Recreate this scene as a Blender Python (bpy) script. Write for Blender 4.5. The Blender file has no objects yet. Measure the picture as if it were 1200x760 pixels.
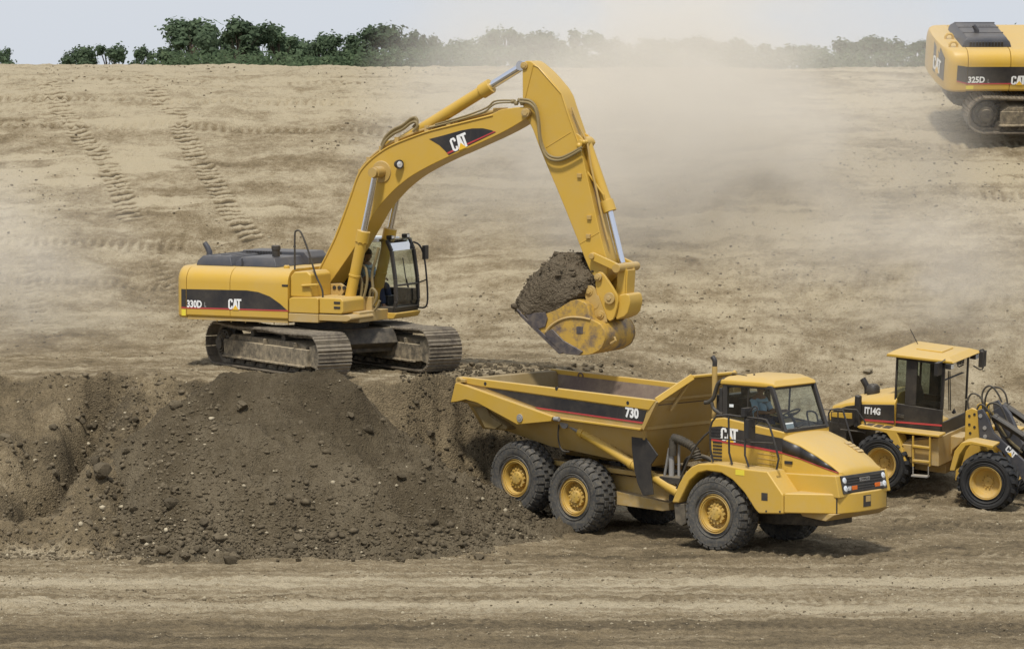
import bpy, bmesh, math, random
import numpy as np
from mathutils import Matrix, Vector, noise as mnoise

random.seed(7)
rng = np.random.default_rng(11)
SC = bpy.context.scene
COL = SC.collection
R = math.radians
PI = math.pi

# ---------------------------------------------------------------- camera
CAM_H, FPX, PITCH = 11.3, 4800.0, math.atan(370 / 4800.0)
cam_d = bpy.data.cameras.new("camera")
cam = bpy.data.objects.new("camera", cam_d)
COL.objects.link(cam)
cam.location = (0, 0, CAM_H)
cam.rotation_euler = (PI / 2 - PITCH, 0, 0)
cam_d.sensor_width = 36
cam_d.lens = 36 * FPX / 1200
cam_d.clip_start = 1
cam_d.clip_end = 9000
SC.camera = cam

# ---------------------------------------------------------------- survey helpers
_F = Vector((0, math.cos(PITCH), -math.sin(PITCH)))
_U = Vector((0, math.sin(PITCH), math.cos(PITCH)))


def ray(px, py):
    return Vector((0, 0, CAM_H)), _F + Vector((1, 0, 0)) * ((px - 600) / FPX) + _U * ((380 - py) / FPX)


class Frame:
    """A machine's own axes: x forward, y left, z up, metres."""

    def __init__(s, loc, heading, pitch=0.0, roll=0.0):
        s.M = (Matrix.Translation(Vector(loc)) @ Matrix.Rotation(-R(heading), 4, 'Z')
               @ Matrix.Rotation(-R(pitch), 4, 'Y') @ Matrix.Rotation(R(roll), 4, 'X'))
        s.I = s.M.inverted()

    def at(s, px, py, ax='y', val=0.0):
        """survey a point of the photograph onto one plane of this machine"""
        o, d = ray(px, py)
        o = s.I @ o
        d = s.I.to_3x3() @ d
        k = 'xyz'.index(ax)
        return o + d * ((val - o[k]) / d[k])

    def xz(s, pts, y):
        return [(p.x, p.z) for p in (s.at(a, b, 'y', y) for a, b in pts)]


def world_at(px, py, ax, val):
    o, d = ray(px, py)
    k = 'xyz'.index(ax)
    return o + d * ((val - o[k]) / d[k])


# ---------------------------------------------------------------- object helpers
WM = {}


def thing(name, label, cat, M=None, group=None, kind=None):
    o = bpy.data.objects.new(name, None)
    o.empty_display_size = 0.3
    COL.objects.link(o)
    tag(o, label, cat, group, kind)
    M = M or Matrix()
    o.matrix_basis = M
    WM[o] = M.copy()
    return o


def tag(o, label=None, cat=None, group=None, kind=None):
    if label: o['label'] = label
    if cat: o['category'] = cat
    if group: o['group'] = group
    if kind: o['kind'] = kind
    return o


def V(*a):
    return Vector(a)


class MB:
    """collects shapes and links them as one mesh object"""

    def __init__(s):
        s.v = []; s.f = []; s.m = []; s.mi = 0

    def add(s, vs, fs):
        n = len(s.v)
        s.v += [tuple(p) for p in vs]
        s.f += [tuple(n + i for i in f) for f in fs]
        s.m += [s.mi] * len(fs)
        return s

    def mat(s, i):
        s.mi = i
        return s

    def hexa(s, p):  # 8 corners: bottom loop, top loop
        return s.add(p, [(3, 2, 1, 0), (4, 5, 6, 7), (0, 1, 5, 4), (1, 2, 6, 5), (2, 3, 7, 6), (3, 0, 4, 7)])

    def box(s, x0, x1, y0, y1, z0, z1):
        return s.hexa([(x0, y0, z0), (x1, y0, z0), (x1, y1, z0), (x0, y1, z0),
                       (x0, y0, z1), (x1, y0, z1), (x1, y1, z1), (x0, y1, z1)])

    def bar(s, a, b, w, h, up=(0, 0, 1)):
        a, b = V(*a), V(*b)
        d = (b - a).normalized()
        up = V(*up)
        sd = d.cross(up)
        if sd.length < 1e-4: sd = d.cross(V(0, 1, 0))
        sd.normalize()
        u = sd.cross(d)
        sd *= w / 2; u *= h / 2
        return s.hexa([a - sd - u, a + sd - u, b + sd - u, b - sd - u, a - sd + u, a + sd + u, b + sd + u, b - sd + u])

    def prism(s, pts, y0, y1, ax='y'):
        """polygon (two coordinates) pushed along the third axis"""
        n = len(pts)
        ar = sum(pts[i][0] * pts[(i + 1) % n][1] - pts[(i + 1) % n][0] * pts[i][1] for i in range(n))
        if ar < 0: pts = pts[::-1]
        mk = {'y': lambda a, b, t: (a, t, b), 'x': lambda a, b, t: (t, a, b), 'z': lambda a, b, t: (a, b, t)}[ax]
        vs = [mk(a, b, y0) for a, b in pts] + [mk(a, b, y1) for a, b in pts]
        fl = [tuple(range(n)), tuple(range(2 * n - 1, n - 1, -1))]
        sd = [(i + n, (i + 1) % n + n, (i + 1) % n, i) for i in range(n)]
        if ax != 'y':
            fl = [f[::-1] for f in fl]; sd = [f[::-1] for f in sd]
        if y1 < y0:
            fl = [f[::-1] for f in fl]; sd = [f[::-1] for f in sd]
        return s.add(vs, fl + sd)

    def loft(s, rings, caps=True, closed=True):
        n = len(rings[0])
        vs = [p for r in rings for p in r]
        fs = []
        for i in range(len(rings) - 1):
            for j in range(n if closed else n - 1):
                k = (j + 1) % n
                fs.append((i * n + j, i * n + k, (i + 1) * n + k, (i + 1) * n + j))
        if caps:
            fs.append(tuple(range(n - 1, -1, -1)))
            b = (len(rings) - 1) * n
            fs.append(tuple(range(b, b + n)))
        return s.add(vs, fs)

    def tube(s, pts, r, seg=8, caps=True):
        pts = [V(*p) for p in pts]
        rr = r if isinstance(r, (list, tuple)) else [r] * len(pts)
        rings = []
        prev = None
        for i, p in enumerate(pts):
            d = (pts[min(i + 1, len(pts) - 1)] - pts[max(i - 1, 0)]).normalized()
            if prev is None:
                a = V(0, 0, 1) if abs(d.z) < .9 else V(1, 0, 0)
                prev = d.cross(a).normalized()
            nrm = (prev - d * prev.dot(d)).normalized()
            prev = nrm
            b = d.cross(nrm)
            rings.append([p + (nrm * math.cos(t) + b * math.sin(t)) * rr[i]
                          for t in [2 * PI * k / seg for k in range(seg)]])
        return s.loft(rings, caps)

    def cyl(s, a, b, r, r2=None, seg=16):
        return s.tube([a, b], [r, r if r2 is None else r2], seg)

    def lathe(s, prof, o, axis, seg=32, closed=False):
        """profile of (radius, distance along axis)"""
        o, ax = V(*o), V(*axis).normalized()
        a = V(0, 0, 1) if abs(ax.z) < .9 else V(1, 0, 0)
        e1 = ax.cross(a).normalized(); e2 = ax.cross(e1)
        n = len(prof)
        vs = []
        for k in range(seg):
            t = 2 * PI * k / seg
            w = e1 * math.cos(t) + e2 * math.sin(t)
            vs += [o + w * r + ax * h for r, h in prof]
        fs = []
        for k in range(seg):
            q = (k + 1) % seg
            for i in range(n if closed else n - 1):
                j = (i + 1) % n
                fs.append((k * n + i, k * n + j, q * n + j, q * n + i))
        return s.add(vs, fs)

    def ball(s, c, r, seg=10, rings=6):
        rx, ry, rz = r if isinstance(r, tuple) else (r, r, r)
        c = V(*c)
        rs = []
        for i in range(1, rings):
            a = PI * i / rings
            rs.append([c + V(rx * math.sin(a) * math.cos(t), ry * math.sin(a) * math.sin(t), -rz * math.cos(a))
                       for t in [2 * PI * k / seg for k in range(seg)]])
        return s.loft(rs)

    def pieces(s):
        """the connected pieces of the shape, each as a collector of its own"""
        par = list(range(len(s.v)))

        def find(i):
            while par[i] != i:
                par[i] = par[par[i]]; i = par[i]
            return i
        for f in s.f:
            r0 = find(f[0])
            for i in f[1:]: par[find(i)] = r0
        out = {}
        for f, m in zip(s.f, s.m):
            k = find(f[0])
            b, mp = out.setdefault(k, (MB(), {}))
            g = []
            for i in f:
                if i not in mp: mp[i] = len(b.v); b.v.append(s.v[i])
                g.append(mp[i])
            b.f.append(tuple(g)); b.m.append(m)
        return [b for b, _ in out.values()]

    def build_each(s, name, *a, **k):
        return [b.build(name, *a, **k) for b in s.pieces()]

    def build(s, name, mats, parent=None, F=None, bevel=0.0, seg=2, smooth=35, label=None, normals=True):
        me = bpy.data.meshes.new(name)
        me.from_pydata(s.v, [], s.f)
        if not isinstance(mats, (list, tuple)): mats = [mats]
        for m in mats: me.materials.append(m)
        if len(mats) > 1: me.polygons.foreach_set('material_index', s.m)
        if normals:
            bm = bmesh.new(); bm.from_mesh(me)
            bmesh.ops.recalc_face_normals(bm, faces=bm.faces)
            bm.to_mesh(me); bm.free()
        me.polygons.foreach_set('use_smooth', [True] * len(me.polygons))
        me.set_sharp_from_angle(angle=R(smooth))
        o = bpy.data.objects.new(name, me)
        COL.objects.link(o)
        W = F.M if F else (WM[parent] if parent else Matrix())
        WM[o] = W.copy()
        if parent:
            o.parent = parent
            o.matrix_basis = WM[parent].inverted() @ W
        else:
            o.matrix_basis = W
        if bevel:
            b = o.modifiers.new('bevel', 'BEVEL')
            b.width = bevel; b.segments = seg; b.limit_method = 'ANGLE'; b.angle_limit = R(32)
            b.harden_normals = True
        if label: o['label'] = label
        return o


def smooth_path(pts, n=6):
    """Catmull-Rom through the points"""
    P = [V(*p) for p in pts]
    P = [P[0] * 2 - P[1]] + P + [P[-1] * 2 - P[-2]]
    out = []
    for i in range(1, len(P) - 2):
        for k in range(n):
            t = k / n
            a, b, c, d = P[i - 1:i + 3]
            out.append(0.5 * ((2 * b) + (c - a) * t + (2 * a - 5 * b + 4 * c - d) * t * t + (3 * b - a - 3 * c + d) * t ** 3))
    out.append(P[-2])
    return out


# lettering ------------------------------------------------------
_txt = {}


def letters(txt, bold=0.036):
    """flat outline mesh of a word: vertices (0..1 in height), faces, width"""
    k = (txt, bold)
    if k in _txt: return _txt[k]
    cu = bpy.data.curves.new('t', 'FONT')
    cu.body = txt; cu.offset = bold; cu.resolution_u = 3; cu.fill_mode = 'FRONT'
    o = bpy.data.objects.new('t', cu)
    COL.objects.link(o)
    dg = bpy.context.evaluated_depsgraph_get(); dg.update()
    me = bpy.data.meshes.new_from_object(o.evaluated_get(dg))
    vs = [v.co.copy() for v in me.vertices]; fs = [tuple(p.vertices) for p in me.polygons]
    bpy.data.objects.remove(o); bpy.data.meshes.remove(me); bpy.data.curves.remove(cu)
    x0 = min(v.x for v in vs); x1 = max(v.x for v in vs); y0 = min(v.y for v in vs); y1 = max(v.y for v in vs)
    vs = [((v.x - x0) / (x1 - x0), (v.y - y0) / (y1 - y0)) for v in vs]
    _txt[k] = (vs, fs)
    return _txt[k]


def word(mb, txt, o, ex, ez, bold=0.036):
    """letters from corner o; ex spans the width, ez the height"""
    vs, fs = letters(txt, bold)
    o, ex, ez = V(*o), V(*ex), V(*ez)
    mb.add([o + ex * a + ez * b for a, b in vs], fs)
    return mb


def cat_logo(name, o, ex, ez, nrm, parent, F):
    """the three white letters with the yellow triangle in front"""
    o, ex, ez, nrm = V(*o), V(*ex), V(*ez), V(*nrm)
    mb = MB()
    P = lambda a, b, k=0: o + ex * a + ez * b + nrm * k
    def poly(pts): mb.add([P(a, b) for a, b in pts], [tuple(range(len(pts)))])
    # C
    c = [(.34, .66), (.34, .84), (.28, .97), (.1, .97), (0, .84), (0, .14), (.1, .0), (.26, 0), (.33, .1), (.33, .32), (.22, .32),
         (.22, .2), (.19, .15), (.15, .15), (.12, .2), (.12, .78), (.15, .83), (.2, .83), (.22, .78), (.22, .66)]
    poly(c)
    poly([(.33, .0), (.46, 1.0), (.62, 1.0), (.74, .0), (.62, .0), (.60, .2), (.48, .2), (.455, 0)])
    poly([(.60, 1.0), (1.0, 1.0), (1.0, .82), (.87, .82), (.87, 0), (.74, 0), (.74, .82), (.60, .82)])
    mb.mat(1)
    mb.add([P(.31, -.05, .004), (P(.80, -.05, .004)), P(.555, .42, .004)], [(0, 1, 2)])
    return mb.build(name, [M['white'], M['logo_yellow']], parent, F, normals=False)

# ---------------------------------------------------------------- materials
M = {}


class NT:
    def __init__(s, name):
        s.m = bpy.data.materials.new(name); s.m.use_nodes = True
        s.t = s.m.node_tree; s.t.nodes.clear()
        s.out = s.n('ShaderNodeOutputMaterial')

    def n(s, typ, **kw):
        nd = s.t.nodes.new(typ)
        for k, v in kw.items():
            if k.startswith('_'):
                setattr(nd, k[1:], v)
            else:
                nd.inputs[k.replace('__', ' ')].default_value = v
        return nd

    def l(s, a, b): s.t.links.new(a, b)

    def noise(s, scale, detail=4, rough=.6, vec=None, dist=0.0, mapscale=None):
        nd = s.n('ShaderNodeTexNoise', Scale=scale, Detail=detail, Roughness=rough, Distortion=dist)
        if vec is None: vec = s.obj()
        if mapscale:
            mp = s.n('ShaderNodeMapping'); mp.inputs['Scale'].default_value = mapscale
            s.l(vec, mp.inputs[0]); vec = mp.outputs[0]
        s.l(vec, nd.inputs['Vector'])
        return nd.outputs['Fac']

    def obj(s):
        if not hasattr(s, '_tc'): s._tc = s.n('ShaderNodeTexCoord')
        return s._tc.outputs['Object']

    def ramp(s, fac, *stops):
        nd = s.n('ShaderNodeValToRGB')
        el = nd.color_ramp.elements
        while len(el) < len(stops): el.new(.5)
        for e, (p, c) in zip(el, stops):
            e.position = p
            e.color = (c, c, c, 1) if not isinstance(c, tuple) else (*c, 1)
        s.l(fac, nd.inputs[0])
        return nd.outputs[0]

    def mix(s, fac, a, b, typ='MIX'):
        nd = s.n('ShaderNodeMix', _data_type='RGBA', _blend_type=typ)
        for i, x in ((0, fac), (6, a), (7, b)):
            if hasattr(x, 'links'): s.l(x, nd.inputs[i])
            elif isinstance(x, tuple): nd.inputs[i].default_value = (*x, 1)
            else: nd.inputs[i].default_value = x
        return nd.outputs[2]

    def math(s, op, a, b=0.0, c=0.0):
        nd = s.n('ShaderNodeMath', _operation=op)
        for i, x in enumerate((a, b, c)):
            if hasattr(x, 'links'): s.l(x, nd.inputs[i])
            else: nd.inputs[i].default_value = x
        return nd.outputs[0]

    def bump(s, h, strength=.3, dist=.02, prev=None):
        nd = s.n('ShaderNodeBump', Strength=strength, Distance=dist)
        s.l(h, nd.inputs['Height'])
        if prev: s.l(prev, nd.inputs['Normal'])
        return nd.outputs[0]

    def bsdf(s, col, rough=.5, spec=.5, metal=0.0, nrm=None, coat=0.0):
        b = s.n('ShaderNodeBsdfPrincipled')
        for k, x in (('Base Color', col), ('Roughness', rough), ('Specular IOR Level', spec), ('Metallic', metal), ('Coat Weight', coat)):
            if hasattr(x, 'links'): s.l(x, b.inputs[k])
            elif isinstance(x, tuple): b.inputs[k].default_value = (*x, 1)
            else: b.inputs[k].default_value = x
        if nrm: s.l(nrm, b.inputs['Normal'])
        s.l(b.outputs[0], s.out.inputs[0])
        return b


DUST_SHEEN = (.44, .36, .24)


def paint(name, col, rough=.42, dust=.35, spec=.45, top=.35, coat=0.0):
    """machine paint with settled dust: blotches everywhere, more near the ground; ledges paled by dust and a painted highlight"""
    t = NT(name)
    w = t.n('ShaderNodeNewGeometry')
    n1 = t.noise(1.3, 5, .65)
    n2 = t.noise(9, 5, .7)
    n3 = t.noise(5, 3, .6, mapscale=(3, 3, .35))
    blot = t.math('MULTIPLY', t.ramp(n1, (.35, 0.0), (.75, 1.0)), t.ramp(n2, (.3, .35), (.7, 1.0)))
    strk = t.math('MULTIPLY', t.ramp(n3, (.52, 0.0), (.8, 1.0)), .45)
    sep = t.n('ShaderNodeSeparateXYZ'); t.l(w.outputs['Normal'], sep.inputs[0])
    up = t.math('MULTIPLY', t.ramp(sep.outputs[2], (.45, 0.0), (1.0, 1.0)), top)  # upward faces: settled dust plus a highlight painted into the colour
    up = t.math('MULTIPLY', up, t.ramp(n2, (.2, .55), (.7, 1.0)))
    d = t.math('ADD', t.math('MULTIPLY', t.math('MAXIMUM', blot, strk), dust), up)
    so = t.n('ShaderNodeSeparateXYZ'); t.l(t.obj(), so.inputs[0])
    low = t.ramp(t.math('MULTIPLY', so.outputs[2], .5), (.12, 1.0), (.80, 0.0))      # mud thrown up by wheels and tracks
    mud = t.math('MULTIPLY', low, t.ramp(t.noise(6, 6, .75), (.40, 0.0), (.68, 1.0)))
    d = t.math('ADD', d, t.math('MULTIPLY', mud, dust * 1.3))
    d = t.math('MINIMUM', t.math('ADD', d, dust * .12), .9)
    c = t.mix(d, col, DUST_SHEEN)
    rg = t.math('ADD', t.math('MULTIPLY', d, .45), rough)
    nr = t.bump(t.noise(30, 3, .6), .04, .01)
    t.bsdf(c, rg, spec, 0, nr, coat)
    M[name] = t.m


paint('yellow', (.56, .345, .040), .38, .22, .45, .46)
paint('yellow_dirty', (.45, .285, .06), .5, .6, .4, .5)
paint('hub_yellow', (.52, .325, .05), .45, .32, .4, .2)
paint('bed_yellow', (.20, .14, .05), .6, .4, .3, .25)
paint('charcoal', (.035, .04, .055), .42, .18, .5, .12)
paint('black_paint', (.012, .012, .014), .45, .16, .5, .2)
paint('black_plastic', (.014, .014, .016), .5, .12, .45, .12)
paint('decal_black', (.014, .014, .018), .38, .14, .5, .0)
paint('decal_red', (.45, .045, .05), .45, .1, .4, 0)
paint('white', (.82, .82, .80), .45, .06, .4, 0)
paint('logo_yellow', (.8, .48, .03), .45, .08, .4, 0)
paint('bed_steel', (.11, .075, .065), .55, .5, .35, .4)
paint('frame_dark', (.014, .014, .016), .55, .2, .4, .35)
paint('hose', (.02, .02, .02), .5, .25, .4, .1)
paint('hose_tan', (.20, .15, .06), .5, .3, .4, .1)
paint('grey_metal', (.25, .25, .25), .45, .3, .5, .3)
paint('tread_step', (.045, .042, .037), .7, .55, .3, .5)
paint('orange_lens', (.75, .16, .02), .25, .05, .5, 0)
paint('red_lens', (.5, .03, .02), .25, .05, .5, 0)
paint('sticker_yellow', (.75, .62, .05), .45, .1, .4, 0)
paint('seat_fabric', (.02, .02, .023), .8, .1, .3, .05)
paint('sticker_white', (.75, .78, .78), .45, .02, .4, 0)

t = NT('chrome'); t.bsdf((.75, .76, .8), t.math('ADD', t.math('MULTIPLY', t.noise(12), .15), .14), .5, 1.0); M['chrome'] = t.m
t = NT('lamp_glass'); t.bsdf((.75, .77, .78), .08, .9, .35); M['lamp_glass'] = t.m

t = NT('track_steel')
n1 = t.noise(2.2, 5, .65); n2 = t.noise(14, 5, .7)
c = t.mix(t.ramp(n1, (.35, 0.0), (.7, 1.0)), (.115, .095, .075), (.27, .23, .17))
c = t.mix(t.ramp(n2, (.45, 0.0), (.75, .75)), c, (.33, .28, .20))
t.bsdf(c, .62, .4, .25, t.bump(n2, .25, .01)); M['track_steel'] = t.m

t = NT('bucket_steel')
n1 = t.noise(2.5, 5, .7); n2 = t.noise(11, 5, .7)
c = t.mix(t.ramp(n1, (.47, 0.0), (.66, 1.0)), (.5, .31, .055), (.13, .10, .09))
c = t.mix(t.ramp(n2, (.5, 0.0), (.8, .6)), c, (.2, .155, .11))
t.bsdf(c, .5, .45, .1, t.bump(n2, .1, .01)); M['bucket_steel'] = t.m
t = NT('worn_steel')
n2 = t.noise(6, 5, .7)
t.bsdf(t.mix(t.ramp(n2, (.4, 0.0), (.75, 1.0)), (.085, .075, .08), (.22, .18, .14)), .42, .5, .4, t.bump(n2, .12, .01)); M['worn_steel'] = t.m

t = NT('tyre_rubber')
n1 = t.noise(3, 5, .65); n2 = t.noise(16, 5, .7)
c = t.mix(t.ramp(n1, (.3, 0.0), (.75, 1.0)), (.040, .041, .043), (.10, .096, .088))
c = t.mix(t.ramp(n2, (.42, 0.0), (.8, .75)), c, (.21, .178, .125))
t.bsdf(c, .78, .3, 0, t.bump(n2, .15, .01)); M['tyre_rubber'] = t.m
t = NT('tyre_black')
c = t.mix(t.ramp(n1 := t.noise(3, 5, .65), (.35, 0.0), (.8, 1.0)), (.018, .019, .021), (.045, .043, .04))
c = t.mix(t.ramp(t.noise(14, 5, .7), (.55, 0.0), (.85, .5)), c, (.15, .13, .095))
t.bsdf(c, .7, .35); M['tyre_black'] = t.m


def glass(name, tint, refl=1.0):
    t = NT(name)
    tr = t.n('ShaderNodeBsdfTransparent'); tr.inputs[0].default_value = (*tint, 1)
    gl = t.n('ShaderNodeBsdfGlossy'); gl.inputs['Roughness'].default_value = .03
    df = t.n('ShaderNodeBsdfDiffuse'); df.inputs[0].default_value = (.42, .36, .27, 1)
    fr = t.n('ShaderNodeFresnel'); fr.inputs[0].default_value = 1.5
    m0 = t.n('ShaderNodeMixShader')
    t.l(t.ramp(t.noise(2.0, 4, .7), (.35, .01), (.8, .07)), m0.inputs[0])
    t.l(tr.outputs[0], m0.inputs[1]); t.l(df.outputs[0], m0.inputs[2])
    m1 = t.n('ShaderNodeMixShader')
    t.l(t.math('MULTIPLY', fr.outputs[0], refl), m1.inputs[0])
    t.l(m0.outputs[0], m1.inputs[1]); t.l(gl.outputs[0], m1.inputs[2])
    t.l(m1.outputs[0], t.out.inputs[0])
    M[name] = t.m


glass('glass', (.84, .90, .88))
glass('glass_dark', (.42, .47, .44))


def soil(name, dark, mid, pale, attr=True, pebble=1.0, crust=(.36, .29, .19)):
    """bare earth: tone from the ground survey (dry crust, damp clay, painted shade in cleat grooves), grains, clods and small pale stones"""
    t = NT(name)
    v = t.obj()
    n0 = t.noise(.55, 6, .62, v); n1 = t.noise(3.2, 6, .7, v); n2 = t.noise(11, 6, .75, v)
    if attr:
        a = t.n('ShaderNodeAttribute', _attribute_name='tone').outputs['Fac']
    else:
        a = .5
    n3 = t.noise(30, 5, .8, v)
    f = t.math('ADD', a, t.math('MULTIPLY', t.math('SUBTRACT', n0, .5), .28))
    f = t.math('ADD', f, t.math('MULTIPLY', t.math('SUBTRACT', n1, .5), .45))
    f = t.math('ADD', f, t.math('MULTIPLY', t.math('SUBTRACT', n2, .5), .75))
    f = t.math('ADD', f, t.math('MULTIPLY', t.math('SUBTRACT', n3, .5), .80))
    c = t.ramp(f, (.12, dark), (.5, mid), (.88, pale))
    vo = t.n('ShaderNodeTexVoronoi', Scale=9.0); t.l(v, vo.inputs['Vector'])
    st = t.math('LESS_THAN', vo.outputs['Distance'], t.math('MULTIPLY', t.ramp(n1, (.48, 0.0), (.75, .26)), pebble))
    c = t.mix(t.math('MULTIPLY', st, .55), c, crust)
    vo2 = t.n('ShaderNodeTexVoronoi', Scale=26.0); t.l(v, vo2.inputs['Vector'])
    h = t.math('ADD', t.math('MULTIPLY', n1, 1.0), t.math('MULTIPLY', n2, .7))
    h = t.math('ADD', h, t.math('MULTIPLY', t.math('SUBTRACT', .5, vo2.outputs['Distance']), .5))
    h = t.math('ADD', h, t.math('MULTIPLY', st, .25))
    h = t.math('ADD', h, t.math('MULTIPLY', n3, .35))
    b = t.bump(h, .9, .085)
    t.bsdf(c, .95, .12, 0, b)
    M[name] = t.m


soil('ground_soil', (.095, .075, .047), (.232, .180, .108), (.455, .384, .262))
soil('pile_soil', (.058, .0455, .028), (.102, .080, .049), (.175, .142, .093), True, .35, (.22, .185, .13))
soil('load_soil', (.082, .065, .043), (.14, .112, .076), (.24, .195, .135), False, .3)


def rockmat(name, a, b):
    t = NT(name)
    w = t.n('ShaderNodeObjectInfo')
    n = t.noise(7, 6, .7)
    c = t.mix(t.ramp(n, (.3, 0.0), (.7, 1.0)), a, b)
    hs = t.n('ShaderNodeHueSaturation'); t.l(c, hs.inputs['Color'])
    t.l(t.math('ADD', t.math('MULTIPLY', w.outputs['Random'], .7), .65), hs.inputs['Value'])
    t.bsdf(hs.outputs[0], .95, .12, 0, t.bump(n, .5, .03))
    M[name] = t.m


rockmat('clod', (.066, .053, .034), (.145, .117, .077))
rockmat('stone', (.22, .185, .125), (.40, .345, .245))


def leafmat(name, a, b):
    t = NT(name)
    n = t.noise(1.1, 4, .6)
    g = t.n('ShaderNodeNewGeometry')
    c = t.mix(t.ramp(n, (.3, 0.0), (.7, 1.0)), a, b)
    hs = t.n('ShaderNodeHueSaturation'); t.l(c, hs.inputs['Color'])
    oi = t.n('ShaderNodeObjectInfo')
    t.l(t.math('ADD', t.math('ADD', t.math('MULTIPLY', g.outputs['Random Per Island'], .6), t.math('MULTIPLY', oi.outputs['Random'], .45)), .55), hs.inputs['Value'])
    d = t.n('ShaderNodeBsdfDiffuse'); t.l(hs.outputs[0], d.inputs[0])
    tl = t.n('ShaderNodeBsdfTranslucent'); t.l(hs.outputs[0], tl.inputs[0])
    m = t.n('ShaderNodeMixShader'); m.inputs[0].default_value = .5
    t.l(d.outputs[0], m.inputs[1]); t.l(tl.outputs[0], m.inputs[2]); t.l(m.outputs[0], t.out.inputs[0])
    M[name] = t.m


leafmat('leaf', (.085, .122, .076), (.14, .185, .108))
leafmat('leaf_pale', (.075, .115, .065), (.12, .155, .085))
t = NT('bark'); t.bsdf(t.mix(t.noise(8), (.07, .055, .04), (.14, .11, .085)), .9, .2); M['bark'] = t.m
t = NT('skin'); t.bsdf(t.mix(t.noise(20), (.26, .14, .085), (.32, .18, .11)), .55, .4); M['skin'] = t.m
t = NT('hair'); t.bsdf(t.mix(t.noise(40), (.01, .008, .007), (.03, .022, .016)), .6, .4); M['hair'] = t.m
t = NT('shirt_blue'); t.bsdf(t.mix(t.noise(6), (.30, .45, .58), (.40, .55, .66)), .85, .2); M['shirt_blue'] = t.m
t = NT('trousers'); t.bsdf(t.mix(t.noise(6), (.03, .04, .07), (.05, .06, .1)), .85, .2); M['trousers'] = t.m

# ---------------------------------------------------------------- world, sun
SUN_EL, SUN_AZ = 60.0, 192.0   # azimuth of the sun seen from the site, degrees clockwise from +Y
w = bpy.data.worlds.new("World"); SC.world = w; w.use_nodes = True
nt = w.node_tree; nt.nodes.clear()
sky = nt.nodes.new('ShaderNodeTexSky'); sky.sky_type = 'NISHITA'; sky.sun_disc = False
sky.sun_elevation = R(SUN_EL); sky.sun_rotation = R(SUN_AZ)
sky.air_density = 1.0; sky.dust_density = 1.0; sky.ozone_density = 1.2; sky.altitude = 0
bg = nt.nodes.new('ShaderNodeBackground'); bg.inputs[1].default_value = .10
wo = nt.nodes.new('ShaderNodeOutputWorld')
veil = nt.nodes.new('ShaderNodeMix'); veil.data_type = 'RGBA'; veil.blend_type = 'MIX'   # thin white overcast over the blue
veil.inputs[0].default_value = .82; veil.inputs[7].default_value = (6.2, 6.6, 7.3, 1)
nt.links.new(sky.outputs[0], veil.inputs[6]); nt.links.new(veil.outputs[2], bg.inputs[0]); nt.links.new(bg.outputs[0], wo.inputs[0])
sd = bpy.data.lights.new("sun", 'SUN'); sun = bpy.data.objects.new("sun", sd); COL.objects.link(sun)
sd.energy = 3.0; sd.angle = R(6.0); sd.color = (1.0, .95, .86)
sdir = Vector((math.sin(R(SUN_AZ)) * math.cos(R(SUN_EL)), math.cos(R(SUN_AZ)) * math.cos(R(SUN_EL)), math.sin(R(SUN_EL))))
sun.rotation_euler = sdir.to_track_quat('Z', 'Y').to_euler(); sun.location = sdir * 60 + Vector((0, 90, 0))
SC.view_settings.view_transform = 'Standard'; SC.view_settings.look = 'None'
SC.view_settings.exposure = .22; SC.view_settings.gamma = 1; SC.view_settings.use_curve_mapping = False
SC.cycles.use_denoising = True
SC.cycles.max_bounces = 8; SC.cycles.diffuse_bounces = 3; SC.cycles.transparent_max_bounces = 24
SC.cycles.volume_bounces = 3

# ---------------------------------------------------------------- noise on arrays


def vnoise(x, y, seed=0):
    xi = np.floor(x).astype(np.int64); yi = np.floor(y).astype(np.int64)
    fx = x - xi; fy = y - yi
    fx = fx * fx * fx * (fx * (fx * 6 - 15) + 10); fy = fy * fy * fy * (fy * (fy * 6 - 15) + 10)

    def h(a, b):
        n = (a * 374761393 + b * 668265263 + seed * 1442695041) & 0xffffffff
        n = ((n ^ (n >> 13)) * 1274126177) & 0xffffffff
        n = ((n ^ (n >> 16)) * 2246822519) & 0xffffffff
        return ((n ^ (n >> 15)) & 0xffff) / 65535.0
    a = h(xi, yi); b = h(xi + 1, yi); c = h(xi, yi + 1); d = h(xi + 1, yi + 1)
    return (a * (1 - fx) + b * fx) * (1 - fy) + (c * (1 - fx) + d * fx) * fy - .5


def fbm(x, y, seed=0, oct=5, gain=.5):
    s = np.zeros_like(x, dtype=float); amp = 1.0; f = 1.0
    for i in range(oct):
        s += amp * vnoise(x * f + i * 17.3, y * f - i * 9.1, seed + i * 31); amp *= gain; f *= 2.03
    return s


def sst(a, b, x):
    t = np.clip((x - a) / (b - a), 0, 1)
    return t * t * (3 - 2 * t)


def pl(x, pts):
    return np.interp(x, [p[0] for p in pts], [p[1] for p in pts])


def smooth_pl(x, pts, r=1.2):
    return (pl(x - r, pts) + 2 * pl(x - r * .5, pts) + 2 * pl(x, pts) + 2 * pl(x + r * .5, pts) + pl(x + r, pts)) / 8


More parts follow.
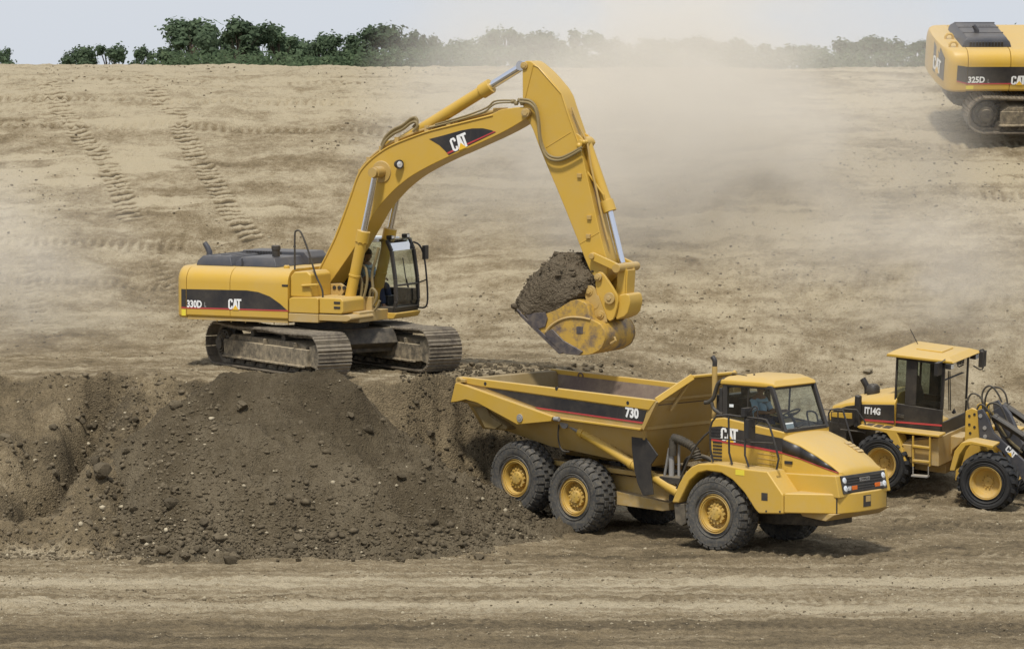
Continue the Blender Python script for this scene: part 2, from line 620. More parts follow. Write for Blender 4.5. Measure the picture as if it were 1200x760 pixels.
FAR = [(128, 8.7), (150, 5.2), (240, 3.0), (600, -14), (1500, -60), (4000, -190), (9000, -500)]
HL = [(60, 3.04), (98, 3.06), (101, 3.85), (108, 6.9), (114, 9.0), (117, 9.5), (120, 9.62), (123, 9.3)] + FAR
HR = [(-9e3, 0), (90.5, 0), (93, .2), (96, 1.1), (104, 5.55), (108, 7.35), (111, 8.2), (115, 9.2), (118.5, 9.62), (122, 9.4)] + FAR
EDGE = [(-60, 96), (-14, 91.9), (-8, 91.1), (-6, 90.4), (-4, 90.3), (-2.6, 90.8), (-1.2, 91.6), (1.5, 94.3), (4, 97), (9, 100), (60, 130)]
RUN = [(-60, 7.4), (-9, 7.0), (-7, 5.2), (-4, 3), (-2, 1.7), (1, 1.5), (5, 2.2), (60, 3)]



def slope_at(px, py):
    """where a line of sight meets the plain graded slope on the left"""
    o, d = ray(px, py)
    t = np.linspace(96, 118.5, 400)
    z = o.z + d.z * t
    h = smooth_pl(o.y + d.y * t, HL) + np.clip(-(o.x + d.x * t) / 14, -.2, 1) * sst(100, 118, d.y * t) * .08
    i = int(np.argmax(z < h)); return o.x + d.x * t[i], o.y + d.y * t[i]


def mark(pts, wd, dp, k=1.0):
    P = [slope_at(*p) for p in pts]
    return [(*a, *b, wd, dp, k) for a, b in zip(P, P[1:])]


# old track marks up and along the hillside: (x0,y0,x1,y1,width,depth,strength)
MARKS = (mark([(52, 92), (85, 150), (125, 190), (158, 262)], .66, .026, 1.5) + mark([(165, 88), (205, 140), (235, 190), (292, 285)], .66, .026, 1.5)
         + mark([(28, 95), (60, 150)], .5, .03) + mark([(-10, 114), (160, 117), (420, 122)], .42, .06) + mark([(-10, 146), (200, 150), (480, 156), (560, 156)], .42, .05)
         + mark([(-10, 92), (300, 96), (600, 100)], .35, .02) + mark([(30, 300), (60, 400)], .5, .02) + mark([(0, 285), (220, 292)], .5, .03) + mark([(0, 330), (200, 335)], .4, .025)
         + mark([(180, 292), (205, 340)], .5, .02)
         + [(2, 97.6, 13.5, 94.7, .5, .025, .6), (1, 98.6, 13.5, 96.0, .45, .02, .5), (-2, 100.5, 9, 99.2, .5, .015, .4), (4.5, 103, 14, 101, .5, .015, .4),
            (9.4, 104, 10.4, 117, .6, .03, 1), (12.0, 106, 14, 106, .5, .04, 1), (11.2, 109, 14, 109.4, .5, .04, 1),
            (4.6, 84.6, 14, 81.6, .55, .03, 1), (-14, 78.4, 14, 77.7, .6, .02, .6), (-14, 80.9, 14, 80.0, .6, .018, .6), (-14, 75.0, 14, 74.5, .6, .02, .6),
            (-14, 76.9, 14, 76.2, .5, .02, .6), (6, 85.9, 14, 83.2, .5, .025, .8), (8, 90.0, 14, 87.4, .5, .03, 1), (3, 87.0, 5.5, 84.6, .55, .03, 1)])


def land(X, Y):
    """height and soil tone of the site (0 damp dark clay, 1 pale dry crust; cleat marks add painted shade)"""
    wob = fbm(X * .35, Y * .35, 3, 3)
    hl = smooth_pl(Y + wob * .5, HL) + np.clip(-X / 14, -.2, 1) * sst(100, 118, Y) * .08
    hr = smooth_pl(Y + wob * .4, HR)
    m = sst(.0, 8.5, X - (Y - 96) * .02)
    ed = pl(X, EDGE) + fbm(X * .8, Y * .15, 5, 4) * .9
    run = pl(X, RUN)
    tt = (Y - (ed - run)) / run
    # eroded scar in the left embankment
    scar = np.exp(-((X + 9.75 + (Y - 88) * -.22 + fbm(X * .7, Y * .7, 9, 3) * .5) / .46) ** 2) * sst(.22, .34, tt) * (1 - sst(.93, 1.02, tt))
    face = np.clip(tt, 0, 1)
    face = np.where(face < 1, face ** (1.0 + .12 * np.clip(run / 7, 0, 1)), 1)
    inside = sst(-.02, .06, tt)
    bench = hl * face
    rough = sst(0, .12, tt) * (1 - sst(1.0, 1.05, tt))
    bench = bench + rough * (fbm(X * 1.1, Y * 1.1, 21, 6, .55) * .42) - scar * 1.05
    bench = bench + rough * sst(-4, -9, X) * fbm(X * 4.5, Y * 4.5, 22, 3, .6) * .14
    z = bench * (1 - m) + hr * m
    far = sst(125, 150, Y) + sst(30, 60, np.abs(X))
    near = 1 - np.clip(far, 0, 1)
    z = z + near * (fbm(X * .5, Y * .5, 41, 4) * .07 + fbm(X * 2.2, Y * 2.6, 43, 5, .6) * (.055 - .03 * sst(97, 101, Y)) + fbm(X * 7, Y * 7, 47, 3, .65) * .04)
    hill = sst(97, 101, Y)
    # scrapes along the slope
    z = z + near * hill * fbm(X * .5, Y * 2.6, 51, 5, .65) * .03
    tone = .58 + hill * .08 + fbm(X * .3, Y * .8, 61, 6, .65) * .20 + fbm(X * .3, Y * 3.0, 62, 5, .7) * .16 + fbm(X * 1.6, Y * 2.4, 66, 5, .7) * .20
    tone = tone + .34 * sst(.16, .42, fbm(X * .18, Y * 1.3, 65, 5, .6)) * sst(99, 106, Y)
    crust = sst(109, 116, Y) * .22 * sst(3, -4, X)
    tone = tone + crust
    # haul road in front: long pale and damp streaks
    road = 1 - sst(82.5, 84.5, Y + fbm(X * .3, Y * .3, 71, 3) * 1.2)
    st = fbm(X * .05 + 4, (Y + X * .05) * 1.5, 73, 5, .62)
    Yw = Y + fbm(X * .05, Y * .2, 72, 2) * 1.0
    st2 = fbm(X * .35, Yw * 7.0, 74, 5, .65)
    gap = sst(-.15, .2, fbm(X * .14, Y * .5, 76, 3))
    tr = .53 + fbm(X * .06 + 4, Yw * 2.4, 73, 5, .6) * .30 + st2 * .16
    tr = tr + .36 * np.exp(-((Yw - 80.3) / .75) ** 2) * (.45 + .55 * gap) + .30 * np.exp(-((Yw - 77.1) / .8) ** 2) * (1.1 - .5 * gap)
    tr = tr - .20 * sst(76.0, 74.6, Yw) * (1 - .5 * gap * sst(74.6, 73.6, Yw)) - .08 * np.exp(-((Yw - 78.7) / .4) ** 2)
    tone = np.where(Y < 90, tone * (1 - road) + road * tr, tone)
    z = z + road * st * .035
    # embankment is damp, freshly cut
    emb = rough * (1 - m)
    tone = tone * (1 - emb) + emb * (.33 - scar * .2 + fbm(X * .9, Y * .9, 81, 5, .6) * .34 + sst(-4, -10, X) * .06)
    # churned soil behind the bench edge and beside the truck
    ch = np.exp(-((tt - 1.12) / .16) ** 2) * (1 - m)
    tone = tone - ch * .12
    yard = (1 - road) * sst(92, 89, Y) * sst(-1, 1.5, X)
    tone = tone - yard * .17
    # cleat marks
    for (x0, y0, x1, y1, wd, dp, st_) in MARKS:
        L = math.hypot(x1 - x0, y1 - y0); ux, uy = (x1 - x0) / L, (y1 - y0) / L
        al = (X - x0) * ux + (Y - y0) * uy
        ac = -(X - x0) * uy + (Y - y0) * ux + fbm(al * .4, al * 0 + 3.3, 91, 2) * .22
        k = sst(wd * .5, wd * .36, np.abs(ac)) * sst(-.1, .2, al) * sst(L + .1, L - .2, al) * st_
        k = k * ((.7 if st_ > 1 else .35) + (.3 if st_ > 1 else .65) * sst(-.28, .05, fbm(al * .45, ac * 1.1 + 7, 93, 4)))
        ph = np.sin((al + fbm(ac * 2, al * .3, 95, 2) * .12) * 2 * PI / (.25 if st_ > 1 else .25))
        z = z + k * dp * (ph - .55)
        tone = tone + k * (.14 * ph - .04) * (2.3 if st_ > 1 else 1)  # groove shading painted into the soil tone, dark hollows and pale ridges
    return z, np.clip(tone, 0, 1)


RIDGE = (-6.35, -4.35, 88.75, 3.44)


def pile_h(X, Y):
    x0, x1, yr, top = RIDGE
    wx = X + fbm(X * .6, Y * .6, 101, 3) * .9
    dx = np.maximum(0, np.maximum(x0 - wx, wx - x1)); dy = np.abs(Y - yr + fbm(X * .5, Y * .5, 103, 3) * .7)
    d = np.sqrt(dx * dx * np.where(wx > x1, .93, 1.35) + dy * dy)
    z = top - d * .735
    foot = np.clip(1 - z / 3.5, 0, 1)
    z = np.where(z < .55, .55 - .62 * (1 - np.exp(-(.55 - z) / .62)) , z)     # the toe spreads out
    z = z + fbm(X * .8, Y * .8, 105, 4) * .16 + fbm(X * 3, Y * 3, 107, 5, .6) * (.07 + .08 * foot) + fbm(X * 9, Y * 9, 109, 3, .65) * (.03 + .05 * foot)
    lump = np.clip(fbm(X * 2.6, Y * 2.6, 117, 2) - .12, 0, 1) * .28 + np.clip(fbm(X * 5.5, Y * 5.5, 119, 2) - .10, 0, 1) * .16 + np.clip(fbm(X * 11, Y * 11, 121, 2) - .08, 0, 1) * .09
    z = z + lump * (.45 + .55 * foot) * sst(-.4, .3, fbm(X * .45, Y * .45, 123, 3))
    # runnels down the flank
    z = z + np.sin((X - x1) * 3.3 + fbm(X, Y, 113, 3) * 5) * .035 * sst(.3, 1.5, d)
    tone = .40 + fbm(X * .5, Y * .5, 115, 5, .6) * .45 + foot * .30 - sst(-4.6, -6.2, X) * .06 * (1 - foot)
    return z - .03 - .22 * np.maximum(0, d - 4.85), np.clip(tone, 0, 1)


def axis(fine0, fine1, step, lo, hi, grow=1.35):
    c = list(np.arange(fine0, fine1 + step / 2, step))
    s = step; x = c[-1]
    while x < hi: s *= grow; x = min(x + s, hi); c.append(x)
    s = step; x = c[0]; b = []
    while x > lo: s *= grow; x = max(x - s, lo); b.append(x)
    return np.array(b[::-1] + c)


def grid_mesh(name, X, Y, Z, tone, mat, keep=None):
    ny, nx = X.shape
    co = np.stack([X, Y, Z], -1).reshape(-1, 3).astype(np.float32)
    i = np.arange(ny * nx).reshape(ny, nx)
    q = np.stack([i[:-1, :-1], i[:-1, 1:], i[1:, 1:], i[1:, :-1]], -1).reshape(-1, 4)
    if keep is not None:
        k = keep.reshape(-1)[q].any(1); q = q[k]
        used = np.unique(q); re = -np.ones(ny * nx, int); re[used] = np.arange(len(used))
        q = re[q]; co = co[used]; tone = tone.reshape(-1)[used]
    me = bpy.data.meshes.new(name)
    me.vertices.add(len(co)); me.vertices.foreach_set('co', co.reshape(-1))
    me.loops.add(len(q) * 4); me.loops.foreach_set('vertex_index', q.reshape(-1).astype(np.int32))
    me.polygons.add(len(q)); me.polygons.foreach_set('loop_start', np.arange(0, len(q) * 4, 4, dtype=np.int32))
    me.update(calc_edges=True)
    a = me.attributes.new('tone', 'FLOAT', 'POINT'); a.data.foreach_set('value', np.ascontiguousarray(tone, dtype=np.float32).reshape(-1))
    me.polygons.foreach_set('use_smooth', np.ones(len(q), bool))
    me.materials.append(mat)
    o = bpy.data.objects.new(name, me); COL.objects.link(o)
    return o


gx = axis(-14.6, 14.6, .065, -5000, 5000); gy = axis(71.5, 120.5, .055, -300, 7000)
GX, GY = np.meshgrid(gx, gy)
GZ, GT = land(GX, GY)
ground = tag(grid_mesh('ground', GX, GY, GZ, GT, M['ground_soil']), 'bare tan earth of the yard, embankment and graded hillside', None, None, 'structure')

px_ = np.arange(-12.5, 3.2, .036); py_ = np.arange(82.2, 92.0, .036)
PX, PY = np.meshgrid(px_, py_)
PZ, PT = pile_h(PX, PY)
LZ, _ = land(PX, PY)
PZ = np.where(PZ < LZ + .005, np.minimum(PZ, LZ - .05), PZ)
pile = grid_mesh('soil_pile', PX, PY, PZ, PT, M['pile_soil'], PZ > LZ)
tag(pile, 'heap of dark brown freshly dug soil spilling down in front of the crawler tracks', 'soil pile')


def gz(x, y):
    a = np.array([[float(x)]]); b = np.array([[float(y)]])
    return max(float(land(a, b)[0][0, 0]), float(pile_h(a, b)[0][0, 0]) if (-12 < x < 3 and 82 < y < 92) else -9e9)

# ---------------------------------------------------------------- clods and stones
def clod_mesh(seed, mat, sub=3, flat=.72):
    bm = bmesh.new(); bmesh.ops.create_icosphere(bm, subdivisions=sub, radius=1)
    o = Vector((seed * 7.1, seed * 3.3, seed * 1.7))
    for v in bm.verts:
        p = v.co.copy()
        n = mnoise.noise(p * .9 + o) * .36 + mnoise.noise(p * 2.3 + o) * .34 + mnoise.noise(p * 5 + o) * .20
        v.co = p * (1 + n)
        for k in range(5):          # a few broken faces
            d = Vector((math.sin(seed * 2.3 + k * 2.1), math.cos(seed * 1.9 + k * 2.6), .5 * math.sin(seed + k)))
            d.normalize()
            e = v.co.dot(d) - .62
            if e > 0: v.co -= d * e * .85
        v.co.z *= flat
    me = bpy.data.meshes.new('clod'); bm.to_mesh(me); bm.free()
    me.materials.append(mat)
    me.polygons.foreach_set('use_smooth', [True] * len(me.polygons)); me.set_sharp_from_angle(angle=R(24))
    return me


CL = [clod_mesh(i, M['clod']) for i in range(7)]
ST = [clod_mesh(20 + i, M['stone'], 3, .6) for i in range(3)]


def put_rock(name, me, x, y, r, label, cat, group=None, sink=.3):
    o = bpy.data.objects.new(name, me); COL.objects.link(o)
    o.location = (x, y, gz(x, y) + r * (.72 - sink) * .6)
    o.rotation_euler = (random.uniform(-.4, .4), random.uniform(-.4, .4), random.uniform(0, 6.28))
    o.scale = (r * random.uniform(.85, 1.2), r * random.uniform(.85, 1.15), r * random.uniform(.8, 1.1))
    tag(o, label, cat, group)
    return o


def ground_hit(px, py):
    """first point of the site under a pixel of the photograph"""
    o, d = ray(px, py)
    t = np.linspace(70, 122, 700)
    x = o.x + d.x * t; y = o.y + d.y * t; z = o.z + d.z * t
    l, _ = land(x[None], y[None]); p, _ = pile_h(x[None], y[None])
    p = np.where((x > -12) & (x < 3) & (y > 82) & (y < 92), p, -99)
    g = np.maximum(l[0], p[0])
    i = int(np.argmax(z < g))
    return float(x[i]), float(y[i])


x, y = ground_hit(119, 557); put_rock('boulder', CL[1], x, y, .27, 'largest dark round clod, half way down the left part of the embankment', 'boulder', None, .1)
x, y = ground_hit(1017, 437); put_rock('stone', ST[0], x, y, .13, 'pale stone lying alone on the slope behind the loader', 'stone')
x, y = ground_hit(561, 655); put_rock('clod', CL[2], x, y, .12, 'single dark clod on the road just right of the soil pile', 'clod')
x, y = ground_hit(595, 660); put_rock('clod', CL[4], x, y, .085, 'small dark clod on the road below the rear wheels of the dump truck', 'clod')
x, y = ground_hit(283, 478); put_rock('clod', CL[3], x, y, .15, 'dark crumbly clod stuck high on the face of the soil pile', 'clod', None, .35)

n = 0
for px, py, r in [(205, 478, .15), (432, 505, .14), (500, 545, .15), (410, 490, .10), (470, 560, .12), (505, 512, .11), (530, 562, .12)]:
    x, y = ground_hit(px, py)
    put_rock('clod', random.choice(CL), x, y, r, 'earth clod on the flank of the soil pile', 'clod', 'clods on the flank of the soil pile', .35)
rs = random.Random(5)

while n < 120:
    px = rs.uniform(190, 640); py = 655 - abs(rs.gauss(0, 17)) + rs.uniform(-2, 5) - max(0, px - 470) * .16
    x, y = ground_hit(px, py)
    r = min(.16, .042 * math.exp(abs(rs.gauss(0, .55))))
    put_rock('clod', rs.choice(CL), x, y, r, 'earth clod at the foot of the soil pile', 'clod', 'clods at the foot of the soil pile', rs.uniform(.2, .5)); n += 1
n = 0
while n < 80:
    py = rs.uniform(490, 662); px = rs.gauss(135 + (py - 560) * .15, 32) if rs.random() < .8 else rs.uniform(0, 215)
    if px < 0: continue
    x, y = ground_hit(px, py)
    r = min(.17, .048 * math.exp(abs(rs.gauss(0, .5))))
    put_rock('clod', rs.choice(CL), x, y, r, 'earth clod on the left part of the embankment', 'clod', 'clods on the left part of the embankment', rs.uniform(.2, .5)); n += 1
n = 0
while n < 26:
    px = rs.uniform(540, 740); py = rs.uniform(428, 438) if rs.random() < .6 else rs.uniform(445, 560)
    if py > 438 and px > 600: continue
    x, y = ground_hit(px, py)
    put_rock('clod', rs.choice(CL), x, y, rs.uniform(.04, .1), 'earth clod on the bench edge behind the dump body', 'clod', 'clods on the bench edge behind the dump body', .3); n += 1


def rubble(name, label, count, where, rmin, rmax, mats, pale=.03):
    """loose fragments nobody could count, as one mesh"""
    bm = bmesh.new(); bmesh.ops.create_icosphere(bm, subdivisions=1, radius=1)
    base = np.array([v.co for v in bm.verts]); tri = np.array([[v.index for v in f.verts] for f in bm.faces]); bm.free()
    xs, ys = where(count)
    l, _ = land(xs[None], ys[None]); p, _ = pile_h(xs[None], ys[None])
    p = np.where((xs > -12) & (xs < 3) & (ys > 82) & (ys < 92), p[0], -99)
    zs = np.maximum(l[0], p)
    n = len(xs)
    r = np.minimum(rmax, rmin * np.exp(np.abs(rng.normal(0, .55, n))))
    jit = 1 + rng.uniform(-.32, .32, (n, len(base)))
    sc = rng.uniform(.7, 1.3, (n, 1, 3)); sc[:, :, 2] *= .75
    vs = base[None] * jit[:, :, None] * sc * r[:, None, None] + np.stack([xs, ys, zs + r * .18], -1)[:, None]
    fs = tri[None] + (np.arange(n) * len(base))[:, None, None]
    me = bpy.data.meshes.new(name)
    co = vs.reshape(-1, 3).astype(np.float32); q = fs.reshape(-1, 3).astype(np.int32)
    me.vertices.add(len(co)); me.vertices.foreach_set('co', co.reshape(-1))
    me.loops.add(len(q) * 3); me.loops.foreach_set('vertex_index', q.reshape(-1))
    me.polygons.add(len(q)); me.polygons.foreach_set('loop_start', np.arange(0, len(q) * 3, 3, dtype=np.int32))
    me.update(calc_edges=True)
    for m in mats: me.materials.append(m)
    me.polygons.foreach_set('material_index', np.repeat((rng.random(n) > 1 - pale).astype(np.int32), len(tri)))
    o = bpy.data.objects.new(name, me); COL.objects.link(o)
    return tag(o, label, None, None, 'stuff')


def w_pile(n):
    a = rng.uniform(-.2, PI + .2, n); k = np.abs(rng.normal(0, .9, n))
    t = rng.uniform(0, 1, n)
    x = np.where(t < .5, rng.uniform(-8, -3.6, n), -4.35 + np.cos(a * .5) * (5.2 - k))
    y = np.where(t < .5, 88.75 - 4.9 + k, 88.75 - np.sin(a * .5) * (5.2 - k))
    s = rng.random(n) < .14
    x = np.where(s, rng.uniform(-9, 0, n), x); y = np.where(s, rng.uniform(84, 88.6, n), y)
    return x, y


def w_left(n):
    x = rng.uniform(-13.5, -6.3, n); y = rng.uniform(83.6, 91.5, n)
    k = fbm(x * .6, y * .6, 131, 4) + .1 - .16 * np.abs(x + 8.6)
    ok = (k > rng.uniform(-.5, .2, n)) | (y < 85.2)
    return x[ok], y[ok]


def w_right(n):
    x = rng.uniform(-2.5, 2.0, n); y = rng.uniform(88.5, 94.6, n)
    return x, y


def w_yard(n):
    x = rng.uniform(-12, 13, n); y = rng.uniform(73, 97, n)
    k = fbm(x * .4, y * .8, 141, 4)
    ok = (k > rng.uniform(-.3, .6, n)) & ((x > .5) | (y < 85))
    return x[ok], y[ok]


def w_hill(n):
    x = rng.uniform(-13.5, 14, n); y = rng.uniform(93, 119, n)
    k = fbm(x * .3, y * .3, 151, 4)
    ok = k > rng.uniform(-.2, .7, n)
    return x[ok], y[ok]


rubble('loose_soil', 'loose crumbs and lumps of earth on the soil pile', 5200, w_pile, .018, .11, [M['clod'], M['stone']])
rubble('embankment_rubble', 'loose lumps of earth on the left part of the embankment', 3800, w_left, .022, .08, [M['clod'], M['stone']])
rubble('bench_rubble', 'loose lumps of earth on the bench edge behind the dump truck', 1600, w_right, .02, .08, [M['clod'], M['clod']])
rubble('yard_gravel', 'fine gravel and crumbs lying on the yard and road', 22000, w_yard, .010, .040, [M['clod'], M['stone']], .45)
rubble('hillside_gravel', 'fine gravel and crumbs lying on the graded hillside', 20000, w_hill, .013, .040, [M['clod'], M['stone']], .5)

# ---------------------------------------------------------------- trees beyond the crest


def tree_meshes(seed, h, cw, pale=False):
    """tapered trunk with limbs, and a crown of leaf clumps hung on the limb ends"""
    r = random.Random(seed)
    mb = MB()
    th = h * .32
    top = V(r.uniform(-.15, .15) * cw * .3, r.uniform(-.1, .1), h * .9)
    sp = smooth_path([(0, 0, -.6), (r.uniform(-.1, .1), 0, th), (r.uniform(-.2, .2), r.uniform(-.2, .2), h * .62), top], 4)
    mb.tube(sp, [.17 * h / 7 * (1 - .85 * i / (len(sp) - 1)) + .012 for i in range(len(sp))], 7)
    cz, rz, rh = h * .56, h * .46, cw * .5
    lobes = []
    ph0, ph1 = r.uniform(0, 6), r.uniform(0, 6)
    for k in range(r.randint(48, 58)):
        zz = r.uniform(-1, 1); a = r.uniform(0, 2 * PI)
        env = (1 - abs(zz) ** 2.6) ** .5 * (1 + .22 * math.sin(2 * a + ph0) + .15 * math.sin(3 * a + ph1 + zz * 3))
        q = rh * env * r.uniform(.25, 1) ** .5
        lobes.append((V(math.cos(a) * q, math.sin(a) * q, cz + zz * rz + .25 * rz * (env - 1) + r.gauss(0, .1)), cw * r.uniform(.075, .165)))
    for c, _ in lobes:                       # a limb runs out to every clump
        f = min(.95, max(.25, (c.z - h * .18) / (h * .95)))
        b = sp[int(f * (len(sp) - 1))]
        mb.tube([b, b.lerp(c, .5) + V(0, 0, .08), c], [.045, .028, .010], 5)
    lv = []; lf = []
    for c, s in lobes:
        for q in range(int(150 * (s / .45) ** 1.6) + 30):
            d = V(r.gauss(0, 1), r.gauss(0, 1), r.gauss(.25, 1)).normalized()
            p = c + V(d.x, d.y, d.z * .85) * s * (r.uniform(.5, 1.15) if r.random() < .85 else r.uniform(1.1, 1.6))
            nrm = (d + V(r.uniform(-.7, .7), r.uniform(-.7, .7), r.uniform(-.3, .9))).normalized()
            u = nrm.cross(V(r.uniform(-1, 1), r.uniform(-1, 1), r.uniform(-1, 1))).normalized()
            w_ = nrm.cross(u)
            l = r.uniform(.07, .15); wd = l * r.uniform(.5, .8)
            n = len(lv)
            lv += [p - u * l, p + w_ * wd + u * l * .1, p + u * l, p - w_ * wd + u * l * .1]
            lf.append((n, n + 1, n + 2, n + 3))
    me = bpy.data.meshes.new('crown'); me.from_pydata([tuple(v) for v in lv], [], lf)
    me.materials.append(M['leaf_pale' if pale else 'leaf'])
    return mb, me


TV = []
for i in range(6):
    mb, me = tree_meshes(40 + i, 7.0, 3.3 if i != 5 else 2.6, False)
    TV.append((mb, me))
TV_tr = [None] * 6
TREES = [  # photo x of the trunk, photo y of the top, half width px, distance, kind
    (3, 53, 17, 232, 1), (93, 50, 25, 236, 0), (126, 47, 26, 231, 2), (171, 50, 17, 224, 3), (222, 16, 40, 208, 0), (284, 16, 30, 205, 5),
    (327, 27, 28, 207, 1), (372, 36, 25, 209, 3), (405, 33, 30, 207, 2), (446, 25, 34, 205, 4), (488, 32, 19, 204, 5), (522, 50, 24, 202, 1),
    (547, 41, 27, 206, 0), (592, 27, 32, 208, 2), (633, 33, 28, 210, 4), (677, 32, 32, 212, 1), (722, 41, 32, 214, 3), (768, 40, 32, 216, 0),
    (818, 37, 36, 218, 2), (862, 41, 27, 219, 5), (905, 48, 32, 221, 1), (950, 50, 32, 222, 4), (994, 41, 27, 223, 3), (1031, 38, 32, 224, 0),
    (1071, 41, 30, 226, 2), (1100, 47, 26, 227, 4), (1184, 26, 18, 205, 1), (255, 34, 22, 213, 3), (345, 50, 24, 214, 4), (575, 52, 24, 215, 3),
    (655, 50, 26, 218, 0), (350, 38, 26, 211, 0), (245, 30, 24, 211, 1), (305, 30, 24, 210, 2), (468, 38, 24, 208, 3), (505, 44, 22, 207, 0), (568, 42, 24, 210, 1), (612, 38, 24, 212, 5), (425, 48, 26, 214, 5), (200, 52, 22, 214, 4), (745, 55, 26, 221, 2), (885, 56, 26, 225, 5), (973, 56, 24, 228, 1)]
TL = {0: 'single pale tree top at the far left end of the skyline', 3: 'small rounded tree left of the tallest tree on the skyline',
      4: 'tall broad green tree, first of the two tallest on the skyline', 5: 'tall airy tree with open pale top right of the tallest broad tree',
      9: 'broad dark tree rising highest above the excavator boom cylinder', 26: 'tree top peeking out above the engine hood of the far excavator'}
TG1 = 'clear green trees along the left skyline'; TG2 = 'dust veiled trees along the right skyline'
TGL = {TG1: 'dense green tree in the row along the left skyline', TG2: 'dusty green tree veiled by haze along the right skyline'}
for i, (tx, ty, hw, D, k) in enumerate(TREES):
    X = (tx - 600) / FPX * D
    base = float(land(np.array([[X]]), np.array([[float(D)]]))[0][0, 0])
    topz = CAM_H - (ty - 10) / FPX * D
    h = max(2.5, topz - base)
    s = h / 7.15; sw = hw * 2 / FPX * D / (3.3 if k != 5 else 2.6) * 1.2
    Mx = Matrix.Translation((X, D, base))
    g = TG1 if tx < 600 else TG2
    t_ = thing('broadleaf_tree', TL.get(i, TGL[g]), 'tree', Mx, None if i in TL else g)
    rot = Matrix.Rotation(i * 2.399, 4, 'Z')
    S = Matrix.Diagonal((sw, sw, s, 1)) @ rot
    if TV_tr[k] is None:
        o = TV[k][0].build('trunk', M['bark'], t_); TV_tr[k] = o.data
    else:
        o = bpy.data.objects.new('trunk', TV_tr[k]); COL.objects.link(o); o.parent = t_
    o.matrix_basis = S
    c = bpy.data.objects.new('crown', TV[k][1]); COL.objects.link(c); c.parent = t_; c.matrix_basis = S
# low scrub that closes the row
x0 = np.linspace(60, 1110, 90)
lv = []; lf = []
r = random.Random(3)
for tx in x0:
    if 190 < tx < 1110:
        D = r.uniform(196, 203) if tx > 180 else 230
        X = (tx - 600) / FPX * D
        base = float(land(np.array([[X]]), np.array([[D]]))[0][0, 0])
        hh = CAM_H - (r.uniform(56, 68) - 10) / FPX * D - base
        for q in range(260):
            p = V(X + r.gauss(0, .55), D + r.gauss(0, .5), base + hh * (.45 + .55 * r.random() ** .6) + r.gauss(0, .1))
            u = V(r.uniform(-1, 1), r.uniform(-1, 1), r.uniform(-.6, .6)).normalized()
            w_ = u.cross(V(r.uniform(-1, 1), r.uniform(-1, 1), 1)).normalized(); l = r.uniform(.09, .16); wd = l * .6
            n = len(lv); lv += [p - u * l, p + w_ * wd, p + u * l, p - w_ * wd]; lf.append((n, n + 1, n + 2, n + 3))
me = bpy.data.meshes.new('undergrowth'); me.from_pydata([tuple(v) for v in lv], [], lf); me.materials.append(M['leaf_pale'])
ug = bpy.data.objects.new('undergrowth', me); COL.objects.link(ug)
tag(ug, 'low green scrub closing the row of trees beyond the crest', None, None, 'stuff')

# ---------------------------------------------------------------- drifting dust


def dust(name, label, c, rad, dens, seed, sharp=1.3, squash=(1, 1, 1)):
    bm = bmesh.new(); bmesh.ops.create_icosphere(bm, subdivisions=3, radius=1)
    me = bpy.data.meshes.new(name); bm.to_mesh(me); bm.free()
    o = bpy.data.objects.new(name, me); COL.objects.link(o)
    o.location = c; o.scale = rad
    t = NT(name)
    tc = t.obj()
    ln = t.n('ShaderNodeVectorMath', _operation='LENGTH'); t.l(tc, ln.inputs[0])
    fall = t.math('POWER', t.math('MAXIMUM', t.math('SUBTRACT', 1.0, ln.outputs['Value']), 0.0), sharp)
    mp = t.n('ShaderNodeMapping'); mp.inputs['Scale'].default_value = squash; mp.inputs['Location'].default_value = (seed, seed * .7, 0)
    t.l(tc, mp.inputs[0])
    nz = t.noise(1.9, 6, .62, mp.outputs[0], .8)
    k = t.ramp(nz, (.37, 0.0), (.66, 1.0))
    k = t.math('ADD', t.math('MULTIPLY', k, .9), .10)
    v = t.n('ShaderNodeVolumePrincipled')
    v.inputs['Color'].default_value = (.965, .92, .84, 1); v.inputs['Anisotropy'].default_value = .0
    t.l(t.math('MULTIPLY', t.math('MULTIPLY', fall, k), dens), v.inputs['Density'])
    t.l(v.outputs[0], t.out.inputs['Volume'])
    t.m.volume_intersection_method = 'FAST' if hasattr(t.m, 'volume_intersection_method') else t.m.volume_intersection_method
    me.materials.append(t.m)
    return tag(o, label, None, None, 'stuff')


SC.cycles.volume_step_rate = 4.0
SC.cycles.volume_max_steps = 96
dust('dust_cloud', 'pale dust cloud drifting up the hillside behind the excavator arm', (4.2, 107.0, 7.6), (9.0, 6.8, 7.4), 1.15, 1.0)
dust('dust_cloud', 'thin dust spreading over the right part of the hillside behind the loader', (10.2, 101.5, 4.6), (5.6, 5.0, 3.2), .42, 9.0)
dust('dust_cloud', 'low dust trailing over the bench at the left edge behind the excavator', (-13.4, 99.5, 4.6), (5.6, 4.4, 3.8), .45, 5.0)

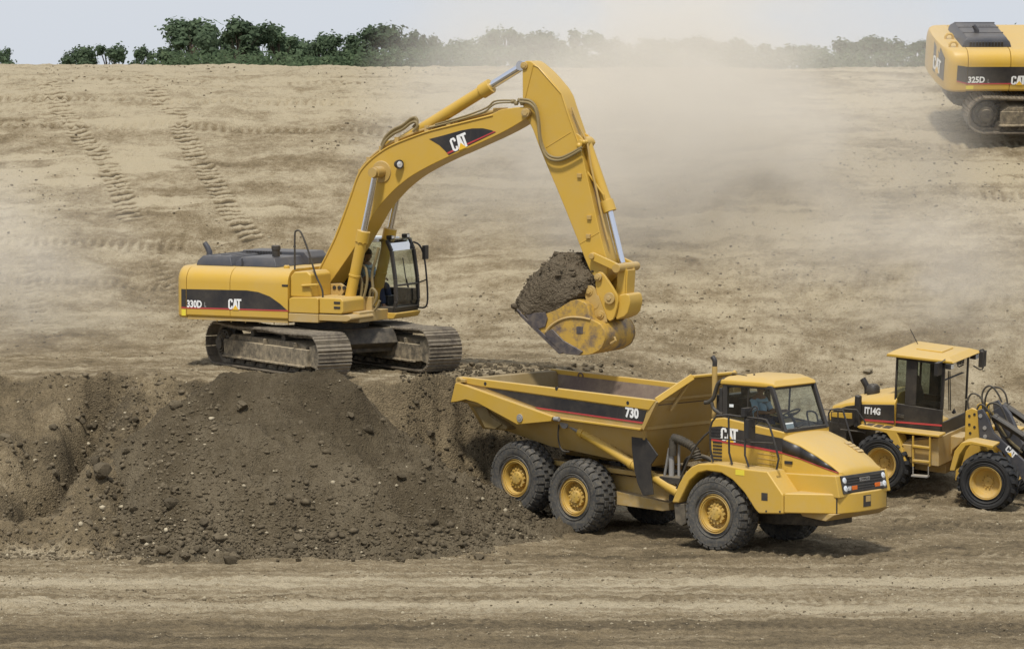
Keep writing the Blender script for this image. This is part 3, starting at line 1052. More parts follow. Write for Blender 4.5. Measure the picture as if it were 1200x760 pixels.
# ---------------------------------------------------------------- crawler excavators
def track(name, F, parent, yc, L=5.2, ht=1.06, wd=.8, n=50, mats=None, sag=.05, lift=0.0):
    """chain of triple-grouser shoes round a stadium path"""
    r = ht / 2 - .05
    hl = L / 2 - r - .05
    per = 4 * hl + 2 * PI * r
    mb = MB()
    zc = ht / 2
    y0, y1 = yc - wd / 2, yc + wd / 2
    pit = per / n

    def at(s):
        s %= per
        if s < 2 * hl:      # top, rear to front
            x = -hl + s; k = s / (2 * hl)
            dz = -sag * (.5 - .5 * math.cos(2 * PI * k * 2)) * .6
            return x, zc + r + dz, 0.0
        s -= 2 * hl
        if s < PI * r:
            a = s / r
            return hl + r * math.sin(a), zc + r * math.cos(a), a
        s -= PI * r
        if s < 2 * hl: return hl - s, zc - r, PI
        s -= 2 * hl
        a = PI + s / r
        return -hl + r * math.sin(a), zc + r * math.cos(a), a
    prof = [(-.5, .0), (-.5, .028), (-.42, .05), (-.36, .03), (-.05, .028), (0, .055), (.06, .03), (.34, .028), (.40, .05), (.47, .028), (.5, .0)]
    for i in range(n):
        x, z, a = at(i * pit)
        ca, sa = math.cos(a), math.sin(a)
        pts = []
        for u, h in prof:
            u *= pit * .97
            pts.append((x + u * ca + h * sa, z - u * sa + h * ca))
        mb.prism(pts, y0, y1)
        # link pair under the shoe
        for yy in (yc - .13, yc + .13):
            q = []
            for u, h in [(-.46, -.0), (.46, -.0), (.46, -.09), (-.46, -.09)]:
                u *= pit
                q.append((x + u * ca + h * sa, z - u * sa + h * ca))
            mb.prism(q, yy - .03, yy + .03)
    tr = mb.build(name, M['track_steel'], parent, F, smooth=25)
    # roller frame
    fb = MB()
    zb = lift
    fb.prism([(-hl + .42, .22), (hl - .35, .22), (hl - .35, .66), (hl - .60, .74), (-hl + .60, .74), (-hl + .42, .62)], yc - .30, yc + .30)
    fb.prism([(-hl + .38, .24), (hl - .1, .24), (hl - .1, .62), (-hl + .38, .62)], yc - wd / 2 + .03, yc - .28)
    fb.prism([(-hl + .38, .24), (hl - .1, .24), (hl - .1, .62), (-hl + .38, .62)], yc + .28, yc + wd / 2 - .03)
    fb.box(-hl + .35, hl - .2, yc - wd / 2 - .01, yc - wd / 2 + .05, .21, .26)
    for k in range(3):
        x = -hl + .9 + k * (2 * hl - 1.6) / 2
        fb.box(x - .015, x + .015, yc - wd / 2 + .02, yc + .2, .60, .745)
    fb.prism([(hl - .12, .26), (hl + .22, .2), (hl + .30, .4), (hl + .22, .76), (hl - .12, .7)], yc - wd / 2 + .10, yc + wd / 2 - .10)
    fr = fb.build('track_frame', M['tread_step'], tr, F, bevel=.02)
    for sx, nm, rr in ((-1, 'sprocket', r - .1), (1, 'idler_wheel', r - .13)):
        s = MB()
        if sx < 0:
            s.lathe([(rr * .25, -.30), (rr * .55, -.30), (rr * .62, -.22), (rr * .9, -.20), (rr * .9, -.06), (rr, -.05), (rr, .05), (rr * .9, .06), (rr * .9, .2), (.01, .22)], (sx * hl, yc, zc), (0, 1, 0), 28)
            s.lathe([(.01, -.34), (rr * .42, -.34), (rr * .46, -.30), (rr * .46, -.2)], (sx * hl, yc, zc), (0, 1, 0), 20)
            for k in range(14):
                a = 2 * PI * k / 14
                s.cyl((sx * hl + math.cos(a) * rr * .74, yc - .24, zc + math.sin(a) * rr * .74), (sx * hl + math.cos(a) * rr * .74, yc - .19, zc + math.sin(a) * rr * .74), .03, seg=6)
                s.bar((sx * hl + math.cos(a) * rr * .9, yc, zc + math.sin(a) * rr * .9), (sx * hl + math.cos(a) * (rr + .09), yc, zc + math.sin(a) * (rr + .09)), .09, .09, (0, 1, 0))
        else:
            s.lathe([(.01, -.2), (rr * .4, -.2), (rr * .5, -.12), (rr * .85, -.1), (rr, -.08), (rr, .08), (rr * .85, .1), (.01, .14)], (sx * hl, yc, zc), (0, 1, 0), 28)
        s.build(nm, M['frame_dark'], tr, F)
    rb = MB()
    for k in range(8):
        x = -hl + .4 + k * (2 * hl - .8) / 7
        rb.lathe([(.01, -.2), (.12, -.2), (.13, -.1), (.10, -.09), (.10, .09), (.13, .1), (.12, .2), (.01, .2)], (x, yc, .19), (0, 1, 0), 14)
    for x in (-.75, .75):
        rb.lathe([(.01, -.24), (.09, -.24), (.09, .24), (.01, .24)], (x, yc, zc + r - .16), (0, 1, 0), 14)
    rb.build_each('roller', M['frame_dark'], tr, F)
    return tr


def ring_section(x, hw, z0, z1, sh, ch=.06):
    """cross-section of an engine house: upright sides, round shoulders"""
    pts = [(-hw + ch, z0), (-hw, z0 + ch)]
    for k in range(7):
        a = PI / 2 * k / 6
        pts.append((-hw + sh * (1 - math.cos(a)), z1 - sh + sh * math.sin(a)))
    left = [(-y, z) for y, z in pts]
    return [(x, y, z) for y, z in pts] + [(x, y, z) for y, z in left[::-1]]


def seat_part(F, parent, x, y, z, name='operator_seat'):
    s = MB()
    s.box(x - .22, x + .26, y - .24, y + .24, z, z + .12)
    s.hexa([(x - .30, y - .23, z + .1), (x - .14, y - .23, z + .1), (x - .14, y + .23, z + .1), (x - .30, y + .23, z + .1),
            (x - .44, y - .2, z + .68), (x - .32, y - .2, z + .68), (x - .32, y + .2, z + .68), (x - .44, y + .2, z + .68)])
    s.hexa([(x - .43, y - .12, z + .72), (x - .34, y - .12, z + .72), (x - .34, y + .12, z + .72), (x - .43, y + .12, z + .72),
            (x - .46, y - .1, z + .95), (x - .38, y - .1, z + .95), (x - .38, y + .1, z + .95), (x - .46, y + .1, z + .95)])
    s.box(x - .2, x + .2, y - .15, y + .15, z - .25, z)
    return s.build(name, M['seat_fabric'], parent, F, bevel=.03)


def person(F, x, y, z, label, cat='person', reach=.42, turn=0.0, hands_z=.28):
    """seated figure: one continuous body, hair, shirt and trousers over it; z is the seat height"""
    W = F.M @ Matrix.Translation((x, y, z)) @ Matrix.Rotation(turn, 4, 'Z')
    root = thing('person', label, cat, W)

    class G: pass
    g = G(); g.M = W

    def skin(name, joints, bones, mat, sub=2, parent=root):
        me = bpy.data.meshes.new(name)
        me.from_pydata([j[0] for j in joints], bones, [])
        o = bpy.data.objects.new(name, me); COL.objects.link(o); o.parent = parent
        o.matrix_basis = Matrix(); WM[o] = W.copy()
        me.materials.append(mat)
        sk = o.modifiers.new('skin', 'SKIN')
        me.skin_vertices.new() if not me.skin_vertices else None
        for v, j in zip(me.skin_vertices[0].data, joints):
            v.radius = j[1] if isinstance(j[1], tuple) else (j[1], j[1])
        me.skin_vertices[0].data[0].use_root = True
        sk.use_smooth_shade = True
        ss = o.modifiers.new('sub', 'SUBSURF'); ss.levels = sub; ss.render_levels = sub
        return o
    J = [((0, 0, .10), (.14, .16)), ((-.02, 0, .28), (.12, .15)), ((-.04, 0, .46), (.13, .17)), ((-.03, 0, .57), (.10, .12)), ((-.01, 0, .635), .055),
         ((.01, 0, .70), (.085, .075)), ((.02, 0, .79), (.10, .078)), ((.015, 0, .87), (.07, .06))]
    B = [(i, i + 1) for i in range(7)]
    for s in (-1, 1):
        b = len(J)
        J += [((-.03, s * .19, .52), .062), ((.10, s * .25, .28), .048), ((reach * .75, s * .22, hands_z - .02), .036), ((reach, s * .20, hands_z), (.03, .04)),
              ((reach + .07, s * .19, hands_z + .01), (.018, .034)),
              ((.10, s * .12, .08), .095), ((.42, s * .15, .09), .070), ((.50, s * .15, -.25), .05), ((.52, s * .15, -.38), .042), ((.62, s * .16, -.41), .036)]
        B += [(3, b), (b, b + 1), (b + 1, b + 2), (b + 2, b + 3), (b + 3, b + 4), (0, b + 5), (b + 5, b + 6), (b + 6, b + 7), (b + 7, b + 8), (b + 8, b + 9)]
        # four fingers and a thumb on each hand, closed on the control
        for q in range(4):
            c = len(J); yy = s * .19 + (q - 1.5) * .019
            ln = (.055, .065, .062, .048)[q]
            J += [((reach + .10, yy, hands_z + .012), .0095), ((reach + .10 + ln * .55, yy, hands_z - .01), .009), ((reach + .10 + ln * .5, yy, hands_z - .045), .008)]
            B += [(b + 4, c), (c, c + 1), (c + 1, c + 2)]
        c = len(J)
        J += [((reach + .04, s * .155, hands_z), .011), ((reach + .085, s * .135, hands_z - .015), .009)]
        B += [(b + 3, c), (c, c + 1)]
    # nose and ears
    c = len(J); J += [((.125, 0, .775), .014), ((.02, .083, .785), .016), ((.02, -.083, .785), .016)]; B += [(6, c), (6, c + 1), (6, c + 2)]
    body = skin('body', J, B, M['skin'])
    tj = [((0, 0, .08), (.165, .185)), ((-.02, 0, .28), (.14, .175)), ((-.04, 0, .46), (.15, .195)), ((-.03, 0, .56), (.105, .13))]
    tb = [(0, 1), (1, 2), (2, 3)]
    for s in (-1, 1):
        b = len(tj); tj += [((-.03, s * .19, .52), .085), ((.05, s * .235, .36), .072), ((.105, s * .25, .275), .068)]
        tb += [(3, b), (b, b + 1), (b + 1, b + 2)]
    skin('shirt', tj, tb, M['shirt_blue'])
    tj = [((0, 0, .07), (.17, .19))]; tb = []
    for s in (-1, 1):
        b = len(tj); tj += [((.12, s * .12, .08), .115), ((.42, s * .15, .09), .088), ((.50, s * .15, -.25), .072), ((.515, s * .15, -.35), .07)]
        tb += [(0, b), (b, b + 1), (b + 1, b + 2), (b + 2, b + 3)]
    skin('trousers', tj, tb, M['trousers'])
    h = MB(); h.ball((-.005, 0, .83), (.118, .098, .105), 14, 8)
    h.build('hair', M['hair'], root, g)
    e = MB()
    for s in (-1, 1):
        e.ball((.112, s * .034, .80), .012, 8, 5)
    e.build('eyes', M['hair'], root, g)
    mo = MB(); mo.ball((.108, 0, .722), (.012, .028, .008), 8, 5)
    mo.build('mouth', M['hair'], root, g)
    return root


# ------------------------------------------------------------ near excavator
EX0 = world_at(389, 381, 'y', 94.0)
EZ = 3.06
UF = Frame((EX0.x, 94.0, EZ), 58.5, .3)
F = Frame((EX0.x, 94.0, EZ), 27.5, .0)
ex = thing('excavator', 'large yellow crawler excavator on the bench, lifting a full bucket over the dump truck', 'excavator', UF.M)
for s in (-1, 1):
    track('track', UF, ex, s * 1.43, 5.5, 1.0, .86, 52)
mb = MB()
mb.prism([(-1.0, .50), (1.05, .50), (1.25, .62), (1.05, .95), (-1.0, .95)], -1.05, 1.05)
mb.box(-.75, .95, -1.1, 1.1, .42, .92)
mb.lathe([(.3, .0), (.86, .0), (.86, .25), (.3, .25)], (0, 0, .93), (0, 0, 1), 40)
for xx in (-.55, .75):
    mb.box(xx - .25, xx + .25, -1.15, 1.15, .40, .86)
mb.box(1.05, 1.10, -1.0, 1.0, .66, .70)
mb.build('carbody', M['frame_dark'], ex, UF, bevel=.02)
mb = MB()
mb.lathe([(.5, 0), (.92, 0), (.92, .08), (.5, .08)], (0, 0, 1.12), (0, 0, 1), 44)
for k in range(52):
    a = 2 * PI * k / 52
    mb.bar((.91 * math.cos(a), .91 * math.sin(a), 1.16), (.955 * math.cos(a), .955 * math.sin(a), 1.16), .05, .08)
mb.build('swing_ring', M['frame_dark'], ex, UF)

YS = -1.5                                   # plane of the near house side
bz = F.at(300, 374.5, 'y', YS).z; tz = F.at(300, 314.5, 'y', YS).z
xa = F.at(218, 340, 'y', YS).x; xb = F.at(337, 340, 'y', YS).x
mb = MB()
mb.loft([ring_section(xa + .012, 1.5, bz, tz, .34), ring_section(-1.83, 1.5, bz, tz, .34)])
mb.loft([ring_section(-1.822, 1.5, bz, tz, .34), ring_section(xb, 1.5, bz, tz, .34)])
house = mb.build('engine_house', M['yellow'], ex, F, bevel=.012)
mb = MB()
mb.loft([ring_section(xa, 1.5, bz - .02, tz - .005, .34), ring_section(xa - .14, 1.485, bz - .02, tz - .005, .34),
         ring_section(xa - .25, 1.42, bz - .02, tz - .01, .34), ring_section(xa - .38, 1.22, bz - .02, tz - .02, .34),
         ring_section(xa - .48, .9, bz - .02, tz - .03, .34), ring_section(xa - .54, .45, bz - .02, tz - .03, .3)])
cw = mb.build('counterweight', M['yellow'], ex, F, bevel=.012)
# black side decal with the model number
top = [(218.6, 338.6), (268, 339.6), (289, 340.1), (302.7, 342.1), (316.3, 347.3), (328.3, 355.8), (336.6, 363.5)]
bot = [(336.8, 364.6), (218.6, 361.0)]
mb = MB(); mb.prism(F.xz(top + bot, YS), YS - .006, YS + .01)
mb.mat(1); mb.prism(F.xz([(218.6, 359.6), (336.8, 363.2), (338, 364.7), (218.6, 361.2)], YS), YS - .009, YS + .01)
dec = mb.build('decal', [M['decal_black'], M['decal_red']], house, F)
mb = MB()
yc_ = YS + .0
za = F.at(210, 338.4, 'y', YS).z; zb_ = F.at(210, 360.8, 'y', YS).z
for k, (x0, x1, h0, h1) in enumerate([(xa - .135, xa - .004, 1.486, 1.5)]):
    mb.hexa([(x0, -h0 - .006, zb_), (x1, -h1 - .006, zb_), (x1, -h1 + .02, zb_), (x0, -h0 + .02, zb_),
             (x0, -h0 - .006, za), (x1, -h1 - .006, za), (x1, -h1 + .02, za), (x0, -h0 + .02, za)])
    mb.mat(1)
    mb.hexa([(x0, -h0 - .009, zb_), (x1, -h1 - .009, zb_), (x1, -h1 + .02, zb_), (x0, -h0 + .02, zb_),
             (x0, -h0 - .009, zb_ + .03), (x1, -h1 - .009, zb_ + .03), (x1, -h1 + .02, zb_ + .03), (x0, -h0 + .02, zb_ + .03)])
mb.build('decal', [M['decal_black'], M['decal_red']], cw, F)
a = F.at(218, 359.5, 'y', YS - .011); b = F.at(236, 350.2, 'y', YS - .011)
mb = MB(); word(mb, '330D', (xa + .03, YS - .011, a.z - .01), (.40, 0, 0), (0, 0, .175))
c = F.at(239.5, 359.5, 'y', YS - .011); mb.mat(1); word(mb, 'L', (c.x, YS - .011, c.z), (.05, 0, 0), (0, 0, .11))
mb.build('model_number', [M['white'], M['grey_metal']], house, F, normals=False)
a = F.at(267.5, 362.0, 'y', YS - .012)
cat_logo('logo', (a.x, YS - .012, a.z), (.35, 0, 0), (0, 0, .24), (0, -1, 0), house, F)
mb = MB(); a = F.at(207, 374, 'y', YS); mb.box(xa - .125, xa - .015, -1.5, -1.47, bz + .03, bz + .17)
mb.build('sticker', M['sticker_yellow'], cw, F)
mb = MB(); a = F.at(330.5, 336, 'y', YS)
mb.box(a.x, a.x + .15, YS - .012, YS + .02, a.z + .01, a.z + .055)
mb.build('door_latch', M['black_plastic'], house, F, bevel=.005)
mb = MB()
for q in (218 + 30, 217 + 75): pass
mb.box(xa + .015, xb - .02, -1.46, 1.46, bz - .05, bz + .01)
for k in range(7): mb.cyl((-2.6 + k * .38, -1.42, bz - .09), (-2.6 + k * .38, -1.42, bz - .03), .014, seg=6)
mb.build('belly_pan', M['yellow_dirty'], ex, F)

# engine hood and guards in dark grey
hz = tz - .01
mb = MB()
def hood(x0, x1, y0, y1, z0, z1, c=.12):
    return mb.loft([[(x0, y0, z0), (x0, y1, z0), (x0 + .02, y1 - .02, z1 - c), (x0 + c, y1 - c, z1), (x0 + c, y0 + c, z1), (x0 + .02, y0 + .02, z1 - c)],
                    [(x1, y0, z0), (x1, y1, z0), (x1 - .02, y1 - .02, z1 - c), (x1 - c, y1 - c, z1), (x1 - c, y0 + c, z1), (x1 - .02, y0 + .02, z1 - c)]])
p0 = F.at(229, 312, 'y', -1.1).x; p1 = F.at(322, 312, 'y', -1.1).x
hood(p0, p0 + .98, -1.08, .9, hz, hz + .235)
hood(p0 + 1.0, p1, -1.02, .8, hz, hz + .225)
hd = mb.build('engine_hood', M['charcoal'], ex, F, bevel=.03, seg=3)
mb = MB()
for k in range(3): mb.bar((p0 + .25 + k * .28, -.8, hz + .24), (p0 + .25 + k * .28, .6, hz + .24), .05, .02)
mb.bar((p0 + 1.22, -1.04, hz + .05), (p0 + 1.22, -1.04, hz + .2), .04, .03)
mb.build('hood_rib', M['charcoal'], hd, F, bevel=.008)
mb = MB()
g0 = F.at(289, 300, 'y', .75).x; g1 = F.at(374, 300, 'y', .75).x
gz0 = hz; gz1 = F.at(330, 293.0, 'y', .3).z
mb.prism([(g0, gz0 + .1), (g0 + .18, gz1 - .02), (g1 - .12, gz1 - .02), (g1, gz1 - .15), (g1, gz0), (g0, gz0)], .28, 1.15)
gd = mb.build('radiator_guard', M['charcoal'], ex, F, bevel=.03, seg=3)
mb = MB()
for k in range(13):
    for j in range(3):
        x = g0 + .28 + k * .075
        mb.box(x, x + .05, .268, .285, gz1 - .16 + j * .045, gz1 - .125 + j * .045)
mb.build('vent_slots', M['black_plastic'], gd, F)
mb = MB()
mx = F.at(323.5, 300, 'y', -.7)
zt_ = F.at(323.5, 287.3, 'y', -.7).z
mb.lathe([(.02, 0), (.09, 0), (.09, .14), (.105, .16), (.105, zt_ - hz - .26), (.085, zt_ - hz - .24), (.02, zt_ - hz - .24)], (mx.x, -.7, hz + .24), (0, 0, 1), 18)
mb.build('air_precleaner', M['black_plastic'], ex, F, bevel=.006)
mb = MB(); sx = F.at(245.5, 300, 'y', -.2)
zt2 = F.at(243, 287.5, 'y', -.2).z
mb.tube([(sx.x, -.2, hz + .15), (sx.x, -.2, zt2 - .15), (sx.x - .05, -.2, zt2 - .05), (sx.x - .13, -.2, zt2 + .06)], [.075, .07, .065, .06], 12)
mb.build('exhaust_stack', M['charcoal'], ex, F)

# step boxes and platform on the near side, ahead of the engine house
x2 = F.at(372.5, 350, 'y', YS).x; x3 = F.at(401, 350, 'y', YS).x
zs = F.at(350, 348.5, 'y', YS).z; zl = F.at(355, 367.5, 'y', YS).z; zb0 = F.at(355, 377.5, 'y', YS).z
mb = MB()
tk = F.at(370, 318, 'y', -1.2).x; tkz = F.at(350, 318.0, 'y', -1.3).z
mb.prism([(xb + .02, zs), (xb + .02, tkz - .12), (xb + .12, tkz), (tk - .1, tkz + .02), (tk, tkz - .06), (tk, zs)], -1.42, -.5)
mb.build('fuel_tank', M['yellow'], ex, F, bevel=.04, seg=3)
mb = MB()
mb.prism([(xb + .03, zl + .01), (xb + .03, zs - .04), (xb + .1, zs), (x2 - .03, zs + .02), (x2, zs - .02), (x2, zl + .01)], -1.5, -.5)
mb.prism([(x2 + .01, zl + .02), (x2 + .01, zs + .01), (x3 - .06, zs + .01), (x3, zs - .05), (x3, zl + .06), (x3 - .05, zl + .02)], -1.46, -.5)
tb = mb.build('tool_box', M['yellow'], ex, F, bevel=.025, seg=2)
mb = MB()
mb.prism([(xb + .02, zb0), (xb + .02, zl), (x2, zl), (x2, zb0)], -1.5, -.4)
mb.prism([(x2, zb0 + .05), (x2, zl), (x3 + .15, zl), (x3 + .2, zl - .06), (x3 + .2, zb0 + .1), (x3 + .1, zb0 + .05)], -1.46, -.4)
mb.box(-1.9, 1.3, -1.0, 1.35, bz - .02, bz + .22)
mb.box(-.4, .9, -.8, .8, 1.18, bz + .1)
mb.lathe([(.1, 0), (1.0, 0), (1.0, .16), (.1, .16)], (0, 0, 1.19), (0, 0, 1), 48)
mb.build('revolving_frame', M['yellow_dirty'], ex, F, bevel=.015)
mb = MB()
q = F.at(394, 359, 'y', -1.47)
for dz in (-.05, .06):
    mb.box(q.x - .06, q.x + .10, -1.475, -1.45, q.z + dz, q.z + dz + .05)
mb.build_each('latch', M['black_plastic'], tb, F)
mb = MB()
q = F.at(356, 334.5, 'y', -1.43)
mb.tube([(q.x - .02, -1.40, q.z), (q.x - .02, -1.47, q.z), (q.x + .34, -1.47, q.z + .03), (q.x + .34, -1.38, q.z + .03)], .03, 8)
mb.build('grab_handle', M['yellow'], ex, F)
# thin black grab rail hoop
pts = [F.at(a, b, 'y', -1.30) for a, b in [(345.5, 316), (345.5, 276), (347.5, 270.5), (351, 270.5), (354.5, 276), (362, 296), (370, 322), (377.5, 339), (378.2, 352), (378, 368), (380, 376)]]
mb = MB(); mb.tube(smooth_path(pts, 4), .022, 8)
mb.build('handrail', M['hose'], ex, F)
mb = MB(); q = F.at(336, 313, 'y', -1.1); mb.lathe([(.02, 0), (.07, 0), (.07, .07), (.05, .09), (.02, .09)], (q.x, -1.1, tz - .02), (0, 0, 1), 14)
mb.build('fuel_cap', M['yellow'], ex, F)

# boom --------------------------------------------------------
BY = .36
near = [(372.4, 318), (393, 276.7), (409.7, 232.5), (419.4, 204.9), (429, 191.0), (443.8, 178.2), (462, 167.6), (497, 154.2), (522.7, 147.2), (577.7, 133.6),
        (586, 128.2), (611, 125.2), (617.5, 127), (620.8, 132.5), (619, 138), (589.7, 155.4), (540, 178.0), (526.3, 183.5), (502.5, 194.8), (480.5, 207.2), (462, 222.0), (442, 244.0), (430, 265),
        (416, 290), (384, 335.5), (378, 343), (371, 340), (368, 330)]
bo = F.xz(near, -BY)


def round_poly(pts, it=1, keep=()):
    for _ in range(it):
        out = []
        n = len(pts)
        for i in range(n):
            if i in keep: out.append(pts[i]); continue
            a, b, c = pts[i - 1], pts[i], pts[(i + 1) % n]
            out += [(b[0] * .8 + a[0] * .2, b[1] * .8 + a[1] * .2), (b[0] * .8 + c[0] * .2, b[1] * .8 + c[1] * .2)]
        pts = out
    return pts


mb = MB()
mb.prism(round_poly(bo, 2), -BY, BY)
boom = mb.build('boom', M['yellow'], ex, F, bevel=.018, smooth=20)
mb = MB()   # edge flanges along the upper plate
up = F.xz([(372.4, 318), (393, 276.7), (409.7, 232.5), (419.4, 204.9), (429, 191.0), (443.8, 178.2), (462, 167.6), (497, 154.2), (522.7, 147.2), (577.7, 133.6)], -BY)
sp = smooth_path([(x, -BY - .005, z - .03) for x, z in up], 4)
mb.tube(sp, .022, 6)
mb.build_each('weld_seam', M['yellow'], boom, F)
# boss and pin of the boom cylinder
ct = F.at(440.5, 202, 'y', -.62)
mb = MB()
mb.lathe([(.02, -.34), (.13, -.34), (.13, 0), (.24, .02), (.24, .06), (.02, .06)], (ct.x, -.36, ct.z), (0, -1, 0) if False else (0, 1, 0), 24)
mb.cyl((ct.x, -.78, ct.z), (ct.x, .78, ct.z), .075, seg=20)
mb.cyl((ct.x, -.80, ct.z), (ct.x, -.70, ct.z), .11, seg=20); mb.cyl((ct.x, .70, ct.z), (ct.x, .80, ct.z), .11, seg=20)
mb.lathe([(.02, -.02), (.26, -.02), (.24, .02), (.02, .02)], (ct.x, -.37, ct.z), (0, -1, 0), 24)
mb.build_each('cylinder_pin', M['yellow_dirty'], boom, F)
# work light
q = F.at(468, 192.5, 'y', -.44)
mb = MB()
mb.tube([(q.x + .0, -.36, q.z - .02), (q.x, -.44, q.z)], .03, 8)
mb.lathe([(.02, -.10), (.08, -.08), (.105, .0), (.105, .05), (.08, .05), (.08, .04), (.01, .03)], (q.x, -.47, q.z), (.86, -.5, .0), 18)
lt = mb.build('work_lamp', M['black_plastic'], boom, F)
mb = MB(); mb.lathe([(.01, .045), (.075, .045), (.07, .052), (.01, .055)], (q.x, -.47, q.z), (.86, -.5, .0), 18)
mb.build('lens', M['lamp_glass'], lt, F)
# decal
dp = F.xz([(503.0, 163.0), (520, 158.6), (540, 153.0), (553, 150.6), (566, 150.4), (576, 152.6), (581, 155.2), (526.0, 181.9), (522, 177), (515, 170.2)], -BY)
mb = MB(); mb.prism(dp, -BY - .006, -BY + .01)
mb.mat(1); mb.prism(F.xz([(525.2, 180.6), (581.0, 154.4), (579.5, 153.6), (523.6, 178.9)], -BY), -BY - .009, -BY + .01)
mb.build('decal', [M['decal_black'], M['decal_red']], boom, F)
a = F.at(531.5, 178.2, 'y', -BY - .012); b = F.at(550.5, 170.2, 'y', -BY - .012); c = F.at(525.5, 161.5, 'y', -BY - .012)
cat_logo('logo', a, (b - a) * 1.0, (c - a) * .92, (0, -1, 0), boom, F)

# boom cylinders
for s in (-1, 1):
    y = s * .62
    bt = F.at(405.6, 371, 'y', -.62)
    gl = F.at(423.5, 275, 'y', -.62)
    B_ = V(bt.x, y, bt.z); T_ = V(ct.x, y, ct.z); d = (T_ - B_).normalized()
    G_ = B_ + d * (V(gl.x, -.62, gl.z) - V(bt.x, -.62, bt.z)).length
    mb = MB()
    mb.cyl(B_ + d * .05, G_ - d * .12, .125, seg=24)
    mb.cyl(G_ - d * .16, G_ + d * .10, .155, seg=24)
    for k in range(8):
        a_ = 2 * PI * k / 8
        e1 = V(0, 1, 0); e2 = d.cross(e1)
        mb.cyl(G_ - d * .18 + (e1 * math.cos(a_) + e2 * math.sin(a_)) * .135, G_ - d * .14 + (e1 * math.cos(a_) + e2 * math.sin(a_)) * .135, .025, seg=6)
    mb.cyl(B_ + V(0, -.09, 0), B_ + V(0, .09, 0), .14, seg=20)
    mb.cyl(B_ + d * .95 + V(0, 0, 0), B_ + d * 1.0, .138, seg=24)
    cy = mb.build('boom_cylinder', M['yellow'], ex, F, bevel=.008)
    mb = MB(); mb.cyl(G_, T_ - d * .08, .075, seg=20)
    mb.cyl(T_ + V(0, -.07, 0), T_ + V(0, .07, 0), .10, seg=20)
    mb.build('rod', M['chrome'], cy, F)
# foot brackets in front of the tool box
mb = MB()
fx = F.at(393, 338, 'y', -.55); q = F.at(405, 371, 'y', -.5)
for y in (-.50, .42):
    mb.prism([(fx.x - .35, bz + .2), (fx.x - .3, fx.z - .05), (fx.x - .2, fx.z + .10), (fx.x + .10, fx.z + .12), (fx.x + .26, fx.z + .02), (q.x - .25, bz + .35), (q.x + .1, q.z + .13), (q.x + .2, q.z), (q.x + .12, bz - .02), (fx.x - .3, bz)], y, y + .08)
for y in (-.82, -.50, .42, .74):
    mb.prism([(q.x - .35, bz - .02), (q.x - .2, q.z + .1), (q.x, q.z + .17), (q.x + .15, q.z + .05), (q.x + .15, bz - .02)], y - .03, y + .03)
mb.build('boom_bracket', M['yellow_dirty'], ex, F, bevel=.012)
mb = MB()
for k in (0, 1, 2):
    z_ = fx.z + .02; mb.cyl((fx.x - .05 + k * .13, -.52, z_), (fx.x - .05 + k * .13, -.49, z_), .045, seg=12)
mb.build_each('hose_port', M['black_plastic'], ex, F)
# hydraulic hoses looping between the cylinders
mb = MB()
for pts, y in [([(423, 350), (424, 330), (420, 318), (424, 311), (429, 316), (430, 332), (424, 355), (416, 368)], -.45), ([(432, 362), (433, 345), (436, 338), (441, 343), (440, 352), (434, 362), (426, 367), (417, 369)], -.30),
               ([(444, 290), (440, 305), (436, 322), (437, 345), (430, 362)], -.2), ([(445, 352), (440, 362), (430, 368), (420, 371)], -.3)]:
    mb.tube(smooth_path([F.at(a, b, 'y', y) for a, b in pts], 4), .032, 7)
mb.build('hydraulic_hose', M['hose_tan'], ex, F)
mb = MB()
for q_, y in [((423, 345), -.45), ((433, 345), -.3)]:
    p = F.at(q_[0], q_[1], 'y', y); mb.box(p.x - .09, p.x + .09, y - .06, y + .06, p.z - .4, p.z - .05)
mb.build_each('hose_manifold', M['yellow_dirty'], ex, F, bevel=.01)
# pipes along the back of the boom
for off, y in ((.07, -.20), (.10, -.08), (.10, .08), (.07, .2)):
    pts = []
    for (x, z), (x2_, z2_) in zip(up[1:], up[2:] + [up[-1]]):
        d = V(x2_ - x, 0, z2_ - z); d = d.normalized() if d.length else V(1, 0, -.2)
        n_ = V(-d.z, 0, d.x); pts.append(V(x, y, z) + n_ * off)
    mb = MB(); mb.tube(smooth_path(pts, 4), .028, 7)
    mb.build('boom_pipe', M['yellow_dirty'], boom, F)
mb = MB()
for k, (x, z) in enumerate(up[2:]):
    mb.box(x - .05, x + .05, -.26, .26, z, z + .13)
mb.build_each('pipe_clamp', M['yellow_dirty'], boom, F)

# stick cylinder on the boom back
A_ = F.at(450, 171, 'y', 0); T_ = F.at(613.5, 77, 'y', 0); G_ = F.at(571, 103.5, 'y', 0)
d = (T_ - G_).normalized(); A_ = G_ - d * 2.75
mb = MB()
mb.cyl(A_, G_ - d * .1, .135, seg=24); mb.cyl(G_ - d * .16, G_ + d * .12, .17, seg=24)
mb.cyl(A_ + V(0, -.12, 0), A_ + V(0, .12, 0), .15, seg=18)
cy = mb.build('stick_cylinder', M['yellow'], ex, F, bevel=.008)
mb = MB(); mb.cyl(G_, T_ - d * .1, .09, seg=20); mb.cyl(T_ + V(0, -.16, 0), T_ + V(0, .16, 0), .11, seg=18)
mb.build('rod', M['chrome'], cy, F)
mb = MB()
for y in (-.2, .14):
    mb.prism([(A_.x - .35, A_.z - .35), (A_.x - .12, A_.z + .14), (A_.x + .12, A_.z + .14), (A_.x + .4, A_.z - .25)], y, y + .06)
mb.build('cylinder_lug', M['yellow'], boom, F, bevel=.01)
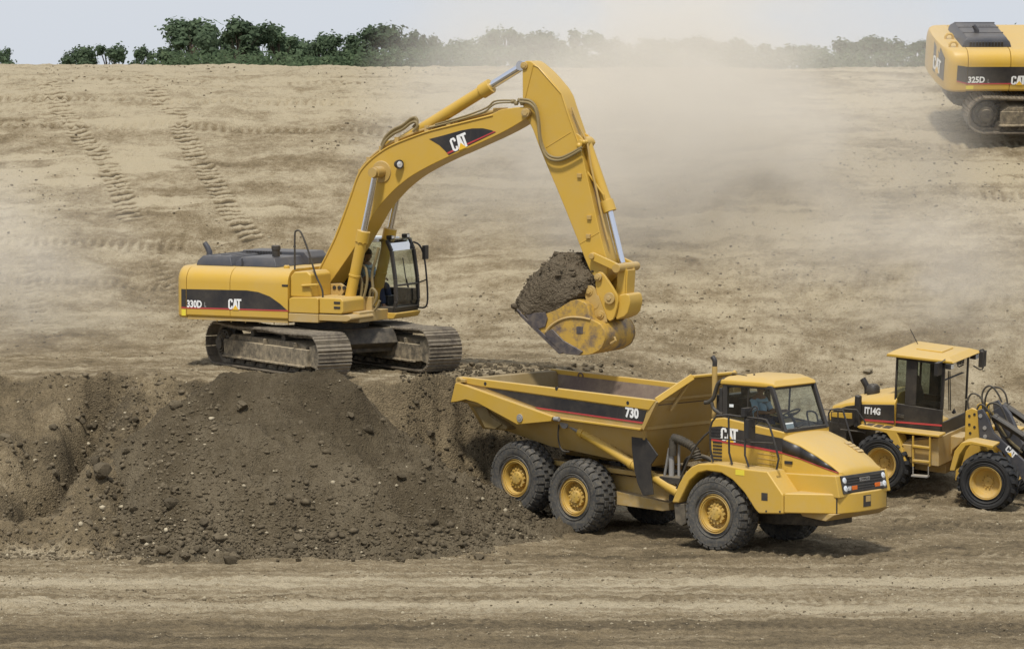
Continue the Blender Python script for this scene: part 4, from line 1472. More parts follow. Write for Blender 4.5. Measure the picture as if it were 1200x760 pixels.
# curled hoses behind the lug
mb = MB()
for y, dz in ((-.28, 0), (-.2, .1), (.2, .06)):
    pts = [F.at(a, b - dz * 50, 'y', y) for a, b in [(447, 175), (452, 165), (461, 157), (472, 151.5), (481, 144.5), (487, 143), (489, 148), (484, 154)]]
    mb.tube(smooth_path(pts, 4), .032, 7)
mb.build('hydraulic_hose', M['hose_tan'], boom, F)
mb = MB()
pts = [F.at(a, b, 'y', -.34) for a, b in [(500, 150.5), (535, 141.5), (567, 131.5), (575, 125), (583, 121), (600, 120)]]
mb.tube(smooth_path(pts, 3), .022, 6)
pts = [F.at(a, b, 'y', -.26) for a, b in [(510, 146), (545, 136), (570, 126.5), (579, 119), (592, 117.5), (604, 118)]]
mb.tube(smooth_path(pts, 3), .022, 6)
for q_ in ((601, 119), (609, 117.5), (612, 121), (605, 121)):
    p = F.at(q_[0], q_[1], 'y', -.28); mb.ball(p, .06, 8, 5)
mb.build('hydraulic_hose', M['hose_tan'], boom, F)

# stick ---------------------------------------------------------
SY = .27
st = [(612, 74), (616, 71.3), (623, 72), (640, 86.5), (658.4, 108.6), (665.5, 131), (679.7, 171), (684, 190), (695.5, 240), (705, 282.6), (713, 310), (710, 326), (703.5, 333), (697, 329),
      (688, 310), (679, 287), (658.2, 235), (634.7, 180), (621.7, 145), (613.5, 137), (612.3, 117)]
sp = F.xz(st, -SY)
mb = MB(); mb.prism(round_poly(sp, 1), -SY, SY)
stick = mb.build('stick', M['yellow'], ex, F, bevel=.02)
mb = MB()
pn = F.at(615.8, 132.2, 'y', -.4); mb.cyl((pn.x, -.43, pn.z), (pn.x, .43, pn.z), .10, seg=22)
mb.cyl((pn.x, -.45, pn.z), (pn.x, -.42, pn.z), .075, seg=6)
pn = F.at(614.6, 77, 'y', -SY); mb.cyl((pn.x, -.31, pn.z), (pn.x, .31, pn.z), .085, seg=20); mb.cyl((pn.x, -.33, pn.z), (pn.x, -.3, pn.z), .06, seg=6)
mb.build_each('pivot_pin', M['yellow_dirty'], stick, F, bevel=.008)
mb = MB()
e0 = F.xz([(613.5, 118), (624, 76), (630, 79), (657, 110), (664, 132), (678, 171)], -SY)
mb.tube([(x + .02, -SY - .004, z) for x, z in e0], .016, 6)
for q0, q1 in (((640, 173), (669, 155)), ((679, 286), (702, 272))):
    a, b = F.at(*q0, 'y', -SY), F.at(*q1, 'y', -SY); mb.tube([a, b], .010, 6)
mb.build_each('weld_seam', M['yellow'], stick, F)
mb = MB()
for q_ in ((691, 255), (690, 277), (679.5, 206)):
    p = F.at(*q_, 'y', -SY); mb.box(p.x - .05, p.x + .05, -SY - .05, -SY, p.z - .04, p.z + .05)
mb.build_each('pipe_clip', M['yellow_dirty'], stick, F, bevel=.006)
# hoses draped over the boom nose and the stick side
for y, k in ((-.40, 0), (-.34, 3.2)):
    pts = [F.at(a + k * .25, b - k, 'y', y) for a, b in [(609, 119.5), (620, 121), (627, 128), (630.5, 142), (632, 160), (636, 176), (643, 185.5), (655, 188), (668, 183), (681, 175.5)]]
    mb = MB(); mb.tube(smooth_path(pts, 4), .030, 8)
    mb.build('hydraulic_hose', M['hose_tan'], stick, F)
mb = MB()
for y, k in ((-.2, 0), (-.12, 0), (.15, 0)):
    pts = [F.at(a, b, 'y', y) for a, b in [(668, 127), (677, 150), (686, 170), (690, 195), (697, 225), (702, 250), (710, 282)]]
    pts = [p + V(.05, 0, .02) for p in pts]
    mb.tube(smooth_path(pts, 3), .026, 7)
mb.build('stick_pipe', M['yellow_dirty'], stick, F)
# bucket cylinder
A_ = F.at(687, 167, 'y', 0); G_ = F.at(713.5, 244, 'y', 0); T_ = F.at(729, 308, 'y', 0)
d = (G_ - A_).normalized(); d2 = (T_ - G_).normalized()
mb = MB()
mb.cyl(A_, G_ - d * .1, .12, seg=24); mb.cyl(G_ - d * .18, G_ + d * .08, .155, seg=24)
mb.cyl(A_ + V(0, -.17, 0), A_ + V(0, .17, 0), .13, seg=18)
mb.tube([A_ + V(-.02, -.16, -.1), A_ + V(.0, -.17, -.5), G_ + V(-.05, -.17, .3), G_ + V(-.03, -.1, .1)], .025, 7)
cy = mb.build('bucket_cylinder', M['yellow'], ex, F, bevel=.008)
mb = MB(); mb.cyl(G_, T_, .078, seg=20)
mb.build('rod', M['chrome'], cy, F)
mb = MB()
for y in (-.24, .17):
    p = [(A_.x - .34, A_.z - .32), (A_.x - .3, A_.z + .3), (A_.x - .05, A_.z + .16), (A_.x + .12, A_.z), (A_.x + .02, A_.z - .14)]
    mb.prism(p, y, y + .07)
mb.cyl((A_.x, -.32, A_.z), (A_.x, .32, A_.z), .07, seg=14)
for y in (-.3, -.2):
    mb.ball((A_.x - .02, y, A_.z - .06), .07, 8, 6); mb.ball((A_.x + .1, y, A_.z + .02), .055, 8, 6)
mb.build('cylinder_lug', M['yellow'], stick, F, bevel=.01)
# linkage
def link(mb, a, b, r, y0, y1):
    a, b = V(a[0], 0, a[1]), V(b[0], 0, b[1]); d = (b - a).normalized(); n = V(-d.z, 0, d.x)
    pts = []
    for k in range(9):
        t = PI / 2 + PI * k / 8; p = a + (d * math.cos(t) + n * math.sin(t)) * r; pts.append((p.x, p.z))
    for k in range(9):
        t = -PI / 2 + PI * k / 8; p = b + (d * math.cos(t) + n * math.sin(t)) * r; pts.append((p.x, p.z))
    mb.prism(pts, y0, y1)
xz = lambda q_, y: (F.at(*q_, 'y', y).x, F.at(*q_, 'y', y).z)
L0 = xz((694, 300), -.4); L1 = xz((724.5, 314), -.4)
for y in (-.42, .34):
    mb = MB(); link(mb, L0, L1, .085, y, y + .08)
    mb.build('idler_link', M['yellow'], ex, F, bevel=.012)
mb = MB()
for q_ in (L0, L1): mb.cyl((q_[0], -.46, q_[1]), (q_[0], .46, q_[1]), .065, seg=18)
mb.cyl((L1[0], -.52, L1[1]), (L1[0], .52, L1[1]), .10, seg=18)
L2 = xz((728, 352), -.2)
mb.build('linkage_pin', M['yellow_dirty'], ex, F, bevel=.01)
mb = MB()
for y in (-.24, .14): link(mb, L1, L2, .10, y, y + .1)
mb.prism([(L1[0] - .12, L1[1] - .05), (L1[0] + .14, L1[1] - .05), (L2[0] + .12, L2[1]), (L2[0] - .12, L2[1])], -.2, .2)
mb.build('power_link', M['yellow'], ex, F, bevel=.015)

# bucket ---------------------------------------------------------
BW = .78
Z6 = lambda a, b: (600 + a / 3.8, 230 + b / 3.8)
side = [Z6(*q_) for q_ in [(34, 516), (60, 520), (150, 522), (200, 505), (275, 455), (333, 476), (345, 545), (392, 566), (412, 600), (414, 640), (396, 680), (350, 705), (290, 708), (240, 700), (212, 686), (156, 634), (90, 578), (50, 545)]]
sz = F.xz(side, -BW)
mb = MB(); mb.prism(round_poly(sz, 1, (0, 1, 2, 15, 16, 17)), -BW + .04, BW - .04)
buck = mb.build('bucket', M['bucket_steel'], ex, F, bevel=.02)
for s in (-1, 1):
    mb = MB(); mb.prism(round_poly(sz, 1, (0, 1, 2, 15, 16, 17)), s * BW, s * (BW - .035))
    pl_ = mb.build('side_plate', M['bucket_steel'], buck, F, bevel=.012)
    # worn wear plate along the lower edge
    wp = F.xz([Z6(*q_) for q_ in [(150, 600), (182, 590), (230, 640), (318, 690), (300, 707), (240, 701), (205, 682), (150, 630)]], -BW)
    wq = F.xz([Z6(*q_) for q_ in [(60, 522), (150, 515), (160, 545), (150, 580), (120, 590), (88, 575)]], -BW)
    mb = MB(); mb.prism(wp, s * (BW + .03), s * (BW - .01)); mb.prism(wq, s * (BW + .035), s * (BW - .01))
    mb.build('wear_plate', M['worn_steel'], pl_, F, bevel=.012)
    arc = smooth_path([F.at(*Z6(*q_), 'y', -BW) for q_ in [(150, 605), (175, 575), (215, 550), (260, 538), (310, 540), (350, 548)]], 4)
    mb = MB(); mb.tube([V(p.x, s * (BW + .012), p.z) for p in arc], .028, 6)
    mb.build('weld_rib', M['yellow_dirty'], pl_, F)
    mb = MB()
    q_ = F.at(*Z6(302, 597), 'y', -BW); mb.box(q_.x - .08, q_.x + .08, s * (BW + .012), s * BW, q_.z - .07, q_.z + .09)
    mb.build('plate_mark', M['worn_steel'], pl_, F, bevel=.006)
lip0 = F.at(*Z6(40, 522), 'y', -BW); lip1 = F.at(*Z6(215, 690), 'y', -BW)
dl = (lip0 - lip1).normalized()
mb = MB(); mb.prism([(lip0.x - .02, lip0.z - .05), (lip0.x + .0, lip0.z + .02), (lip1.x + .1, lip1.z - .02), (lip1.x - .02, lip1.z - .06)], -BW - .03, BW + .03)
mb.build('cutting_edge', M['worn_steel'], buck, F, bevel=.01)
for k in range(5):
    y = -BW + .06 + k * (2 * BW - .12) / 4
    c0 = lip0 + V(.12, 0, -.10)
    mb = MB(); t0 = V(c0.x, y, c0.z); t1 = t0 + V(dl.x, 0, dl.z) * .30
    mb.hexa([t0 + V(0, -.07, -.07), t0 + V(.0, .07, -.07), t1 + V(0, .05, -.02), t1 + V(0, -.05, -.02), t0 + V(0, -.07, .05), t0 + V(0, .07, .05), t1 + V(0, .05, .01), t1 + V(0, -.05, .01)])
    mb.build('tooth', M['worn_steel'], buck, F, bevel=.01)
# quick coupler and hinge plates
H0 = xz((703, 324.5), -.38); H1 = xz((716.5, 349), -.38); H2 = xz((706, 368), -.38)
cp = F.xz([Z6(*q_) for q_ in [(374, 352), (385, 335), (405, 340), (440, 390), (470, 440), (474, 475), (455, 545), (432, 558), (395, 500), (372, 400)]], -.40)
mb = MB()
for y in (-.42, .34): mb.prism(round_poly(cp, 1), y, y + .08)
coup = mb.build('quick_coupler', M['yellow'], ex, F, bevel=.015)
cp2 = F.xz([Z6(*q_) for q_ in [(330, 470), (385, 440), (420, 530), (425, 560), (335, 556)]], -.44)
mb = MB()
for y in (-.47, .43): mb.prism(cp2, y, y + .04)
mb.build_each('hinge_plate', M['yellow_dirty'], buck, F, bevel=.01)
mb = MB()
h3 = F.xz([Z6(*q_) for q_ in [(470, 440), (520, 430), (530, 470), (515, 530), (455, 555)]], -.3); mb.prism(round_poly(h3, 1), -.33, .33)
mb.build('coupler_body', M['yellow'], coup, F, bevel=.03)
mb = MB()
for q_, r in ((H0, .085), (H1, .095), (H2, .09), (xz(Z6(349, 424), -.42), .085)):
    mb.cyl((q_[0], -.50, q_[1]), (q_[0], .50, q_[1]), r, seg=20); mb.cyl((q_[0], -.53, q_[1]), (q_[0], -.49, q_[1]), r * .6, seg=6)
k_ = xz(Z6(349, 424), -.42)
link(mb, k_, (k_[0] + .1, k_[1] - .25), .14, -.48, -.40)
mb.cyl((H1[0], -.505, H1[1]), (H1[0], -.46, H1[1]), .13, seg=20)
mb.build('coupler_pin', M['yellow_dirty'], coup, F, bevel=.008)
mb = MB()
for q_ in (Z6(462, 632), ):
    p = F.at(*q_, 'y', -.3)
mb.tube([F.at(*Z6(440, 655), 'y', -.5), F.at(*Z6(462, 640), 'y', -.5), F.at(*Z6(455, 625), 'y', -.5)], .03, 7)
mb.build('lifting_eye', M['yellow_dirty'], buck, F)

# soil heaped in the bucket: a thing of its own
hp = [Z6(*q_) for q_ in [(28, 505), (24, 470), (34, 435), (62, 392), (92, 350), (125, 322), (152, 300), (170, 275), (200, 256), (240, 257), (282, 288), (330, 322), (372, 352), (378, 400), (340, 450)]]
hs = F.xz(hp, -.25)
base_l, base_r = F.at(*Z6(50, 545), 'y', -.4), F.at(*Z6(340, 520), 'y', -.4)
bm = bmesh.new()
outl = [V(x, 0, z) for x, z in hs]
rings = []
ny = 26
cen = V(sum(p.x for p in outl) / len(outl), 0, min(p.z for p in outl) + .25)
fine = smooth_path(outl, 5)
mb = MB()
rr = []
for k in range(ny + 1):
    v_ = -1 + 2 * k / ny
    sc = (1 - abs(v_) ** 2.6) ** .5 if abs(v_) < 1 else .02
    sc = max(.05, sc)
    ring = []
    for p in fine:
        b0 = V(base_l.x + (base_r.x - base_l.x) * min(1, max(0, (p.x - base_l.x) / (base_r.x - base_l.x))), 0, 0)
        zb1 = base_l.z + (base_r.z - base_l.z) * min(1, max(0, (p.x - base_l.x) / (base_r.x - base_l.x))) + .05
        lo = V(p.x + (cen.x - p.x) * (1 - sc) * .5, 0, zb1)
        q_ = V(p.x + (cen.x - p.x) * (1 - sc) * .7, v_ * .82, zb1 + (p.z - zb1) * (.32 + .68 * sc))
        n_ = mnoise.noise(V(q_.x, q_.y, q_.z) * 2.2) * .05 + mnoise.noise(V(q_.x, q_.y, q_.z) * 6) * .04 + mnoise.noise(V(q_.x, q_.y, q_.z) * 15) * .03
        dd = (q_ - V(cen.x, 0, cen.z)).normalized()
        ring.append(q_ + dd * n_)
    ring.append(V(base_r.x - .25, v_ * .7, base_r.z - .12)); ring.append(V(base_l.x + .3, v_ * .7, base_l.z - .2))
    rr.append(ring)
mb.loft(rr)
soil_o = mb.build('bucket_soil', M['load_soil'], None, F, smooth=60)
ss = soil_o.modifiers.new('sub', 'SUBSURF'); ss.levels = 2; ss.render_levels = 2
tx = bpy.data.textures.new('crumb', 'CLOUDS'); tx.noise_scale = .07; tx.noise_depth = 5
dm = soil_o.modifiers.new('crumb', 'DISPLACE'); dm.texture = tx; dm.strength = .065; dm.mid_level = .5
cr = MB()
rc_ = random.Random(9)
for k in range(600):
    ring = rr[rc_.randint(2, ny - 2)]; p = ring[rc_.randint(0, len(fine) - 1)]
    r_ = .011 * math.exp(abs(rc_.gauss(0, .7)))
    cr.ball((p.x + rc_.gauss(0, .03), p.y + rc_.gauss(0, .03), p.z + rc_.gauss(0, .02)), (r_ * rc_.uniform(.7, 1.4), r_ * rc_.uniform(.7, 1.4), r_ * rc_.uniform(.6, 1.1)), 6, 4)
for k in range(26):
    ring = rr[rc_.randint(3, ny - 3)]; p = ring[rc_.randint(2, len(fine) - 3)]
    r_ = rc_.uniform(.05, .12)
    n0_ = len(cr.v); cr.ball(tuple(p), (r_, r_ * rc_.uniform(.8, 1.2), r_ * rc_.uniform(.6, .9)), 9, 6)
    for i_ in range(n0_, len(cr.v)):
        v_ = V(*cr.v[i_]); cr.v[i_] = tuple(v_ + (v_ - p) * mnoise.noise(v_ * 14) * .7)
cr.build('crumbs', M['load_soil'], soil_o, F, smooth=20)['kind'] = 'stuff'
tag(soil_o, 'heap of dark brown soil carried in the raised excavator bucket', 'soil load')

# cab -------------------------------------------------------------
def cab_frame(F, parent, sec, mat, gmat, name='cab', r=.05):
    pass


cx0, cx1 = .02, 1.50
cy0, cy1 = .32, 1.45
cz0 = F.at(470, 364, 'y', .9).z; cz1 = F.at(470, 278.5, 'y', .9).z
pf = [(cx0, cz0), (cx1 - .04, cz0), (cx1 + .02, cz0 + .25), (cx1, cz0 + .75), (cx1 - .10, cz1 - .28), (cx1 - .22, cz1 - .03), (cx0 + .05, cz1), (cx0, cz1 - .05)]
mb = MB()
# lower shell, rear wall, roof; posts at the corners
mb.prism([(cx0, cz0), (cx1 - .04, cz0), (cx1 + .02, cz0 + .12), (cx0, cz0 + .12)], cy0, cy1)
mb.prism([(cx0, cz0 + .1), (.5, cz0 + .1), (.5, cz0 + .5), (cx0, cz0 + .5)], cy0, cy0 + .05)
mb.prism([(cx0, cz0 + .1), (cx1, cz0 + .1), (cx1, cz0 + .5), (cx0, cz0 + .5)], cy1 - .05, cy1)
mb.prism([(cx0, cz0 + .1), (cx0 + .06, cz0 + .1), (cx0 + .06, cz0 + .7), (cx0, cz0 + .7)], cy0, cy1)
for y in (cy0, cy1 - .09):
    for i in range(1, 5):
        a, b = pf[i], pf[i + 1]
        mb.bar((a[0] - .03, y + .045, a[1]), (b[0] - .03, y + .045, b[1]), .09, .075, (1, 0, .2))
    mb.bar((cx0 + .04, y + .045, cz0), (cx0 + .04, y + .045, cz1 - .03), .09, .09, (1, 0, 0))
    mb.bar((.56, y + .04, cz0 + .1), (.56, y + .04, cz1 - .03), .06, .07, (1, 0, 0))
    mb.bar((cx0, y + .04, cz0 + .60), (.56, y + .04, cz0 + .60), .06, .07)
mb.bar((cx1 - .01, cy0 + .05, cz0 + .62), (cx1 - .01, cy1 - .05, cz0 + .62), .05, .045, (0, 0, 1))
cab = mb.build('cab', M['black_paint'], ex, F, bevel=.015)
mb = MB()
mb.loft([[(cx0 - .02, cy0 - .01, cz1 - .08), (cx0 - .02, cy1 + .01, cz1 - .08), (cx0, cy1 - .04, cz1), (cx0, cy0 + .04, cz1)],
         [(cx1 - .45, cy0 - .01, cz1 - .08), (cx1 - .45, cy1 + .01, cz1 - .08), (cx1 - .5, cy1 - .04, cz1), (cx1 - .5, cy0 + .04, cz1)]])
mb.build('roof', M['sticker_white'], cab, F, bevel=.02)
mb = MB(); mb.box(cx1 - .46, cx1 - .16, cy0 + .05, cy1 - .05, cz1 - .06, cz1 - .02); mb.build('roof_hatch', M['glass'], cab, F)
mb = MB()
g = [pf[2], pf[3], pf[4], pf[5]]
for a, b in zip(g, g[1:]):
    mb.add([(a[0] - .02, cy0 + .06, a[1]), (a[0] - .02, cy1 - .06, a[1]), (b[0] - .02, cy1 - .06, b[1]), (b[0] - .02, cy0 + .06, b[1])], [(0, 1, 2, 3)])
mb.build('windscreen', M['glass'], cab, F)
mb = MB(); mb.add([(pf[1][0] - .01, cy0 + .06, pf[1][1] + .1), (pf[1][0] - .01, cy1 - .06, pf[1][1] + .1), (pf[2][0] - .02, cy1 - .06, pf[2][1]), (pf[2][0] - .02, cy0 + .06, pf[2][1])], [(0, 1, 2, 3)])
mb.build('lower_pane', M['glass'], cab, F)
for y in (cy0 + .03, cy1 - .03):
    mb = MB()
    mb.add([(cx0 + .08, y, cz0 + .62), (.53, y, cz0 + .62), (.53, y, cz1 - .06), (cx0 + .08, y, cz1 - .06)], [(0, 1, 2, 3)])
    mb.add([(.60, y, cz0 + .55), (cx1 - .04, y, cz0 + .55), (cx1 - .16, y, cz1 - .26), (cx1 - .26, y, cz1 - .08), (.60, y, cz1 - .08)], [(0, 1, 2, 3, 4)])
    mb.build('side_window', M['glass'], cab, F)
mb = MB(); mb.add([(cx0 + .02, cy0 + .08, cz0 + .7), (cx0 + .02, cy1 - .08, cz0 + .7), (cx0 + .02, cy1 - .08, cz1 - .1), (cx0 + .02, cy0 + .08, cz1 - .1)], [(0, 1, 2, 3)])
mb.build('rear_window', M['glass'], cab, F)
mb = MB(); mb.tube([(cx1 - .02, cy0 + .55, cz0 + .66), (cx1 - .06, cy0 + .45, cz1 - .45)], .012, 6); mb.bar((cx1 + .0, cy0 + .60, cz0 + .55), (cx1 + .0, cy0 + .5, cz0 + .75), .03, .03)
mb.build('wiper', M['black_plastic'], cab, F)
for y in (cy0 + .22, cy1 - .18):
    mb = MB(); mb.box(cx1 - .33, cx1 - .19, y - .075, y + .075, cz1 - .02, cz1 + .075); lp = mb.build('roof_lamp', M['black_plastic'], cab, F, bevel=.015)
    mb = MB(); mb.box(cx1 - .189, cx1 - .182, y - .062, y + .062, cz1 + .0, cz1 + .06); mb.build('lens', M['lamp_glass'], lp, F)
mb = MB()
q = F.at(493.5, 300, 'y', cy1)
mb.tube(smooth_path([(cx1 - .16, cy1 + .0, cz1 - .12), (cx1 - .02, cy1 + .05, cz1 - .2), (cx1 + .10, cy1 + .04, cz1 - .45), (cx1 + .17, cy1 + .03, cz1 - .9), (cx1 + .20, cy1 + .03, cz0 + .25), (cx1 + .15, cy1, cz0 + .06), (cx1 - .05, cy1, cz0 + .05)], 3), .022, 7)
mb.tube([(cx1 - .03, cy1, cz0 + .62), (cx1 + .18, cy1 + .03, cz0 + .70)], .016, 6)
hr_ = mb.build('handrail', M['black_plastic'], cab, F)
mb = MB(); mb.box(cx1 + .06, cx1 + .14, cy1 + .02, cy1 + .2, cz1 - .52, cz1 - .20); mb.tube([(cx1 + .08, cy1 + .05, cz1 - .45), (cx1 + .1, cy1 + .1, cz1 - .4)], .02, 6)
mb.build('mirror', M['black_plastic'], cab, F, bevel=.02)
mb = MB()
mb.prism([(-.5, bz - .02), (cx1 - .05, bz - .02), (cx1 + .02, bz + .08), (cx1 + .02, cz0 - .005), (-.5, cz0 - .005)], .30, 1.48)
mb.prism([(.30, cz0), (.62, cz0), (.48, cz0 + .28), (.30, cz0 + .42)], .20, .30)
mb.build('cab_platform', M['yellow'], ex, F, bevel=.025)
mb = MB(); mb.box(.95, 1.05, .285, .30, bz + .06, bz + .14); mb.build('tie_hole', M['black_plastic'], ex, F)
sx_op = F.at(431, 318, 'y', .80).x
print('op x', sx_op)
sx_op = max(.42, min(.8, sx_op))
seat_part(F, cab, sx_op + .02, .82, cz0 + .42)
mb = MB()
for y in (.52, 1.14):
    mb.box(.30, .64, y - .07, y + .07, cz0 + .40, cz0 + .62); mb.cyl((.60, y, cz0 + .62), (.64, y, cz0 + .76), .02, seg=8)
mb.box(.95, 1.1, .7, 1.1, cz0 + .1, cz0 + .35)
mb.build_each('control_console', M['black_plastic'], cab, F, bevel=.02)
person(F, sx_op, .78, cz0 + .50, 'operator with dark hair in a light blue shirt seated in the excavator cab', 'person', .30, .0, .22)

# ------------------------------------------------------------ far excavator at the right edge
rr_ = 15.0
ZT = lambda a, b: (1060 + a / 4.222, b / 4.222)
P0 = world_at(1135, 158, 'y', 108.6)
U2 = Frame((0, 0, 0), -9, 0, 0)
hd2 = -7.0
base2 = Vector((P0.x, 108.6, P0.z))
fx_, fy_ = math.cos(R(-hd2)), math.sin(R(-hd2))
lx_, ly_ = -fy_, fx_
tmp = Frame((0, 0, 0), hd2, 0, rr_)
org = base2 - tmp.M.to_3x3() @ Vector((-2.38, -1.66, 0))
F2 = Frame(org, hd2, 0, rr_)
ex2 = thing('excavator', 'rear half of a yellow crawler excavator parked high on the hillside at the right edge', 'excavator', F2.M)
for s in (-1, 1):
    track('track', F2, ex2, s * 1.30, 4.9, 1.04, .7, 47)
mb = MB(); mb.box(-.9, .9, -1.0, 1.0, .42, .92); mb.lathe([(.3, 0), (.9, 0), (.9, .34), (.3, .34)], (0, 0, .9), (0, 0, 1), 36)
mb.build('carbody', M['frame_dark'], ex2, F2, bevel=.02)
G2 = Frame(org, hd2, 0, rr_)
YS2 = -1.5
bz2 = G2.at(*ZT(420, 455), 'y', YS2).z; tz2 = G2.at(*ZT(420, 242), 'y', YS2 + .3).z
x0 = G2.at(*ZT(318, 300), 'y', YS2).x
x1 = G2.at(*ZT(528, 300), 'y', YS2).x
mb = MB()
mb.loft([ring_section(x0, 1.5, bz2, tz2, .34), ring_section(x1 - .006, 1.5, bz2, tz2, .34)])
mb.loft([ring_section(x1 + .006, 1.5, bz2, tz2, .34), ring_section(x1 + 1.6, 1.5, bz2, tz2, .34)])
mb.box(x1 + 1.62, x1 + 3.2, -1.45, 1.45, bz2, bz2 + .7)
h2 = mb.build('engine_house', M['yellow'], ex2, G2, bevel=.012)
mb = MB()
mb.loft([ring_section(x0 - .01, 1.5, bz2 - .02, tz2 + .0, .34), ring_section(x0 - .30, 1.49, bz2 - .02, tz2, .36), ring_section(x0 - .40, 1.46, bz2 - .02, tz2, .38),
         ring_section(x0 - .49, 1.36, bz2 - .02, tz2 - .01, .38), ring_section(x0 - .56, 1.15, bz2 - .02, tz2 - .02, .38), ring_section(x0 - .62, .5, bz2 - .02, tz2 - .02, .38)])
c2 = mb.build('counterweight', M['yellow'], ex2, G2, bevel=.015)
zz0 = G2.at(*ZT(420, 418), 'y', YS2).z; zz1 = G2.at(*ZT(420, 328), 'y', YS2).z
mb = MB(); mb.box(x0 + .0, x1 + 1.3, YS2 - .006, YS2 + .01, zz0, zz1 - .02)
mb.mat(1); mb.box(x0 + .0, x1 + 1.3, YS2 - .009, YS2 + .01, zz0 - .0, zz0 + .035)
mb.build('decal', [M['decal_black'], M['decal_red']], h2, G2)
mb = MB(); xl = G2.at(*ZT(204, 350), 'y', YS2).x
xl = max(xl, x0 - .5)
mb.prism([(x0 - .012, zz0), (x0 - .012, zz1 - .02), (x0 - .29, zz1 + .02), (x0 - .29, zz0 + .08)], YS2 - .002, YS2 + .03)
mb.mat(1); mb.prism([(x0 - .012, zz0), (x0 - .012, zz0 + .035), (x0 - .29, zz0 + .11), (x0 - .29, zz0 + .08)], YS2 - .006, YS2 + .03)
mb.build('decal', [M['decal_black'], M['decal_red']], c2, G2)
a = G2.at(*ZT(313, 411), 'y', YS2 - .011); b = G2.at(*ZT(396, 411), 'y', YS2 - .011)
mb = MB(); word(mb, '325D', (a.x, YS2 - .013, a.z), (b.x - a.x, 0, 0), (0, 0, .175))
mb.mat(1); c = G2.at(*ZT(410, 411), 'y', YS2); word(mb, 'L', (c.x, YS2 - .013, c.z), (.05, 0, 0), (0, 0, .11))
mb.build('model_number', [M['white'], M['grey_metal']], h2, G2, normals=False)
a = G2.at(*ZT(526, 419), 'y', YS2 - .012)
cat_logo('logo', (a.x, YS2 - .013, a.z), (.40, 0, 0), (0, 0, .24), (0, -1, 0), h2, G2)
# black panel with the letters on the rounded tail
mb = MB()
q0 = [(x0 - .61, -.10), (x0 - .585, -.72), (x0 - .555, -1.13)]
for (xa_, ya_), (xb_, yb_) in zip(q0, q0[1:]):
    mb.hexa([(xa_ - .02, ya_, zz0 - .0), (xb_ - .02, yb_ - .015, zz0 + .0), (xb_ + .03, yb_, zz0), (xa_ + .03, ya_, zz0),
             (xa_ - .02, ya_, zz1 + .28), (xb_ - .02, yb_ - .015, zz1 + .12), (xb_ + .03, yb_, zz1 + .12), (xa_ + .03, ya_, zz1 + .28)])
mb.build('decal', M['decal_black'], c2, G2)
cat_logo('logo', (x0 - .655, -.22, zz0 + .10), (.045, -.72, 0), (0, 0, .38), (-1, -.06, 0), c2, G2)
mb = MB(); a = G2.at(*ZT(303, 442), 'y', YS2); mb.box(a.x, a.x + .2, YS2 - .01, YS2 + .01, a.z, a.z + .09); mb.build('sticker', M['sticker_yellow'], h2, G2)
mb = MB()
xx0 = G2.at(*ZT(268, 190), 'y', -.6).x; xx1 = G2.at(*ZT(520, 215), 'y', -.8).x
hz2 = tz2 - .02
mb.loft([[(xx0, -1.05, hz2), (xx0, .75, hz2), (xx0 + .03, .72, hz2 + .16), (xx0 + .15, .6, hz2 + .27), (xx0 + .15, -.92, hz2 + .27), (xx0 + .03, -1.02, hz2 + .16)],
         [(xx1, -1.05, hz2), (xx1, .75, hz2), (xx1 - .03, .72, hz2 + .16), (xx1 - .15, .6, hz2 + .27), (xx1 - .15, -.92, hz2 + .27), (xx1 - .03, -1.02, hz2 + .16)]])
hh = mb.build('engine_hood', M['charcoal'], ex2, G2, bevel=.035, seg=3)
mb = MB()
for k in range(11):
    x = xx0 + .2 + k * .085; mb.box(x, x + .05, -1.06, -1.02, hz2 + .05, hz2 + .16)
    if k < 9: mb.box(x + .1, x + .145, .1, .2, hz2 + .262, hz2 + .274)
mb.build('vent_slots', M['black_plastic'], hh, G2)
mb = MB()
for y in (-.5, .05, .5): mb.bar((xx0 + .12, y, hz2 + .275), (xx1 - .12, y, hz2 + .275), .05, .02)
mb.build('hood_rib', M['charcoal'], hh, G2, bevel=.008)
mb = MB(); e = G2.at(*ZT(355, 180), 'y', -.5); mb.tube([(e.x, -.5, hz2 + .2), (e.x, -.5, hz2 + .33), (e.x - .04, -.5, hz2 + .4), (e.x - .1, -.5, hz2 + .48)], [.075, .07, .065, .05], 12)
mb.build('exhaust_stack', M['charcoal'], ex2, G2)
for q_, y in ((ZT(243, 212), -1.0), (ZT(222, 170), -.2)):
    p = G2.at(*q_, 'y', y); mb = MB()
    mb.tube([V(p.x - .1, y, tz2 - .03), V(p.x - .1, y, tz2 + .07), V(p.x - .05, y, tz2 + .13), V(p.x + .05, y, tz2 + .13), V(p.x + .1, y, tz2 + .07), V(p.x + .1, y, tz2 - .03)], .035, 8)
    mb.build('lifting_eye', M['yellow'], c2, G2)
mb = MB(); mb.box(x1 + .3, x1 + 1.7, .3, 1.45, bz2 + .3, bz2 + 2.0); mb.box(x1 + .2, x1 + 1.2, -1.3, -.4, tz2 - .05, tz2 + .1)

